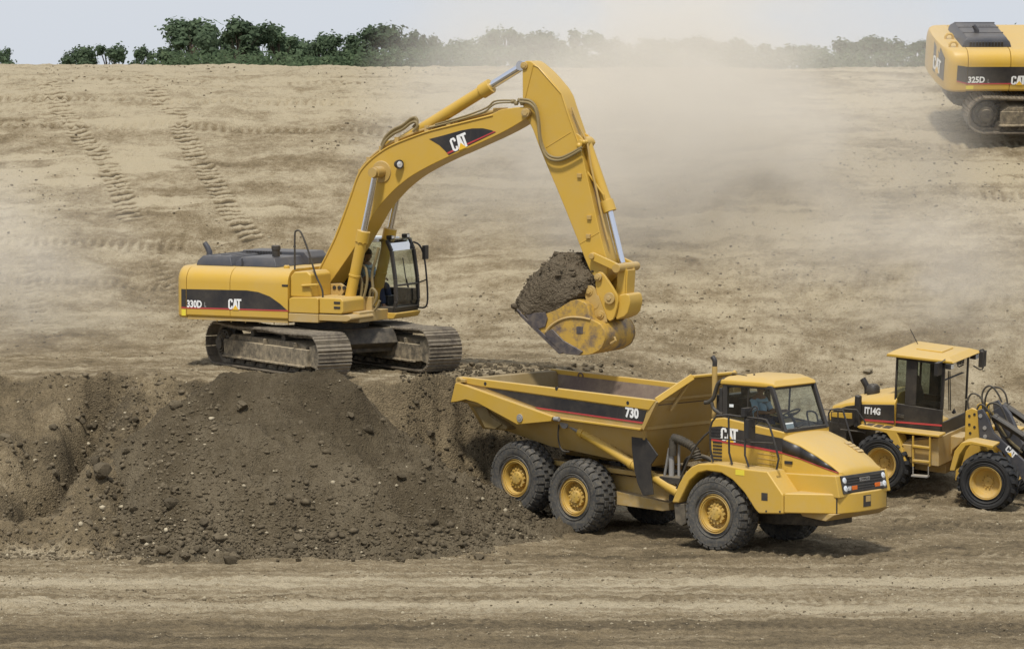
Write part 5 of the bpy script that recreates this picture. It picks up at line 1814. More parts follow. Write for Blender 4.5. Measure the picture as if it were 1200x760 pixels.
# ---------------------------------------------------------------- wheels
def wheel(F, parent, x, yc, zc, side, Rt=.80, w=.60, rim=.41, lugs='block', mat='tyre_rubber', hub='planet', name='wheel', n=27, ymat='hub_yellow'):
    s = side
    mb = MB()
    hw = w / 2
    cr = Rt - .045
    prof = [(rim - .02, -hw + .06), (rim + .02, -hw + .02), (rim + .06, -hw + .035), (rim + .12, -hw + .0), (rim + (cr - rim) * .55, -hw - .012), (rim + (cr - rim) * .78, -hw - .004),
            (cr - .085, -hw + .012), (cr - .055, -hw + .012), (cr - .02, -hw + .05), (cr, -hw + .10), (cr + .008, 0)]
    full = prof + [(r, -a) for r, a in prof[-2::-1]]
    mb.lathe(full, (x, yc, zc), (0, 1, 0), 72)
    # faint ring ribs on the sidewall
    for rr in (rim + .085, cr - .075):
        for sg in (-1, 1):
            mb.lathe([(rr - .012, sg * (hw + .0)), (rr, sg * (hw + .016)), (rr + .012, sg * (hw + .0))], (x, yc, zc), (0, 1, 0), 72)

    def P(r, a, t): return (x + r * math.cos(a), yc + t, zc + r * math.sin(a))

    def lug(a0, a1, t0, t1, b0, b1, r0, r1, sk=0.0, ch=.010):
        """block between two angles and two stations across the tread (b: radius drop at each edge)"""
        vs = []
        for r, k in ((r0, 0), (r1, 1)):
            c = ch * k
            da = c / Rt
            for (a, t, bb, sg, sh) in ((a0, t0, b0, 1, 1), (a1, t0, b0, -1, 1), (a1, t1, b1, -1, -1), (a0, t1, b1, 1, -1)):
                aa = a + sg * da + (sk if t == t1 else 0)
                vs.append(P(r - bb, aa, t + sh * c))
        mb.hexa(vs)
    if lugs == 'block':
        pit = 2 * PI / n
        for i in range(n):
            for j, (t0, t1, b0, b1) in enumerate([(-hw - .0, -hw * .50, .055, .004), (-hw * .46, -.012, .004, 0), (.012, hw * .46, 0, .004), (hw * .50, hw + .0, .004, .055)]):
                a = (i + (j % 2) * .5) * pit
                lug(a - pit * .40, a + pit * .40, t0, t1, b0, b1, cr - .03, Rt + .012, 0, .018)
            for sg in (-1, 1):      # shoulder drops
                a = (i + (0 if sg < 0 else .5)) * pit
                vs = []
                for aa in (a - pit * .36, a + pit * .36):
                    vs += [P(Rt - .06, aa, sg * (hw + .004)), P(Rt - .135, aa, sg * (hw + .010)), P(Rt - .135, aa, sg * (hw - .05)), P(Rt - .06, aa, sg * (hw - .05))]
                mb.hexa([vs[0], vs[1], vs[2], vs[3], vs[4], vs[5], vs[6], vs[7]])
    else:
        pit = 2 * PI / n
        for i in range(n):
            for sg in (-1, 1):
                a = (i + (0 if sg < 0 else .5)) * pit
                pts = [(-.012, 0.0), (hw * .45, .10), (hw * .8, .17), (hw + .004, .19)]
                for (t0, k0), (t1, k1) in zip(pts, pts[1:]):
                    bb0 = .05 if t0 > hw * .9 else 0; bb1 = .07 if t1 > hw * .9 else 0
                    vs = []
                    for r, k in ((cr - .03, 0), (Rt, 1)):
                        c = (.055 - .010 * k) / Rt
                        vs += [P(r - bb0 * k, a + k0 - c, sg * t0), P(r - bb0 * k, a + k0 + c, sg * t0), P(r - bb1 * k, a + k1 + c, sg * t1), P(r - bb1 * k, a + k1 - c, sg * t1)]
                    mb.hexa(vs)
    wh = thing_part(name, parent, F)
    mb.build('tyre', M[mat], wh, F, smooth=28)
    mb = MB()
    o = yc + s * hw
    if hub == 'planet':
        mb.lathe([(rim + .005, -.01), (rim + .012, -.035), (rim - .012, -.045), (rim - .045, -.025), (rim - .05, -.05), (rim - .075, -.045), (rim - .09, -.075), (rim - .10, -.20), (.20, -.235), (.20, -.12), (.185, -.10), (.01, -.10)],
                 (x, o, zc), (0, s, 0), 44)
        mb.lathe([(.14, -.1), (.13, -.055), (.10, -.045), (.01, -.045)], (x, o, zc), (0, s, 0), 24)
        for k in range(14):
            a = 2 * PI * k / 14
            mb.cyl(P(.20, a, 0)[:1] + (o - s * .13,) + P(.20, a, 0)[2:], P(.20, a, 0)[:1] + (o - s * .085,) + P(.20, a, 0)[2:], .024, seg=8)
        for k in range(20):
            a = 2 * PI * k / 20
            q = P(rim - .115, a, 0); mb.cyl((q[0], o - s * .215, q[2]), (q[0], o - s * .17, q[2]), .018, seg=6)
        for k in range(8):
            a = 2 * PI * k / 8 + .2
            q = P(.115, a, 0); mb.cyl((q[0], o - s * .06, q[2]), (q[0], o - s * .038, q[2]), .016, seg=6)
    else:
        mb.lathe([(rim + .005, -.01), (rim + .01, -.03), (rim - .01, -.035), (rim - .03, -.03), (rim - .06, -.09), (rim - .085, -.20), (rim - .14, -.235), (.12, -.245), (.11, -.22), (.01, -.22)], (x, o, zc), (0, s, 0), 44)
        for k in range(10):
            a = 2 * PI * k / 10
            q = P(.135, a, 0); mb.cyl((q[0], o - s * .25, q[2]), (q[0], o - s * .205, q[2]), .017, seg=6)
    mb.lathe([(rim - .03, -.10), (rim - .03, -w + .1), (rim - .1, -w + .15), (.1, -w + .2)], (x, o, zc), (0, s, 0), 32)
    mb.build('rim', M[ymat], wh, F, smooth=32)
    return wh


def thing_part(name, parent, F):
    o = bpy.data.objects.new(name, None); COL.objects.link(o); o.empty_display_size = .2
    o.parent = parent; WM[o] = F.M.copy(); o.matrix_basis = WM[parent].inverted() @ F.M
    return o


# ---------------------------------------------------------------- articulated dump truck
TH, RH = 41.0, 45.0
Wf = world_at(836, 602, 'z', .79); Wm = world_at(671.5, 580, 'z', .83)
_r = lambda h: Frame((0, 0, 0), h).M.to_3x3()
of = Wf - _r(TH) @ Vector((0, -1.44, .79)); om = Wm - _r(RH) @ Vector((0, -1.44, .83))
TF = Frame(of, TH); RF = Frame(om, RH)
truck = thing('dump_truck', 'yellow six wheeled articulated dump truck waiting below the raised bucket', 'dump truck', TF.M)
rx = RF.at(602.7, 559, 'y', -1.44)
print('rear axle', tuple(rx), 'front origin', tuple(of), 'mid', tuple(om))
for s in (-1, 1):
    wheel(TF, truck, 0, s * 1.14, .79, s)
    wheel(RF, truck, 0, s * 1.14, .79, s)
    wheel(RF, truck, rx.x, s * 1.14, rx.z - .02, s)
mb = MB()
for x, z in ((0, .79), (rx.x, rx.z)):
    mb.lathe([(.15, -.95), (.19, -.5), (.24, -.3), (.30, 0), (.24, .3), (.19, .5), (.15, .95)], (x, 0, z), (0, 1, 0), 16)
mb.build_each('axle', M['yellow_dirty'], truck, RF)
mb = MB(); mb.lathe([(.15, -.95), (.19, -.5), (.24, -.3), (.32, 0), (.24, .3), (.19, .5), (.15, .95)], (0, 0, .79), (0, 1, 0), 16)
mb.build_each('axle', M['yellow_dirty'], truck, TF)
mb = MB()
for s in (-1, 1):
    mb.prism([(-2.9, 1.30), (2.2, 1.22), (2.6, 1.0), (2.6, .78), (1.7, .80), (-2.9, .98)], s * .42, s * .60)
    p = RF.xz([(722, 574), (787, 588), (788, 597), (780, 598), (722, 590)], -.75)
    mb.prism(p, s * .60, s * .85)
    mb.prism([(rx.x - .1, rx.z + .12), (.1, .95), (.1, .70), (rx.x - .1, rx.z - .14)], s * .62, s * .80)
mb.box(-2.85, -2.6, -.5, .5, 1.0, 1.28); mb.box(1.9, 2.6, -.5, .5, .80, 1.15)
mb.build('rear_frame', M['yellow_dirty'], truck, RF, bevel=.015)
mb = MB()
mb.lathe([(.05, 0), (.34, 0), (.34, 1.0), (.05, 1.0)], (2.35, 0, .95), (1, 0, 0), 24)
mb.cyl((2.85, 0, .55), (2.85, 0, 1.5), .18, seg=18)
mb.tube(smooth_path([(2.2, -.35, 1.3), (2.5, -.5, 1.75), (3.0, -.45, 1.8), (3.4, -.4, 1.5)], 5), .05, 8)
mb.tube(smooth_path([(2.2, -.2, 1.3), (2.6, -.3, 1.6), (3.0, -.3, 1.65), (3.4, -.3, 1.4)], 5), .04, 8)
mb.build('hitch', M['frame_dark'], truck, RF, bevel=.01)

# dump body
BYY = -1.45
q = lambda *p: RF.xz(p, BYY)
panel = q((541, 443), (770, 470.5), (761.7, 480), (752.3, 502.3), (655, 489.0), (560, 474), (537, 469))
rail = q((539.5, 440.8), (770.5, 468.8), (762, 480.2), (566, 452.6), (545, 448.5))
xf = q((769, 469))[0][0]; zr = q((769, 469))[0][1]
xr = q((539.5, 441))[0][0]; zrr = q((539.5, 441))[0][1]
print('body', xr, xf, zrr, zr)
mb = MB()
for s in (-1, 1):
    mb.prism(panel, s * 1.45, s * 1.40)
mb2 = [(-.92, q_) for q_ in RF.xz([(566, 501), (592, 503), (645, 521.5), (728, 539), (757, 546)], -.92)]
topl = RF.xz([(546, 471), (580, 476), (655, 488.8), (725, 498.5), (752.3, 502.0)], BYY)
botl = [p for _, p in mb2]
n = len(topl)
vs = []; fs = []
for (a, b) in zip(topl, botl):
    vs += [(a[0], -1.40, a[1]), (b[0], -.92, b[1]), (b[0], .92, b[1]), (a[0], 1.40, a[1])]
for i in range(n - 1):
    for j in range(3):
        fs.append((i * 4 + j, (i + 1) * 4 + j, (i + 1) * 4 + j + 1, i * 4 + j + 1))
mb.add(vs, fs)
# front wall, leaning spill guard and its ribs
g1 = RF.at(811, 441, 'x', xf + .30); g2 = RF.at(848, 439, 'x', xf + .30)
gy, gzt = max(-.75, min(-.3, g1.y)), g1.z
fl, fb = topl[-1], botl[-1]
zlow = fl[1]
F0 = [(xf - .02, -1.45, zr), (xf - .02, 1.45, zr), (fl[0], 1.42, zlow), (fb[0] + .02, .92, fb[1]), (fb[0] + .02, -.92, fb[1]), (fl[0], -1.42, zlow)]
mb.add(F0, [(0, 1, 2, 5), (5, 2, 3, 4)])
G0 = [(xf - .02, -1.45, zr), (xf - .02, 1.45, zr), (xf + .30, -gy, gzt), (xf + .30, gy, gzt)]
mb.add(G0, [(0, 1, 2, 3)])
body = mb.build('dump_body', M['yellow_dirty'], truck, RF)
sol = body.modifiers.new('thick', 'SOLIDIFY'); sol.thickness = .04; sol.offset = 0
bv = body.modifiers.new('bevel', 'BEVEL'); bv.width = .01; bv.segments = 2
mb = MB()
for s in (-1, 1):
    mb.prism(rail, s * 1.50, s * 1.37)
    mb.bar((xf + .0, s * 1.45, zr - .01), (xf + .32, -s * gy, gzt), .14, .06, (0, -s, .4))
    lowr = q((655, 488.2), (752.5, 501.4), (751.4, 504.2), (655, 491.2)); mb.prism(lowr, s * 1.495, s * 1.40)
mb.bar((xf + .31, gy, gzt), (xf + .31, -gy, gzt), .14, .06)
mb.build_each('top_rail', M['yellow'], body, RF, bevel=.018)
mb = MB()
for s in (-1, 1):
    mb.bar((xf + .01, s * 1.44, zr), (fl[0] + .02, s * 1.42, zlow), .10, .10, (1, 0, 0))
    mb.bar((fl[0] + .01, s * 1.40, zlow), (fb[0] + .03, s * .90, fb[1]), .08, .07, (1, 0, 0))
    mb.bar((xf + .26, -s * gy * .95, gzt - .05), (xf - .0, s * (-gy + .35), zr - .25), .05, .06, (1, 0, 0))
mb.bar((xf + .005, -1.42, zr - .0), (xf + .005, 1.42, zr), .06, .05, (1, 0, 0))
mb.bar((fl[0] + .02, -1.38, zlow), (fl[0] + .02, 1.38, zlow), .08, .05, (1, 0, 0))
mb.build_each('front_rib', M['yellow_dirty'], body, RF, bevel=.01)
# inner lining
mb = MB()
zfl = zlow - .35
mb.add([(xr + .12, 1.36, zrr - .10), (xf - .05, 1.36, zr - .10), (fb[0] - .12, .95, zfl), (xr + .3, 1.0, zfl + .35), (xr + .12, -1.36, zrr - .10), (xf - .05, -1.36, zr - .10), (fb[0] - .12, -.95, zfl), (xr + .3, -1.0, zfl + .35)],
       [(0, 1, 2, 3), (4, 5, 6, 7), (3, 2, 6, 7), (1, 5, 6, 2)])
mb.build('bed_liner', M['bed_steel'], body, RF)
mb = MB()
for px, py in ((680, 440.5), (729, 453)):
    p = RF.at(px, py, 'y', 1.35); mb.lathe([(.05, -.02), (.085, -.02), (.09, .0), (.05, .0)], (p.x, 1.352, p.z), (0, -1, 0), 18)
mb.build_each('lifting_hole', M['bed_steel'], body, RF)
mb = MB()
for px, py in ((568.5, 449.3), (735.5, 471.8), (652, 455)):
    p = RF.at(px, py, 'y', -1.505); mb.cyl((p.x, -1.506, p.z), (p.x, -1.48, p.z), .04, seg=14)
mb.build_each('rail_hole', M['black_plastic'], body, RF)
# black stripe, red line and number
mb = MB(); mb.prism(q((570, 454.2), (758.6, 480.8), (754.2, 495), (632, 477.5)), -1.478, -1.46)
mb.mat(1); mb.prism(q((628, 476.4), (754.6, 494.2), (754.0, 496.0), (632, 478.5)), -1.482, -1.46)
mb.build('decal', [M['decal_black'], M['decal_red']], body, RF)
a = RF.at(732.7, 488.7, 'y', -1.486); b = RF.at(748.4, 491, 'y', -1.486); c = RF.at(733.6, 477.0, 'y', -1.486)
mb = MB(); word(mb, '730', (a.x, -1.486, a.z), (b.x - a.x, 0, b.z - a.z), (0, 0, .24), .05)
mb.build('model_number', M['white'], body, RF, normals=False)
# tailgate and its levers
arm = q((533.5, 471), (538.8, 448), (543, 448), (653, 487.2), (651, 493), (611.7, 496.7), (565, 471.5), (551, 467.5), (541, 470))
for s in (-1, 1):
    mb = MB(); mb.prism(arm, s * 1.60, s * 1.47)
    la = mb.build('tailgate_lever', M['yellow'], truck, RF, bevel=.018)
    mb = MB(); p = RF.at(609.5, 489.5, 'y', -1.6); mb.cyl((p.x, s * 1.60, p.z), (p.x, s * 1.625, p.z), .09, seg=20); mb.cyl((p.x, s * 1.62, p.z), (p.x, s * 1.635, p.z), .05, seg=14)
    p = RF.at(652, 490.5, 'y', -1.55); mb.cyl((p.x - .06, s * 1.55, p.z), (p.x + .08, s * 1.55, p.z), .05, seg=12)
    mb.build_each('pivot_cap', M['grey_metal'], la, RF, bevel=.006)
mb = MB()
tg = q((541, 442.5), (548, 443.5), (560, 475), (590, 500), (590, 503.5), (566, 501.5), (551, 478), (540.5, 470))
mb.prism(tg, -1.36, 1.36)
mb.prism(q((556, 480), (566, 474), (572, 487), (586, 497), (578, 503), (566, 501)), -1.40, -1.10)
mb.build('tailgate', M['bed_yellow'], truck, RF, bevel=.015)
mb = MB(); p = RF.at(540, 446, 'y', -1.5)
for s in (-1, 1): mb.cyl((p.x, s * 1.46, p.z), (p.x, s * 1.58, p.z), .09, seg=16); mb.box(p.x - .04, p.x + .2, s * 1.53 - .05, s * 1.53 + .05, p.z - .02, p.z + .05)
mb.build_each('tailgate_hinge', M['yellow_dirty'], truck, RF, bevel=.01)
# hoist cylinders, chain, mud guards
for s in (-1, 1):
    a = RF.at(664.5, 495, 'y', -1.25); b = RF.at(795, 577, 'y', -1.0); a = V(a.x, s * 1.25, a.z); b = V(b.x, s * 1.0, b.z)
    d = (b - a).normalized()
    mb = MB(); mb.cyl(a + d * .45, b, .105, seg=20); mb.cyl(a + d * .40, a + d * .52, .125, seg=20); mb.cyl(a + d * 1.9, a + d * 2.0, .12, seg=20)
    hc = mb.build('hoist_cylinder', M['yellow'], truck, RF, bevel=.008)
    mb = MB(); mb.cyl(a, a + d * .45, .07, seg=16); mb.cyl(a + V(0, -.1, 0), a + V(0, .1, 0), .12, seg=16)
    mb.build('rod', M['grey_metal'], hc, RF)
    fl_ = q((734, 502), (742.6, 502), (765, 533.5), (757, 545), (756.5, 553), (759.7, 579.7), (747.7, 581.5), (741, 566), (737.4, 550.6), (734.5, 525))
    mb = MB(); mb.prism(fl_, s * 1.30, s * 1.265)
    mb.build('mud_guard', M['black_plastic'], truck, RF, bevel=.01)
mb = MB(); mb.tube(smooth_path([RF.at(a, b, 'y', -1.3) for a, b in [(655, 497), (654, 510), (656, 522), (660, 528), (667, 529)]], 4), .018, 6)
mb.build('retaining_chain', M['frame_dark'], truck, RF)
mb = MB(); mb.bar((-2.3, -.75, 1.42), (2.2, -.75, 1.33), .12, .10); mb.bar((-2.3, .75, 1.42), (2.2, .75, 1.33), .12, .10)
mb.build_each('body_cushion', M['yellow_dirty'], truck, RF, bevel=.01)

# tractor: frame, fenders, bumper --------------------------------
qt = lambda y, *p: TF.xz(p, y)
mb = MB()
mb.prism([(-2.0, .95), (-1.2, 1.25), (1.6, 1.1), (2.2, .9), (2.2, .62), (.8, .55), (-1.2, .7), (-2.0, .7)], -.45, .45)
mb.box(-1.9, -.5, -.9, .9, 1.25, 1.4)
mb.build('front_frame', M['frame_dark'], truck, TF, bevel=.02)
fen = qt(-1.44, (786.8, 588.6), (795, 567), (802.5, 553.8), (810, 546.5), (818, 543), (840.8, 543.0), (873, 549), (899, 552), (917.5, 579.6), (917.5, 602), (889, 601.5), (884, 596), (872, 577), (858, 562), (845, 554), (828, 551.5), (818, 554), (808, 563), (795, 589))
for s in (-1, 1):
    mb = MB(); mb.prism(fen, s * 1.44, s * .86)
    fd = mb.build('fender', M['yellow'], truck, TF, bevel=.035, seg=3)
    mb = MB(); mb.prism(qt(-1.4, (789, 590), (801, 590), (803, 613), (798, 616), (791, 611)), s * 1.38, s * 1.0)
    mb.build('mud_flap', M['hose'], fd, TF, bevel=.01)
    mb = MB()
    p = TF.at(895.5, 581, 'y', -1.44); mb.box(p.x - .07, p.x + .09, s * 1.445, s * 1.42, p.z - .09, p.z + .07)
    for a_, b_ in ((875.5, 583), (880, 589), (898, 598.5), (914, 599)):
        p = TF.at(a_, b_, 'y', -1.44); mb.cyl((p.x, s * 1.448, p.z), (p.x, s * 1.42, p.z), .022, seg=10)
    mb.build_each('step_hole', M['black_plastic'], fd, TF)
mb = MB(); p = TF.at(867, 553, 'y', -1.44); mb.box(p.x - .11, p.x + .12, -1.446, -1.42, p.z - .06, p.z + .05); mb.build('sticker', M['sticker_yellow'], truck, TF)
b1 = TF.at(919, 577.4, 'y', -1.43); b0 = TF.at(919, 602, 'y', -1.43)
zt, zb = b1.z, b0.z + .02
c1 = TF.at(968, 580.8, 'z', zt); c2 = TF.at(1044, 574, 'z', zt); c1b = TF.at(968, 603.5, 'x', c1.x)
print('bumper', tuple(b1), tuple(c1), tuple(c2), zt, zb, c1b.z)
yb_ = (abs(c1.y) + abs(c2.y)) / 2 if c2.y > .3 else abs(c1.y)
xb_ = c1.x
xc_ = xb_ + .14
pl_ = [(b1.x, -1.44), (xb_ - .05, -yb_ - .03), (xb_ + .02, -yb_ + .04), (xc_, -.35), (xc_, .35), (xb_ + .02, yb_ - .04), (xb_ - .05, yb_ + .03), (b1.x, 1.44)]
mb = MB(); mb.prism(pl_, zb, zt, 'z')
bump = mb.build('bumper', M['yellow'], truck, TF, bevel=.03, seg=3)
mb = MB(); p = TF.at(1015.5, 586, 'x', xc_ - .02); mb.box(xc_ - .1, xc_ + .006, p.y - .14, p.y + .12, p.z - .12, p.z + .12)
mb.build('tow_hole', M['black_plastic'], bump, TF)
mb = MB(); mb.box(xc_ - .1, xc_ + .012, p.y - .06, p.y + .10, p.z - .02, p.z + .10); mb.build('tow_pin', M['yellow_dirty'], bump, TF)
mb = MB(); mb.prism([(b1.x + .1, zb - .10), (xb_ - .25, zb - .16), (xb_ + .02, zb + .005), (b1.x, zb + .005)], -.95, .95); mb.build('skid_plate', M['yellow_dirty'], truck, TF, bevel=.02)
mb = MB(); sx_ = (b1.x + xb_) / 2
for s in (-1, 1): mb.bar((xb_ - .03, s * (yb_ + .015), zb + .01), (xb_ - .03, s * (yb_ + .015), zt - .01), .014, .03, (1, 0, 0))
mb.build_each('bumper_joint', M['black_plastic'], bump, TF)

# hood: stations from the windscreen to the nose
HY0, HY1 = -.80, -.69
st_ = [(917.7, 511.7), (938.5, 520.6), (958.2, 532.4), (974, 543.3), (983.5, 551.5)]
tops = []
for k, (a, b) in enumerate(st_):
    y = HY0 + (HY1 - HY0) * k / (len(st_) - 1); p = TF.at(a, b, 'y', y); tops.append((p.x, -y, p.z))
led = TF.at(926, 552, 'y', -.8); nose = TF.at(975.5, 576, 'y', -.72)
rings = []
for k, (x, hw, z) in enumerate(tops):
    zl_ = led.z - .1
    ring = [(x, -hw - .02, zl_), (x, -hw - .015, z - .12), (x, -hw, z - .03), (x, -hw + .05, z + .012), (x, -hw * .5, z + .05), (x, 0, z + .06),
            (x, hw * .5, z + .05), (x, hw - .05, z + .012), (x, hw, z - .03), (x, hw + .015, z - .12), (x, hw + .02, zl_)]
    rings.append(ring)
x, hw, z = tops[-1]
rings.append([(x + .06, y * .97, min(zz, z - .03 + (.02 if abs(y) < hw * .8 else 0))) for _, y, zz in rings[-1]])
rings.append([(x + .085, y * .95, min(zz, z - .11)) for _, y, zz in rings[-1]])
mb = MB(); mb.loft(rings)
mb.prism([(tops[0][0] - .35, led.z - .3), (tops[0][0] - .35, tops[0][2] - .02), (tops[0][0] - .003, tops[0][2] - .02), (tops[0][0] - .003, led.z - .3)], -.80, .80)
hood = mb.build('hood', M['yellow'], truck, TF, bevel=.0, smooth=40)
mb = MB()
xn = x + .06; zg1 = TF.at(975.5, 556.5, 'y', -.70).z; zg0 = nose.z - .02
mb.prism([(led.x - .25, led.z - .03), (led.x + .05, led.z - .03), (xn + .0, zg1 + .015), (xn + .10, zg0 - .05), (xn + .10, zt - .08), (led.x - .25, zt - .08)], -.90, .90)
nb = mb.build('nose_panel', M['yellow'], truck, TF, bevel=.03, seg=3)
# grille
mb = MB()
gx0, gx1 = xn + .025, xn + .10
mb.prism([(gx0 - .05, zg1 + .005), (gx0 + .015, zg1 + .005), (gx1 + .02, zg0), (gx1 - .05, zg0)], -.76, .76)
gr = mb.build('grille', M['black_paint'], truck, TF, bevel=.008)
mb = MB()
H_ = zg1 - zg0
for f in (.10, .24, .38, .55, .70, .85):
    xx = gx0 + .02 + (gx1 - gx0) * (1 - f); zz = zg0 + H_ * f
    mb.box(xx, xx + .018, -.60, .60, zz - .012, zz + .012)
mb.build_each('grille_slat', M['black_plastic'], gr, TF, bevel=.004)
for s in (-1, 1):
    for f in (.28, .74):
        xx = gx0 + .012 + (gx1 - gx0) * (1 - f)
        mb = MB(); mb.lathe([(.01, 0), (.066, 0), (.066, .012), (.055, .018), (.01, .02)], (xx, s * .675, zg0 + H_ * f), (1, 0, .25), 18)
        mb.build('headlight', M['lamp_glass'], gr, TF)
    xx = gx0 + .02 + (gx1 - gx0) * .72
    mb = MB(); mb.box(xx, xx + .022, s * .40 - .08, s * .40 + .10, zg0 + H_ * .17, zg0 + H_ * .40); mb.build('turn_signal', M['orange_lens'], gr, TF, bevel=.005)
    mb = MB(); mb.box(xx, xx + .022, s * .55 - .05, s * .55 + .04, zg0 + H_ * .17, zg0 + H_ * .40); mb.build('fog_lamp', M['lamp_glass'], gr, TF, bevel=.005)
mb = MB(); xx = gx0 + .016 + (gx1 - gx0) * .35; mb.box(xx, xx + .024, -.17, .17, zg0 + H_ * .60, zg0 + H_ * .80); mb.mat(1)
word(mb, 'CATERPILLAR', (xx + .026, -.155, zg0 + H_ * .645), (0, .31, 0), (0, 0, .05), .03)
mb.build('badge', [M['grey_metal'], M['black_plastic']], gr, TF, normals=False)
# vent slots in the hood top
mb = MB()
for a_, b_ in ((994, 518.5), (998.5, 521.5), (1003, 524.5), (1007.5, 527.5)):
    o_, d_ = ray(a_, b_); o_ = TF.I @ o_; d_ = TF.I.to_3x3() @ d_
    for k in range(4000):
        p = o_ + d_ * (82 + k * .002); zq = float(np.interp(p.x, [t_[0] for t_ in tops], [t_[2] for t_ in tops])) + .055
        if p.z < zq and p.x < tops[-1][0] and abs(p.y) < .7: break
    sl = (tops[4][2] - tops[2][2]) / (tops[4][0] - tops[2][0])
    mb.bar((p.x, p.y - .10, zq - .006), (p.x, p.y + .10, zq - .006), .075, .02, (-sl, 0, 1))
mb.build_each('hood_vent', M['yellow_dirty'], hood, TF)

# stripe along the hood side and under the cab windows
mb = MB()
up_ = [(x, z - .01) for x, hw, z in tops]
lo_ = [(p.x, p.z) for p in (TF.at(a, b, 'y', y) for a, b, y in [(918, 531, -.80), (938, 537.5, -.78), (960, 545.5, -.75), (976, 551.3, -.72), (983.5, 554.2, -.69)])]
vs = []
for k, ((xu, zu), (xl, zl2)) in enumerate(zip(up_, lo_)):
    hw = tops[k][1]
    vs += [(xu, -hw - .021, zl2), (xu, -hw - .022, zl2 + .02), (xu, -hw - .021, zu - .035)]
fs0 = []
for k in range(4):
    mb.mi = 1; mb.add([vs[k * 3], vs[k * 3 + 3], vs[k * 3 + 4], vs[k * 3 + 1]], [(0, 1, 2, 3)])
    mb.mi = 0; mb.add([vs[k * 3 + 1], vs[k * 3 + 4], vs[k * 3 + 5], vs[k * 3 + 2]], [(0, 1, 2, 3)])
sg = mb.build('decal', [M['decal_black'], M['decal_red']], hood, TF, smooth=1)
so = sg.modifiers.new('thick', 'SOLIDIFY'); so.thickness = .012; so.offset = 0

# cab ----------------------------------------------------------------
CY = .76
rear0 = TF.at(847, 446, 'y', -CY); fr1 = TF.at(904, 456.5, 'y', -CY); wb = TF.at(919.5, 507, 'y', -CY); rb = TF.at(849, 495, 'y', -CY)
zroof = (rear0.z + fr1.z) / 2; zbelt = TF.at(880, 497, 'y', -CY).z
xr_, xfT, xfB = rear0.x, fr1.x, wb.x
zwb = wb.z
print('cab', xr_, xfT, xfB, zroof, zbelt, zwb, rb.z)
mb = MB()
zfl_ = TF.at(870, 546, 'y', -CY).z
mb.prism([(xr_ - .28, zfl_), (xr_ - .30, zbelt + .05), (xr_ + .05, zbelt + .10), (xfB, zwb + .02), (xfB, zfl_)], -.80, .80)
cabb = mb.build('cab', M['yellow'], truck, TF, bevel=.03, seg=3)
mb = MB()
for s in (-1, 1):
    y = s * (CY - .045)
    mb.bar((xr_ + .05, y, zbelt - .0), (xr_ + .05, y, zroof), .09, .12, (1, 0, 0))
    mb.bar((xfB - .02, y, zwb), (xfT - .03, y, zroof), .09, .09, (1, 0, .4))
    mb.bar((xr_ + .05, y, zbelt + .07), (xfB - .04, y, zwb + .04), .07, .06)
    mb.bar((xr_ + .62, y, zbelt + .05), (xr_ + .66, y, zroof), .035, .04, (1, 0, 0))
    mb.bar((xr_ + .0, y, zroof - .02), (xfT, y, zroof - .02), .08, .08)
mb.bar((xfB - .03, -CY + .05, zwb + .03), (xfB - .03, CY - .05, zwb + .03), .08, .07, (1, 0, 0))
mb.bar((xfT - .04, -CY + .05, zroof - .03), (xfT - .04, CY - .05, zroof - .03), .08, .08, (1, 0, 0))
mb.box(xr_ - .02, xr_ + .04, -CY + .02, CY - .02, zbelt, zbelt + .35)
mb.bar((xr_ + .02, -CY + .05, zroof - .05), (xr_ + .02, CY - .05, zroof - .05), .08, .1)
mb.build('window_frame', M['black_paint'], cabb, TF, bevel=.015)
mb = MB()
o_ = .03
mb.loft([[(xr_ - .06, -CY - o_, zroof - .02), (xr_ - .06, CY + o_, zroof - .02), (xr_ - .05, CY + o_, zroof + .08), (xr_ + .06, CY - .12, zroof + .155), (xr_ + .06, -CY + .12, zroof + .155), (xr_ - .05, -CY - o_, zroof + .08)],
         [(xfT - .25, -CY - o_, zroof - .02), (xfT - .25, CY + o_, zroof - .02), (xfT - .25, CY + o_, zroof + .08), (xfT - .3, CY - .12, zroof + .165), (xfT - .3, -CY + .12, zroof + .165), (xfT - .25, -CY - o_, zroof + .08)],
         [(xfT + .06, -CY + .04, zroof - .02), (xfT + .06, CY - .04, zroof - .02), (xfT + .05, CY - .05, zroof + .06), (xfT - .06, CY - .18, zroof + .125), (xfT - .06, -CY + .18, zroof + .125), (xfT + .05, -CY + .05, zroof + .06)]])
mb.build('roof', M['yellow'], cabb, TF, bevel=.035, seg=3)
mb = MB(); mb.add([(xfB - .03, -CY + .07, zwb + .05), (xfB - .03, CY - .07, zwb + .05), (xfT - .03, CY - .09, zroof - .04), (xfT - .03, -CY + .09, zroof - .04)], [(0, 1, 2, 3)])
mb.build('windscreen', M['glass'], cabb, TF)
for s in (-1, 1):
    mb = MB(); y = s * (CY - .03)
    mb.add([(xr_ + .10, y, zbelt + .08), (xfB - .08, y, zwb + .06), (xfT - .07, y, zroof - .05), (xr_ + .10, y, zroof - .05)], [(0, 1, 2, 3)])
    mb.build('side_window', M['glass'], cabb, TF)
mb = MB(); mb.add([(xr_ + .01, -CY + .1, zbelt + .35), (xr_ + .01, CY - .1, zbelt + .35), (xr_ + .01, CY - .1, zroof - .08), (xr_ + .01, -CY + .1, zroof - .08)], [(0, 1, 2, 3)])
mb.build('rear_window', M['glass'], cabb, TF)
mb = MB(); mb.box(xr_ + .05, xfB - .15, -CY + .1, CY - .1, zfl_ + .1, zbelt - .35)
mb.prism([(xfB - .45, zbelt - .3), (xfB - .42, zbelt + .02), (xfB - .15, zwb - .0), (xfB - .06, zwb - .02), (xfB - .06, zbelt - .3)], -CY + .1, CY - .1)
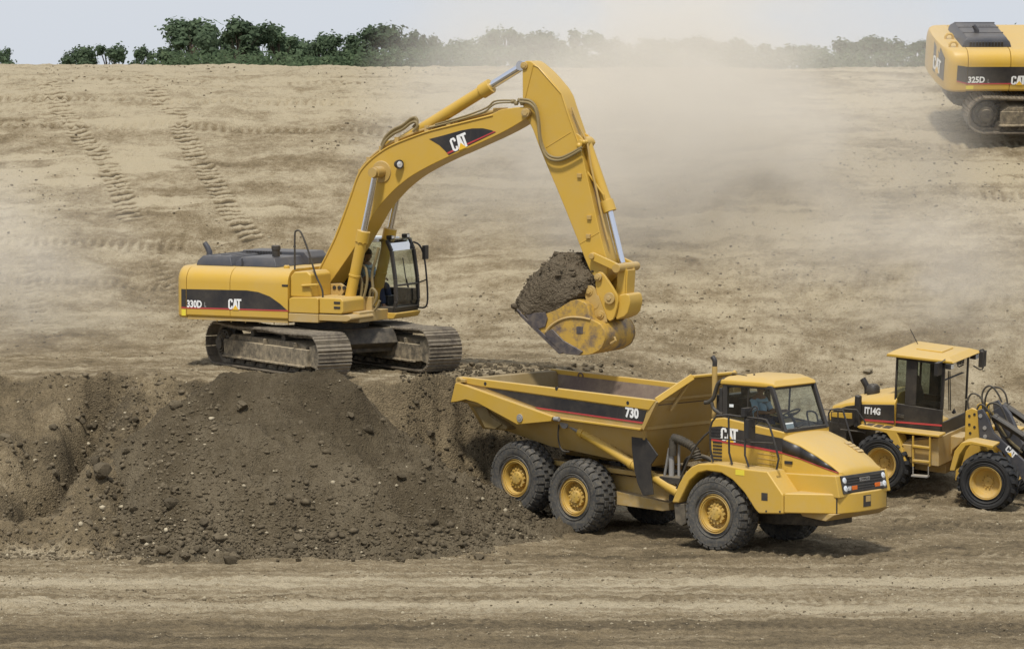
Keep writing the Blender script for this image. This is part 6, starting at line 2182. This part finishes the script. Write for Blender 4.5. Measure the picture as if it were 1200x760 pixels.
mb.build('dashboard', M['black_plastic'], cabb, TF, bevel=.03)
xd_ = max(xr_ + .45, min(xr_ + .75, TF.at(891, 485, 'y', -.12).x)); print('driver', xd_ - xr_)
seat_part(TF, cabb, xd_, -.12, zbelt - .20)
sw = V(xfB - .42, .0, zbelt + .20)
mb = MB(); ax_ = V(-.5, 0, .86)
ring = []
e1 = V(0, 1, 0); e2 = ax_.normalized().cross(e1)
for k in range(25): ring.append(sw + (e1 * math.cos(k * 2 * PI / 24) + e2 * math.sin(k * 2 * PI / 24)) * .21)
mb.tube(ring, .018, 7); mb.cyl(sw - ax_ * .3, sw, .03, seg=8); mb.bar(ring[0], ring[12], .03, .02)
mb.build('steering_wheel', M['black_plastic'], cabb, TF)
mb = MB(); mb.tube(smooth_path([(xfB - .2, .38, zwb), (xfB - .25, .34, zwb + .3), (xfB - .3, .5, zwb + .34), (xfB - .25, .66, zwb + .28), (xfB - .2, .68, zwb)], 4), .02, 7)
mb.build('grab_bar', M['black_plastic'], cabb, TF)
person(TF, xd_, -.12, zbelt - .06, 'driver with dark hair in a light blue shirt seated in the dump truck cab', 'person', .48, .0, .30)
mb = MB(); mb.tube([(xfB - .02, -.3, zwb + .08), (xfB - .10, .1, zwb + .12)], .012, 6); mb.build('wiper', M['black_plastic'], cabb, TF)
mb = MB(); p = TF.at(923, 496.5, 'x', xfB - .06); mb.add([(xfB - .05, p.y - .12, zwb + .07), (xfB - .05, p.y + .22, zwb + .07), (xfB - .085, p.y + .22, zwb + .19), (xfB - .085, p.y - .12, zwb + .19)], [(0, 1, 2, 3)])
mb.build('windscreen_sticker', M['sticker_white'], cabb, TF)
mb = MB(); p = TF.at(857, 475, 'y', -CY + .025); mb.box(p.x - .05, p.x + .06, -CY + .021, -CY + .026, p.z - .03, p.z + .03); mb.build('window_sticker', M['leaf_pale'] if False else M['sticker_white'], cabb, TF)
# stripe on the cab side
mb = MB(); cs = TF.xz([(827, 499.5), (845, 499), (880, 506), (917.3, 513.5), (917.3, 530.5), (880, 523.2), (850, 518), (827, 514)], -.80)
cs = [(max(xr_ - .295, min(x, xfB - .003)), z) for x, z in cs]
mb.prism(cs, -.806, -.79)
rs_ = TF.xz([(827, 512.5), (850, 516.6), (880, 521.8), (917.3, 529), (917.3, 531.3), (880, 524.2), (850, 518.8), (827, 514.8)], -.80)
rs_ = [(max(xr_ - .295, min(x, xfB - .003)), z) for x, z in rs_]
mb.mat(1); mb.prism(rs_, -.809, -.79)
mb.build('decal', [M['decal_black'], M['decal_red']], cabb, TF)
a = TF.at(844.5, 515.5, 'y', -.812); b = TF.at(864.7, 518.2, 'y', -.812); c = TF.at(844.7, 500, 'y', -.812)
cat_logo('logo', a, b - a, c - a, (0, -1, 0), cabb, TF)
mb = MB()
for k in range(6):
    p = TF.at(832, 517 + k * 4.0, 'y', -.81); mb.box(xr_ - .22, xr_ + .02, -.815, -.79, p.z - .022, p.z + .014)
for k in range(3):
    p = TF.at(832, 501.5 + k * 4.0, 'y', -.81); mb.box(xr_ - .26, xr_ + .0, -.818, -.79, p.z - .012, p.z + .012)
mb.build_each('louvre', M['black_plastic'], cabb, TF)
mb = MB()
dpx = TF.xz([(840.8, 518), (840.8, 540), (906, 548), (916, 547)], -.80)
mb.tube([(dpx[0][0], -.802, dpx[0][1]), (dpx[1][0], -.802, dpx[1][1]), (dpx[2][0], -.802, dpx[2][1])], .008, 5)
p = TF.at(899, 541, 'y', -.8)
for z_ in (p.z - .05, p.z + .05, p.z + .15): mb.bar((p.x - .25, -.803, z_ + .02), (p.x + .22, -.803, z_ - .0), .012, .012)
mb.tube([(xfB - .006, -.806, zfl_), (xfB - .006, -.806, zwb)], .006, 5)
mb.build('door_seam', M['yellow_dirty'], cabb, TF)
mb = MB(); p = TF.at(923.7, 541.5, 'y', -.82); mb.box(p.x - .09, p.x + .10, -.835, -.80, p.z - .035, p.z + .03); mb.build('badge', M['black_plastic'], hood, TF)
# air intake hose and exhaust behind the cab
mb = MB(); hp_ = [TF.at(a, b, 'y', -.72) for a, b in [(850, 443.5), (842, 449), (838.5, 458), (836, 466), (831, 470.5), (826, 471.5)]]
mb.tube(smooth_path(hp_, 4), .045, 10)
hp_ = [TF.at(a, b, 'y', -.72) for a, b in [(834, 471), (836, 478), (842, 483), (847, 485)]]; mb.tube(smooth_path(hp_, 4), .04, 10)
mb.build('intake_hose', M['hose'], truck, TF)
mb = MB(); p1_ = TF.at(837.5, 447, 'y', -.45); p0_ = TF.at(837.5, 423.5, 'y', -.45)
mb.cyl((p1_.x, -.45, p1_.z - .9), (p1_.x, -.45, p0_.z - .1), .058, seg=16)
exh = mb.build('exhaust_stack', M['yellow_dirty'], truck, TF)
mb = MB(); mb.tube(smooth_path([(p1_.x, -.45, p0_.z - .1), (p1_.x, -.45, p0_.z + .02), (p1_.x - .06, -.45, p0_.z + .10)], 4), .052, 14); mb.build('exhaust_tip', M['black_plastic'], exh, TF)
mb = MB(); mb.box(xr_ - .30, xr_ - .04, -.6, .6, zbelt + .1, zbelt + .55); mb.box(xr_ - .12, xr_ - .03, -.74, -.62, zbelt + .1, zroof - .1)
mb.build('rear_grille', M['black_plastic'], truck, TF, bevel=.02)
# ribbed black duct between tractor and body
mb = MB(); pts = smooth_path([TF.at(a, b, 'y', -.70) for a, b in [(789, 513), (795, 514.5), (803, 518), (811, 523), (816, 530), (818, 538)]], 6)
rr = [.075 if i % 2 else .10 for i in range(len(pts))]; mb.tube(pts, rr, 12)
a = TF.at(789, 514, 'y', -.7); mb.cyl(a, a + V(-.02, 0, -.35), .09, seg=12)
mb.build('air_duct', M['hose'], truck, TF)
mb = MB(); a = TF.at(787, 520, 'y', -.7)
mb.cyl(a, a + V(0, 0, -.8), .06, seg=12); mb.cyl(a + V(.12, .1, 0), a + V(.12, .1, -.75), .03, seg=8); mb.cyl(a + V(-.1, .05, -.1), a + V(-.25, .05, -.8), .03, seg=8)
mb.build('suspension_strut', M['grey_metal'], truck, TF)
# walkway handrails
mb = MB()
HRY = -1.33
PT = lambda *p: [TF.at(a, b, 'y', HRY) for a, b in p]
mb.tube(PT((835.8, 541), (832.8, 526.5), (831.8, 503), (834.5, 494), (840, 487), (854, 486), (873, 488.5), (892, 490.5), (898, 492), (901.5, 498), (905, 509), (912.6, 537), (910, 549.5)), .022, 8)
mb.tube(PT((853.8, 486.5), (854.5, 530), (858, 544)), .022, 8)
mb.tube(PT((873, 489), (873, 533), (877.5, 547)), .022, 8)
mb.tube(PT((832, 513), (854, 514.5), (873, 517.5), (906.5, 519)), .016, 8)
mb.tube(PT((825, 511), (817, 520), (806, 540), (793, 572)), .024, 8)
mb.tube(PT((825, 511), (832, 505)), .024, 8)
mb.build('handrail', M['black_paint'], truck, TF)
for c_, hw_, hh_ in (((875, 482.5), .13, .09), ((879, 502), .12, .20)):
    mb = MB(); p = TF.at(*c_, 'y', -1.30)
    mb.box(p.x - .05, p.x + .05, -1.30 - hw_, -1.30 + hw_, p.z - hh_, p.z + hh_)
    mb.tube([(p.x, -1.30, p.z), (p.x + .14, -1.28, p.z + hh_ * .5), (p.x + .18, -1.2, p.z + hh_)], .014, 6)
    mi = mb.build('mirror', M['black_plastic'], truck, TF, bevel=.03)
mb = MB(); mb.tube(smooth_path(PT((873, 490), (881, 479), (884.5, 476), (887.5, 478), (888, 490)), 3), .016, 7); mb.build('mirror_bracket', M['black_plastic'], truck, TF)
# far side rail
mb = MB()
r0 = [V(p.x, 1.33, p.z) for p in PT((873, 548), (873, 490), (898, 492), (912, 540), (910, 549))]
mb.tube(r0, .022, 8); mb.build('handrail', M['black_paint'], truck, TF)
mb = MB(); mb.tube([(xr_ + .4, -.2, zroof + .155), (xr_ + .4, -.2, zroof + .19)], .02, 8); mb.tube([(xr_ + .05, -.55, zroof + .14), (xr_ + .05, -.5, zroof + .20), (xr_ + .4, -.45, zroof + .17)], .01, 6)
mb.build('antenna', M['black_plastic'], truck, TF)

# ---------------------------------------------------------------- wheel loader
LP, LRo = -4.5, 5.0
LH, LHF = 29.0, 24.0
Wr = world_at(1031.4, 543.5, 'y', 92.6); Wq = world_at(1154.5, 566, 'y', 91.25)
RL = .69
mr = Frame((0, 0, 0), LH, LP, LRo).M.to_3x3(); mf = Frame((0, 0, 0), LHF, LP, LRo).M.to_3x3()
LR = Frame(Wr - mr @ Vector((0, -1.2, RL)), LH, LP, LRo)
LF = Frame(Wq - mf @ Vector((0, -1.2, RL)), LHF, LP, LRo)
print('loader rear', tuple(LR.M.translation), 'front', tuple(LF.M.translation))
ld = thing('wheel_loader', 'small yellow and black wheel loader with glass cab parked behind the dump truck', 'wheel loader', LR.M)
for s in (-1, 1):
    wheel(LR, ld, 0, s * .96, RL, s, RL, .48, .37, 'bar', 'tyre_black', 'dish', n=19)
    wheel(LF, ld, 0, s * .96, RL, s, RL, .48, .37, 'bar', 'tyre_black', 'dish', n=19)
for Fr in (LR, LF):
    mb = MB(); mb.lathe([(.12, -.8), (.16, -.4), (.26, 0), (.16, .4), (.12, .8)], (0, 0, RL), (0, 1, 0), 14); mb.build('axle', M['yellow_dirty'], ld, Fr)
q = lambda y, *p: LR.xz(p, y)
# engine hood and black side panels
ht = q(-.55, (967, 482), (977, 474), (994, 468), (1011, 464.5), (1049, 459.3))
hs = q(-.80, (970, 489), (976, 477.5), (992, 473.5), (1011, 472), (1049, 472))
rings = []
hx = [p[0] for p in hs]
zmin = q(-.8, (1013, 495))[0][1]
for (xs_, zs_), (xt_, zt_) in zip(hs, ht):
    zt2 = np.interp(xs_, [p[0] for p in ht], [p[1] for p in ht])
    rings.append([(xs_, -.82, zmin - .05), (xs_, -.80, zs_ - .02), (xs_, -.76, zs_ + .04), (xs_, -.55, zt2), (xs_, .55, zt2), (xs_, .76, zs_ + .04), (xs_, .80, zs_ - .02), (xs_, .82, zmin - .05)])
mb = MB(); mb.loft(rings)
lh = mb.build('engine_hood', M['yellow'], ld, LR, bevel=.02)
mb = MB()
pan = q(-.82, (974, 482), (992, 475.5), (1011, 473.5), (1048, 474), (1048, 497), (1013, 491), (985, 505), (974, 505))
mb.prism(pan, -.835, -.80); mb.prism(pan, .80, .835)
mb.build_each('side_panel', M['black_paint'], lh, LR, bevel=.008)
mb = MB(); mb.prism(q(-.82, (975, 482.5), (999, 483.5), (999, 490.5), (975, 488)), -.842, -.80); mb.build('panel_plate', M['yellow'], lh, LR, bevel=.01)
mb = MB(); rx0 = hs[0][0]
mb.box(rx0 - .25, rx0 + .5, -.84, .84, .75, hs[0][1] - .06)
mb.prism([(rx0 - .45, .7), (rx0 - .5, 1.1), (rx0 - .25, hs[0][1] - .1), (rx0 - .2, .7)], -.9, .9)
mb.build('radiator_housing', M['black_paint'], ld, LR, bevel=.03)
a = LR.at(1013, 484.5, 'y', -.845); b = LR.at(1031.5, 486.3, 'y', -.845)
mb = MB(); word(mb, 'IT14G', (a.x, -.845, a.z), (b.x - a.x, 0, b.z - a.z), (0, 0, .165), .045); mb.build('model_number', M['white'], lh, LR, normals=False)
# platform over the rear wheel, fenders, mid frame
mb = MB()
plf = q(-1.12, (1005, 499.5), (1009, 497), (1030, 500.8), (1101.5, 509), (1101.5, 512), (1052, 506.5), (1056, 517), (1063, 540.5), (1055, 541), (1046, 516), (1040, 507), (1030, 503.8), (1008, 501.5))
mb.prism(plf, -1.18, -.78); mb.prism(plf, .78, 1.18)
mb.build_each('rear_fender', M['yellow'], ld, LR, bevel=.02)
mb = MB()
for a_, b_ in (((1015, 497.8), (1023, 498.8)), ((1026, 499.3), (1033, 500.2)), ((1036, 500.6), (1044, 501.4))):
    p0_, p1_ = LR.at(*a_, 'y', -1.0), LR.at(*b_, 'y', -1.0); mb.hexa([(p0_.x, -1.1, p0_.z - .02), (p1_.x, -1.1, p1_.z - .02), (p1_.x, -.86, p1_.z - .02), (p0_.x, -.86, p0_.z - .02), (p0_.x, -1.1, p0_.z + .025), (p1_.x, -1.1, p1_.z + .025), (p1_.x, -.86, p1_.z + .025), (p0_.x, -.86, p0_.z + .025)])
mb.build_each('anti_slip_pad', M['black_plastic'], ld, LR)
mb = MB()
mb.prism(q(-.95, (1058, 517), (1101, 512), (1101, 546), (1062, 541)), -1.0, 1.0)
mb.prism(q(-1.0, (1058, 519), (1070, 520), (1070, 535), (1060, 533)), -1.10, -.9)
mb.prism(q(-.6, (1098, 512), (1122, 515), (1122, 520), (1110, 530), (1104, 552), (1094, 552), (1092, 540)), -.3, .3)
mb.box(-.6, 1.3, -.45, .45, .5, 1.1)
mb.build('rear_frame', M['yellow_dirty'], ld, LR, bevel=.02)
mb = MB()
for px in (1070.2, 1090):
    a, b = LR.at(px, 510, 'y', -1.14), LR.at(px - (0 if px < 1080 else .5), 546, 'y', -1.14); mb.bar((a.x, -1.14, a.z), (b.x, -1.14, b.z), .035, .05, (0, 1, 0))
ya = [(1070, 522, 1090, 524.5), (1070, 539, 1090, 541)]
for x0_, y0_, x1_, y1_ in ya:
    a, b = LR.at(x0_, y0_, 'y', -1.14), LR.at(x1_, y1_, 'y', -1.14); mb.bar((a.x, -1.14, a.z), (b.x, -1.14, b.z), .10, .045)
lad = mb.build('ladder', M['yellow'], ld, LR, bevel=.006)
mb = MB()
a, b = LR.at(1069, 556.5, 'y', -1.16), LR.at(1088, 558, 'y', -1.16); mb.bar((a.x, -1.16, a.z), (b.x, -1.16, b.z), .14, .04)
for px in (1070, 1088): p, p2 = LR.at(px, 546, 'y', -1.15), LR.at(px, 556.5, 'y', -1.15); mb.bar((p.x, -1.15, p.z), (p2.x, -1.15, p2.z), .02, .03, (0, 1, 0))
mb.build('bottom_step', M['grey_metal'], lad, LR, bevel=.006)
# cab
CYL = .72
zt_ = LR.at(1049, 417, 'y', -CYL).z; zb_ = LR.at(1049, 474, 'y', -CYL).z
xr_ = LR.at(1049, 440, 'y', -CYL).x; xf_ = LR.at(1106, 450, 'y', -CYL).x
zlow_ = LR.at(1101, 512.5, 'y', -CYL).z; zmid = LR.at(1085, 477, 'y', -CYL).z
print('loader cab', xr_, xf_, zt_, zb_, zlow_)
mb = MB()
mb.prism([(xr_, zlow_ + .05), (xr_, zmid), (xf_, zmid - .02), (xf_ + .0, zlow_), (xr_ + .3, zlow_)], -CYL, -CYL + .05)
mb.prism([(xr_, zlow_ + .05), (xr_, zmid), (xf_, zmid - .02), (xf_ + .0, zlow_), (xr_ + .3, zlow_)], CYL - .05, CYL)
mb.box(xf_ - .05, xf_, -CYL, CYL, zlow_, zlow_ + .35); mb.box(xr_, xr_ + .05, -CYL, CYL, zlow_, zmid)
mb.box(xr_, xf_, -CYL, CYL, zlow_, zlow_ + .06)
xp = LR.at(1066.5, 450, 'y', -CYL).x; xq = LR.at(1061, 450, 'y', -CYL).x
for s in (-1, 1):
    y0_, y1_ = s * CYL, s * (CYL - .07)
    mb.box(xr_, xr_ + .04, min(y0_, y1_), max(y0_, y1_), zmid, zt_)
    mb.box(xf_ - .07, xf_, min(y0_, y1_), max(y0_, y1_), zmid, zt_)
    mb.box(xq, xq + .27, min(y0_, y1_), max(y0_, y1_), zmid, zt_)
    mb.box(xr_, xf_, min(y0_, y1_), max(y0_, y1_), zt_ - .07, zt_)
mb.box(xr_, xr_ + .06, -CYL, CYL, zt_ - .07, zt_); mb.box(xf_ - .06, xf_, -CYL, CYL, zt_ - .05, zt_)
cabl = mb.build('cab', M['black_paint'], ld, LR, bevel=.012)
mb = MB()
for s in (-1, 1):
    y = s * (CYL - .03)
    g = MB(); g.add([(xr_ + .04, y, zb_ - .05), (xq, y, zb_ - .05), (xq, y, zt_ - .07), (xr_ + .04, y, zt_ - .07)], [(0, 1, 2, 3)])
    g.add([(xq + .27, y, zmid), (xf_ - .07, y, zmid), (xf_ - .07, y, zt_ - .07), (xq + .27, y, zt_ - .07)], [(0, 1, 2, 3)])
    g.build('side_window', M['glass_dark'], cabl, LR)
g = MB(); g.add([(xf_ - .02, -CYL + .07, zlow_ + .35), (xf_ - .02, CYL - .07, zlow_ + .35), (xf_ - .02, CYL - .07, zt_ - .05), (xf_ - .02, -CYL + .07, zt_ - .05)], [(0, 1, 2, 3)])
g.build('windscreen', M['glass'], cabl, LR)
g = MB(); g.add([(xr_ + .02, -CYL + .07, zmid), (xr_ + .02, CYL - .07, zmid), (xr_ + .02, CYL - .07, zt_ - .07), (xr_ + .02, -CYL + .07, zt_ - .07)], [(0, 1, 2, 3)])
g.build('rear_window', M['glass'], cabl, LR)
mb = MB(); ov = .16
mb.loft([[(xr_ - .18, -CYL - ov, zt_ + .0), (xr_ - .18, CYL + ov, zt_), (xr_ - .16, CYL + ov, zt_ + .07), (xr_ - .05, CYL - .1, zt_ + .13), (xr_ - .05, -CYL + .1, zt_ + .13), (xr_ - .16, -CYL - ov, zt_ + .07)],
         [(xf_ + .22, -CYL - ov + .1, zt_ - .0), (xf_ + .22, CYL + ov - .1, zt_), (xf_ + .22, CYL + ov - .1, zt_ + .06), (xf_ + .05, CYL - .1, zt_ + .12), (xf_ + .05, -CYL + .1, zt_ + .12), (xf_ + .22, -CYL - ov + .1, zt_ + .06)]])
mb.box(xr_ + .3, xf_ - .25, -.3, .35, zt_ + .11, zt_ + .155)
rf = mb.build('roof', M['yellow'], cabl, LR, bevel=.02)
for y in (-CYL + .0, CYL - .02):
    mb = MB(); mb.box(xf_ + .05, xf_ + .19, y - .09, y + .09, zt_ - .13, zt_ - .005); lp = mb.build('work_lamp', M['black_plastic'], cabl, LR, bevel=.015)
    mb = MB(); mb.box(xf_ + .19, xf_ + .197, y - .075, y + .075, zt_ - .115, zt_ - .02); mb.build('lens', M['lamp_glass'], lp, LR)
mb = MB(); p = LR.at(1098.5, 432, 'y', -1.0); mb.box(p.x - .04, p.x + .05, -1.1, -.84, p.z - .15, p.z + .15); mb.tube([(p.x, -.95, p.z + .1), (p.x + .1, -.8, p.z + .2)], .015, 6); mb.build('mirror', M['black_plastic'], cabl, LR, bevel=.02)
mb = MB(); mb.box(xf_ + .20, xf_ + .30, CYL + .05, CYL + .28, zt_ - .33, zt_ + .04); mb.tube(smooth_path([(xf_ + .15, CYL, zt_ + .0), (xf_ + .26, CYL + .14, zt_ + .08), (xf_ + .3, CYL + .2, zt_ - .1), (xf_ + .28, CYL + .1, zt_ - .38), (xf_ + .1, CYL, zt_ - .3)], 3), .018, 6); mb.build('mirror', M['black_plastic'], cabl, LR, bevel=.02)
mb = MB()
rl = q(-CYL - .004, (1013, 490.3), (1060, 493.8), (1119, 499.4), (1119, 501.4), (1060, 495.8), (1013, 492.2))
rl = [(min(x, xf_), z) for x, z in rl]
mb.prism([(x, z) for x, z in rl], -CYL - .008, -CYL + .01)
mb.build('red_stripe', M['decal_red'], cabl, LR)
mb = MB(); rl2 = q(-.838, (1013, 490.6), (1047.5, 493.2), (1047.5, 495.4), (1013, 492.8)); mb.prism(rl2, -.840, -.82); mb.build('red_stripe', M['decal_red'], lh, LR)
mb = MB(); p = LR.at(1054, 486.5, 'y', -CYL); mb.box(p.x - .06, p.x + .12, -CYL - .02, -CYL, p.z - .05, p.z + .03); mb.tube([(p.x - .1, -CYL - .03, p.z + .22), (p.x - .1, -CYL - .03, p.z + .05)], .012, 6); mb.build('door_handle', M['hose'], cabl, LR, bevel=.008)
mb = MB(); mb.box(xf_ - .16, xf_ + .008, -CYL + .0, -CYL + .30, zlow_ - .07, zlow_ + .02); mb.mat(1)
for k in range(9): mb.box(xf_ + .008, xf_ + .011, -CYL + .03 + k * .03, -CYL + .045 + k * .03, zlow_ - .05, zlow_ + .0)
mb.build('warning_sticker', [M['sticker_yellow'], M['black_plastic']], cabl, LR)
seat_part(LR, cabl, xr_ + .52, .0, zlow_ + .50)
mb = MB(); sw = V(xf_ - .25, 0, zmid + .22); ax_ = V(-.5, 0, .86).normalized(); e1 = V(0, 1, 0); e2 = ax_.cross(e1)
ring = [sw + (e1 * math.cos(k * PI / 12) + e2 * math.sin(k * PI / 12)) * .19 for k in range(25)]
mb.tube(ring, .018, 7); mb.cyl(sw - ax_ * .5, sw, .04, seg=8); mb.bar(ring[0], ring[12], .03, .02)
mb.build('steering_wheel', M['black_plastic'], cabl, LR)
mb = MB(); mb.prism([(xf_ - .35, zlow_ + .06), (xf_ - .25, zmid + .05), (xf_ - .08, zmid - .05), (xf_ - .06, zlow_ + .06)], -.25, .25); mb.build('dashboard', M['black_plastic'], cabl, LR, bevel=.03)
mb = MB(); mb.tube([(xf_ + .0, -.25, zmid - .1), (xf_ + .0, -.40, zt_ - .25)], .012, 6); mb.tube([(xf_ - .0, -CYL + .08, zt_ - .42), (xf_ - .0, CYL - .3, zt_ - .42)], .012, 6); mb.build_each('wiper', M['black_plastic'], cabl, LR)
# details on the hood
mb = MB(); p = LR.at(1023, 463, 'y', -.2); mb.cyl((p.x, -.2, p.z - .1), (p.x, -.2, p.z + .05), .07, seg=14); mb.lathe([(.02, .03), (.15, .03), (.16, .08), (.15, .2), (.10, .26), (.02, .26)], (p.x, -.2, p.z), (0, 0, 1), 20); mb.build('air_precleaner', M['black_plastic'], ld, LR)
mb = MB(); p = LR.at(1016, 463, 'y', .1); mb.tube(smooth_path([(p.x, .1, p.z - .2), (p.x, .1, p.z + .15), (p.x - .06, .1, p.z + .28), (p.x - .13, .1, p.z + .38)], 4), .07, 12); mb.build('exhaust_stack', M['black_plastic'], ld, LR)
mb = MB(); p = LR.at(1005.5, 474, 'y', -.9); mb.lathe([(.02, -.5), (.08, -.5), (.08, .2), (.06, .22), (.02, .22)], (p.x, -.9, p.z), (0, 0, 1), 16); mb.build('filter_canister', M['black_plastic'], ld, LR)
mb = MB(); P_ = lambda *p: [LR.at(a, b, 'y', -1.1) for a, b in p]
mb.tube(P_((972, 496), (971, 484), (974, 479.5), (982, 478.5), (1004, 480), (1012.5, 492), (1014, 496), (1014, 508)), .020, 8)
mb.tube(P_((982, 479), (982, 500)), .018, 8); mb.tube(P_((1006, 482), (1007, 497)), .018, 8); mb.tube(P_((985, 503), (1013, 506)), .018, 8)
mb.build('handrail', M['black_paint'], ld, LR)
mb = MB(); p = LR.at(1040, 411, 'y', .3); mb.tube([(xr_ + .1, .3, zt_ + .1), (xr_ - .12, .3, zt_ + .45)], .010, 5); mb.build('antenna', M['black_plastic'], rf, LR)

# front frame, fenders, lift arms
qf = lambda y, *p: LF.xz(p, y)
mb = MB()
tw = qf(-.42, (1132, 481), (1139, 477.5), (1146, 480), (1148, 512), (1160, 535), (1160, 560), (1120, 560), (1122, 535), (1131, 518))
for s in (-1, 1): mb.prism(tw, s * .46, s * .36)
mb.prism(qf(-.3, (1131, 518), (1148, 514), (1160, 540), (1160, 562), (1120, 562), (1122, 535)), -.36, .36)
mb.build('front_frame', M['yellow'], ld, LF, bevel=.015)
mb = MB()
for a_, b_ in ((1136, 487), (1142, 485), (1136, 497), (1137, 507), (1142, 500)):
    p = LF.at(a_, b_, 'y', -.46); mb.cyl((p.x, -.475, p.z), (p.x, -.45, p.z), .03, seg=10)
mb.build_each('frame_bolt', M['black_plastic'], ld, LF)
ff = qf(-1.15, (1113, 551), (1119, 528), (1127, 518), (1138, 516.2), (1165, 521.5), (1164, 525), (1140, 520.5), (1132, 522), (1125, 532), (1119, 551))
mb = MB(); mb.prism(ff, -1.18, -.70); mb.prism(ff, .70, 1.18); mb.build_each('front_fender', M['yellow'], ld, LF, bevel=.02)
arm = qf(-.50, (1147, 480), (1153, 478), (1160, 490), (1166, 506), (1200, 537), (1240, 575), (1252, 590), (1246, 604), (1236, 604), (1205, 568), (1178, 530), (1162, 515), (1150, 514))
for s in (-1, 1):
    mb = MB(); mb.prism(arm, s * .62, s * .52)
    am = mb.build('lift_arm', M['charcoal'], ld, LF, bevel=.012)
    if s < 0:
        mb = MB()
        for a_, b_ in ((1149, 487), (1154, 501), (1154.5, 511)):
            p = LF.at(a_, b_, 'y', -.62); mb.cyl((p.x, -.64, p.z), (p.x, -.61, p.z), .045, seg=12)
        mb.build_each('arm_pin', M['grey_metal'], am, LF)
        a = LF.at(1177.5, 526.5, 'y', -.626); b = LF.at(1188, 537.5, 'y', -.626); c = LF.at(1182, 520.8, 'y', -.626)
        cat_logo('logo', a, b - a, c - a, (0, -1, 0), am, LF)
for s, pts in ((-1, ((1152, 497), (1164, 487.5), (1212, 519))), (1, ((1160, 490), (1176, 474), (1216, 502)))):
    y = s * .40
    a, b = LF.at(*pts[1], 'y', y), LF.at(*pts[2], 'y', y)
    d = (b - a).normalized()
    mb = MB(); mb.cyl(a, a + d * .85, .085, seg=18); mb.cyl(a + d * .78, a + d * .9, .10, seg=18); mb.cyl(a + d * .02, a + d * .1, .10, seg=18)
    mb.tube([a + V(0, -.1, .02), a + d * .5 + V(0, -.11, .03), a + d * .84 + V(0, -.1, .02)], .022, 6)
    tc = mb.build('tilt_cylinder', M['black_paint'], ld, LF, bevel=.006)
    mb = MB(); mb.cyl(a + d * .88, b + d * .3, .05, seg=14); mb.build('rod', M['chrome'], tc, LF)
mb = MB()
mb.prism(qf(0, (1165, 480), (1176, 474), (1184, 484), (1200, 520), (1194, 532), (1178, 520)), -.08, .08)
mb.prism(qf(.5, (1158, 478), (1170, 482), (1188, 515), (1180, 520)), .36, .42)
mb.build('tilt_lever', M['charcoal'], ld, LF, bevel=.01)
hs_ = [([(1137, 485), (1134, 470), (1139, 461), (1148, 464), (1153, 474), (1152, 482)], -.25, 'hose'), ([(1152, 480), (1151, 462), (1156, 453), (1163, 453), (1170, 462), (1174, 471)], -.1, 'hose'), ([(1154, 484), (1155, 466), (1161, 455), (1171, 454), (1178, 461), (1181, 473)], .1, 'hose'),
       ([(1156, 482), (1158, 474), (1165, 472), (1173, 477), (1180, 492), (1185, 505), (1183, 513)], -.3, 'hose'), ([(1160, 486), (1168, 500), (1176, 511), (1184, 511), (1188, 502)], -.3, 'hose'),
       ([(1159, 478), (1168, 492), (1180, 512), (1195, 526)], -.1, 'hose_tan'), ([(1143, 484), (1148, 474), (1154, 476), (1160, 484)], -.42, 'hose'), ([(1163, 482), (1170, 498), (1182, 516), (1198, 530)], -.2, 'hose_tan')]
for pts, y, mm in hs_:
    mb = MB(); mb.tube(smooth_path([LF.at(a, b, 'y', y) for a, b in pts], 5), .022, 7); mb.build('hydraulic_hose', M[mm], ld, LF)
# bucket ahead, beyond the picture edge
bx0 = arm[6][0]; bz0 = .08
mb = MB(); prof = [(bx0 - .1, bz0 + .15), (bx0 - .15, bz0 + .6), (bx0 + .05, bz0 + 1.0), (bx0 + .12, bz0 + 1.0), (bx0 - .06, bz0 + .58), (bx0 + .0, bz0 + .2), (bx0 + .25, bz0 + .06), (bx0 + 1.0, bz0 + .03), (bx0 + 1.0, bz0), (bx0 + .2, bz0)]
mb.prism(prof, -1.25, 1.25)
for s in (-1, 1): mb.prism([(bx0 + .05, bz0 + 1.0), (bx0 - .1, bz0 + .55), (bx0, bz0 + .15), (bx0 + .25, bz0 + .02), (bx0 + .95, bz0 + .02), (bx0 + .5, bz0 + .6)], s * 1.25, s * 1.22)
mb.build('bucket', M['yellow_dirty'], ld, LF, bevel=.012)
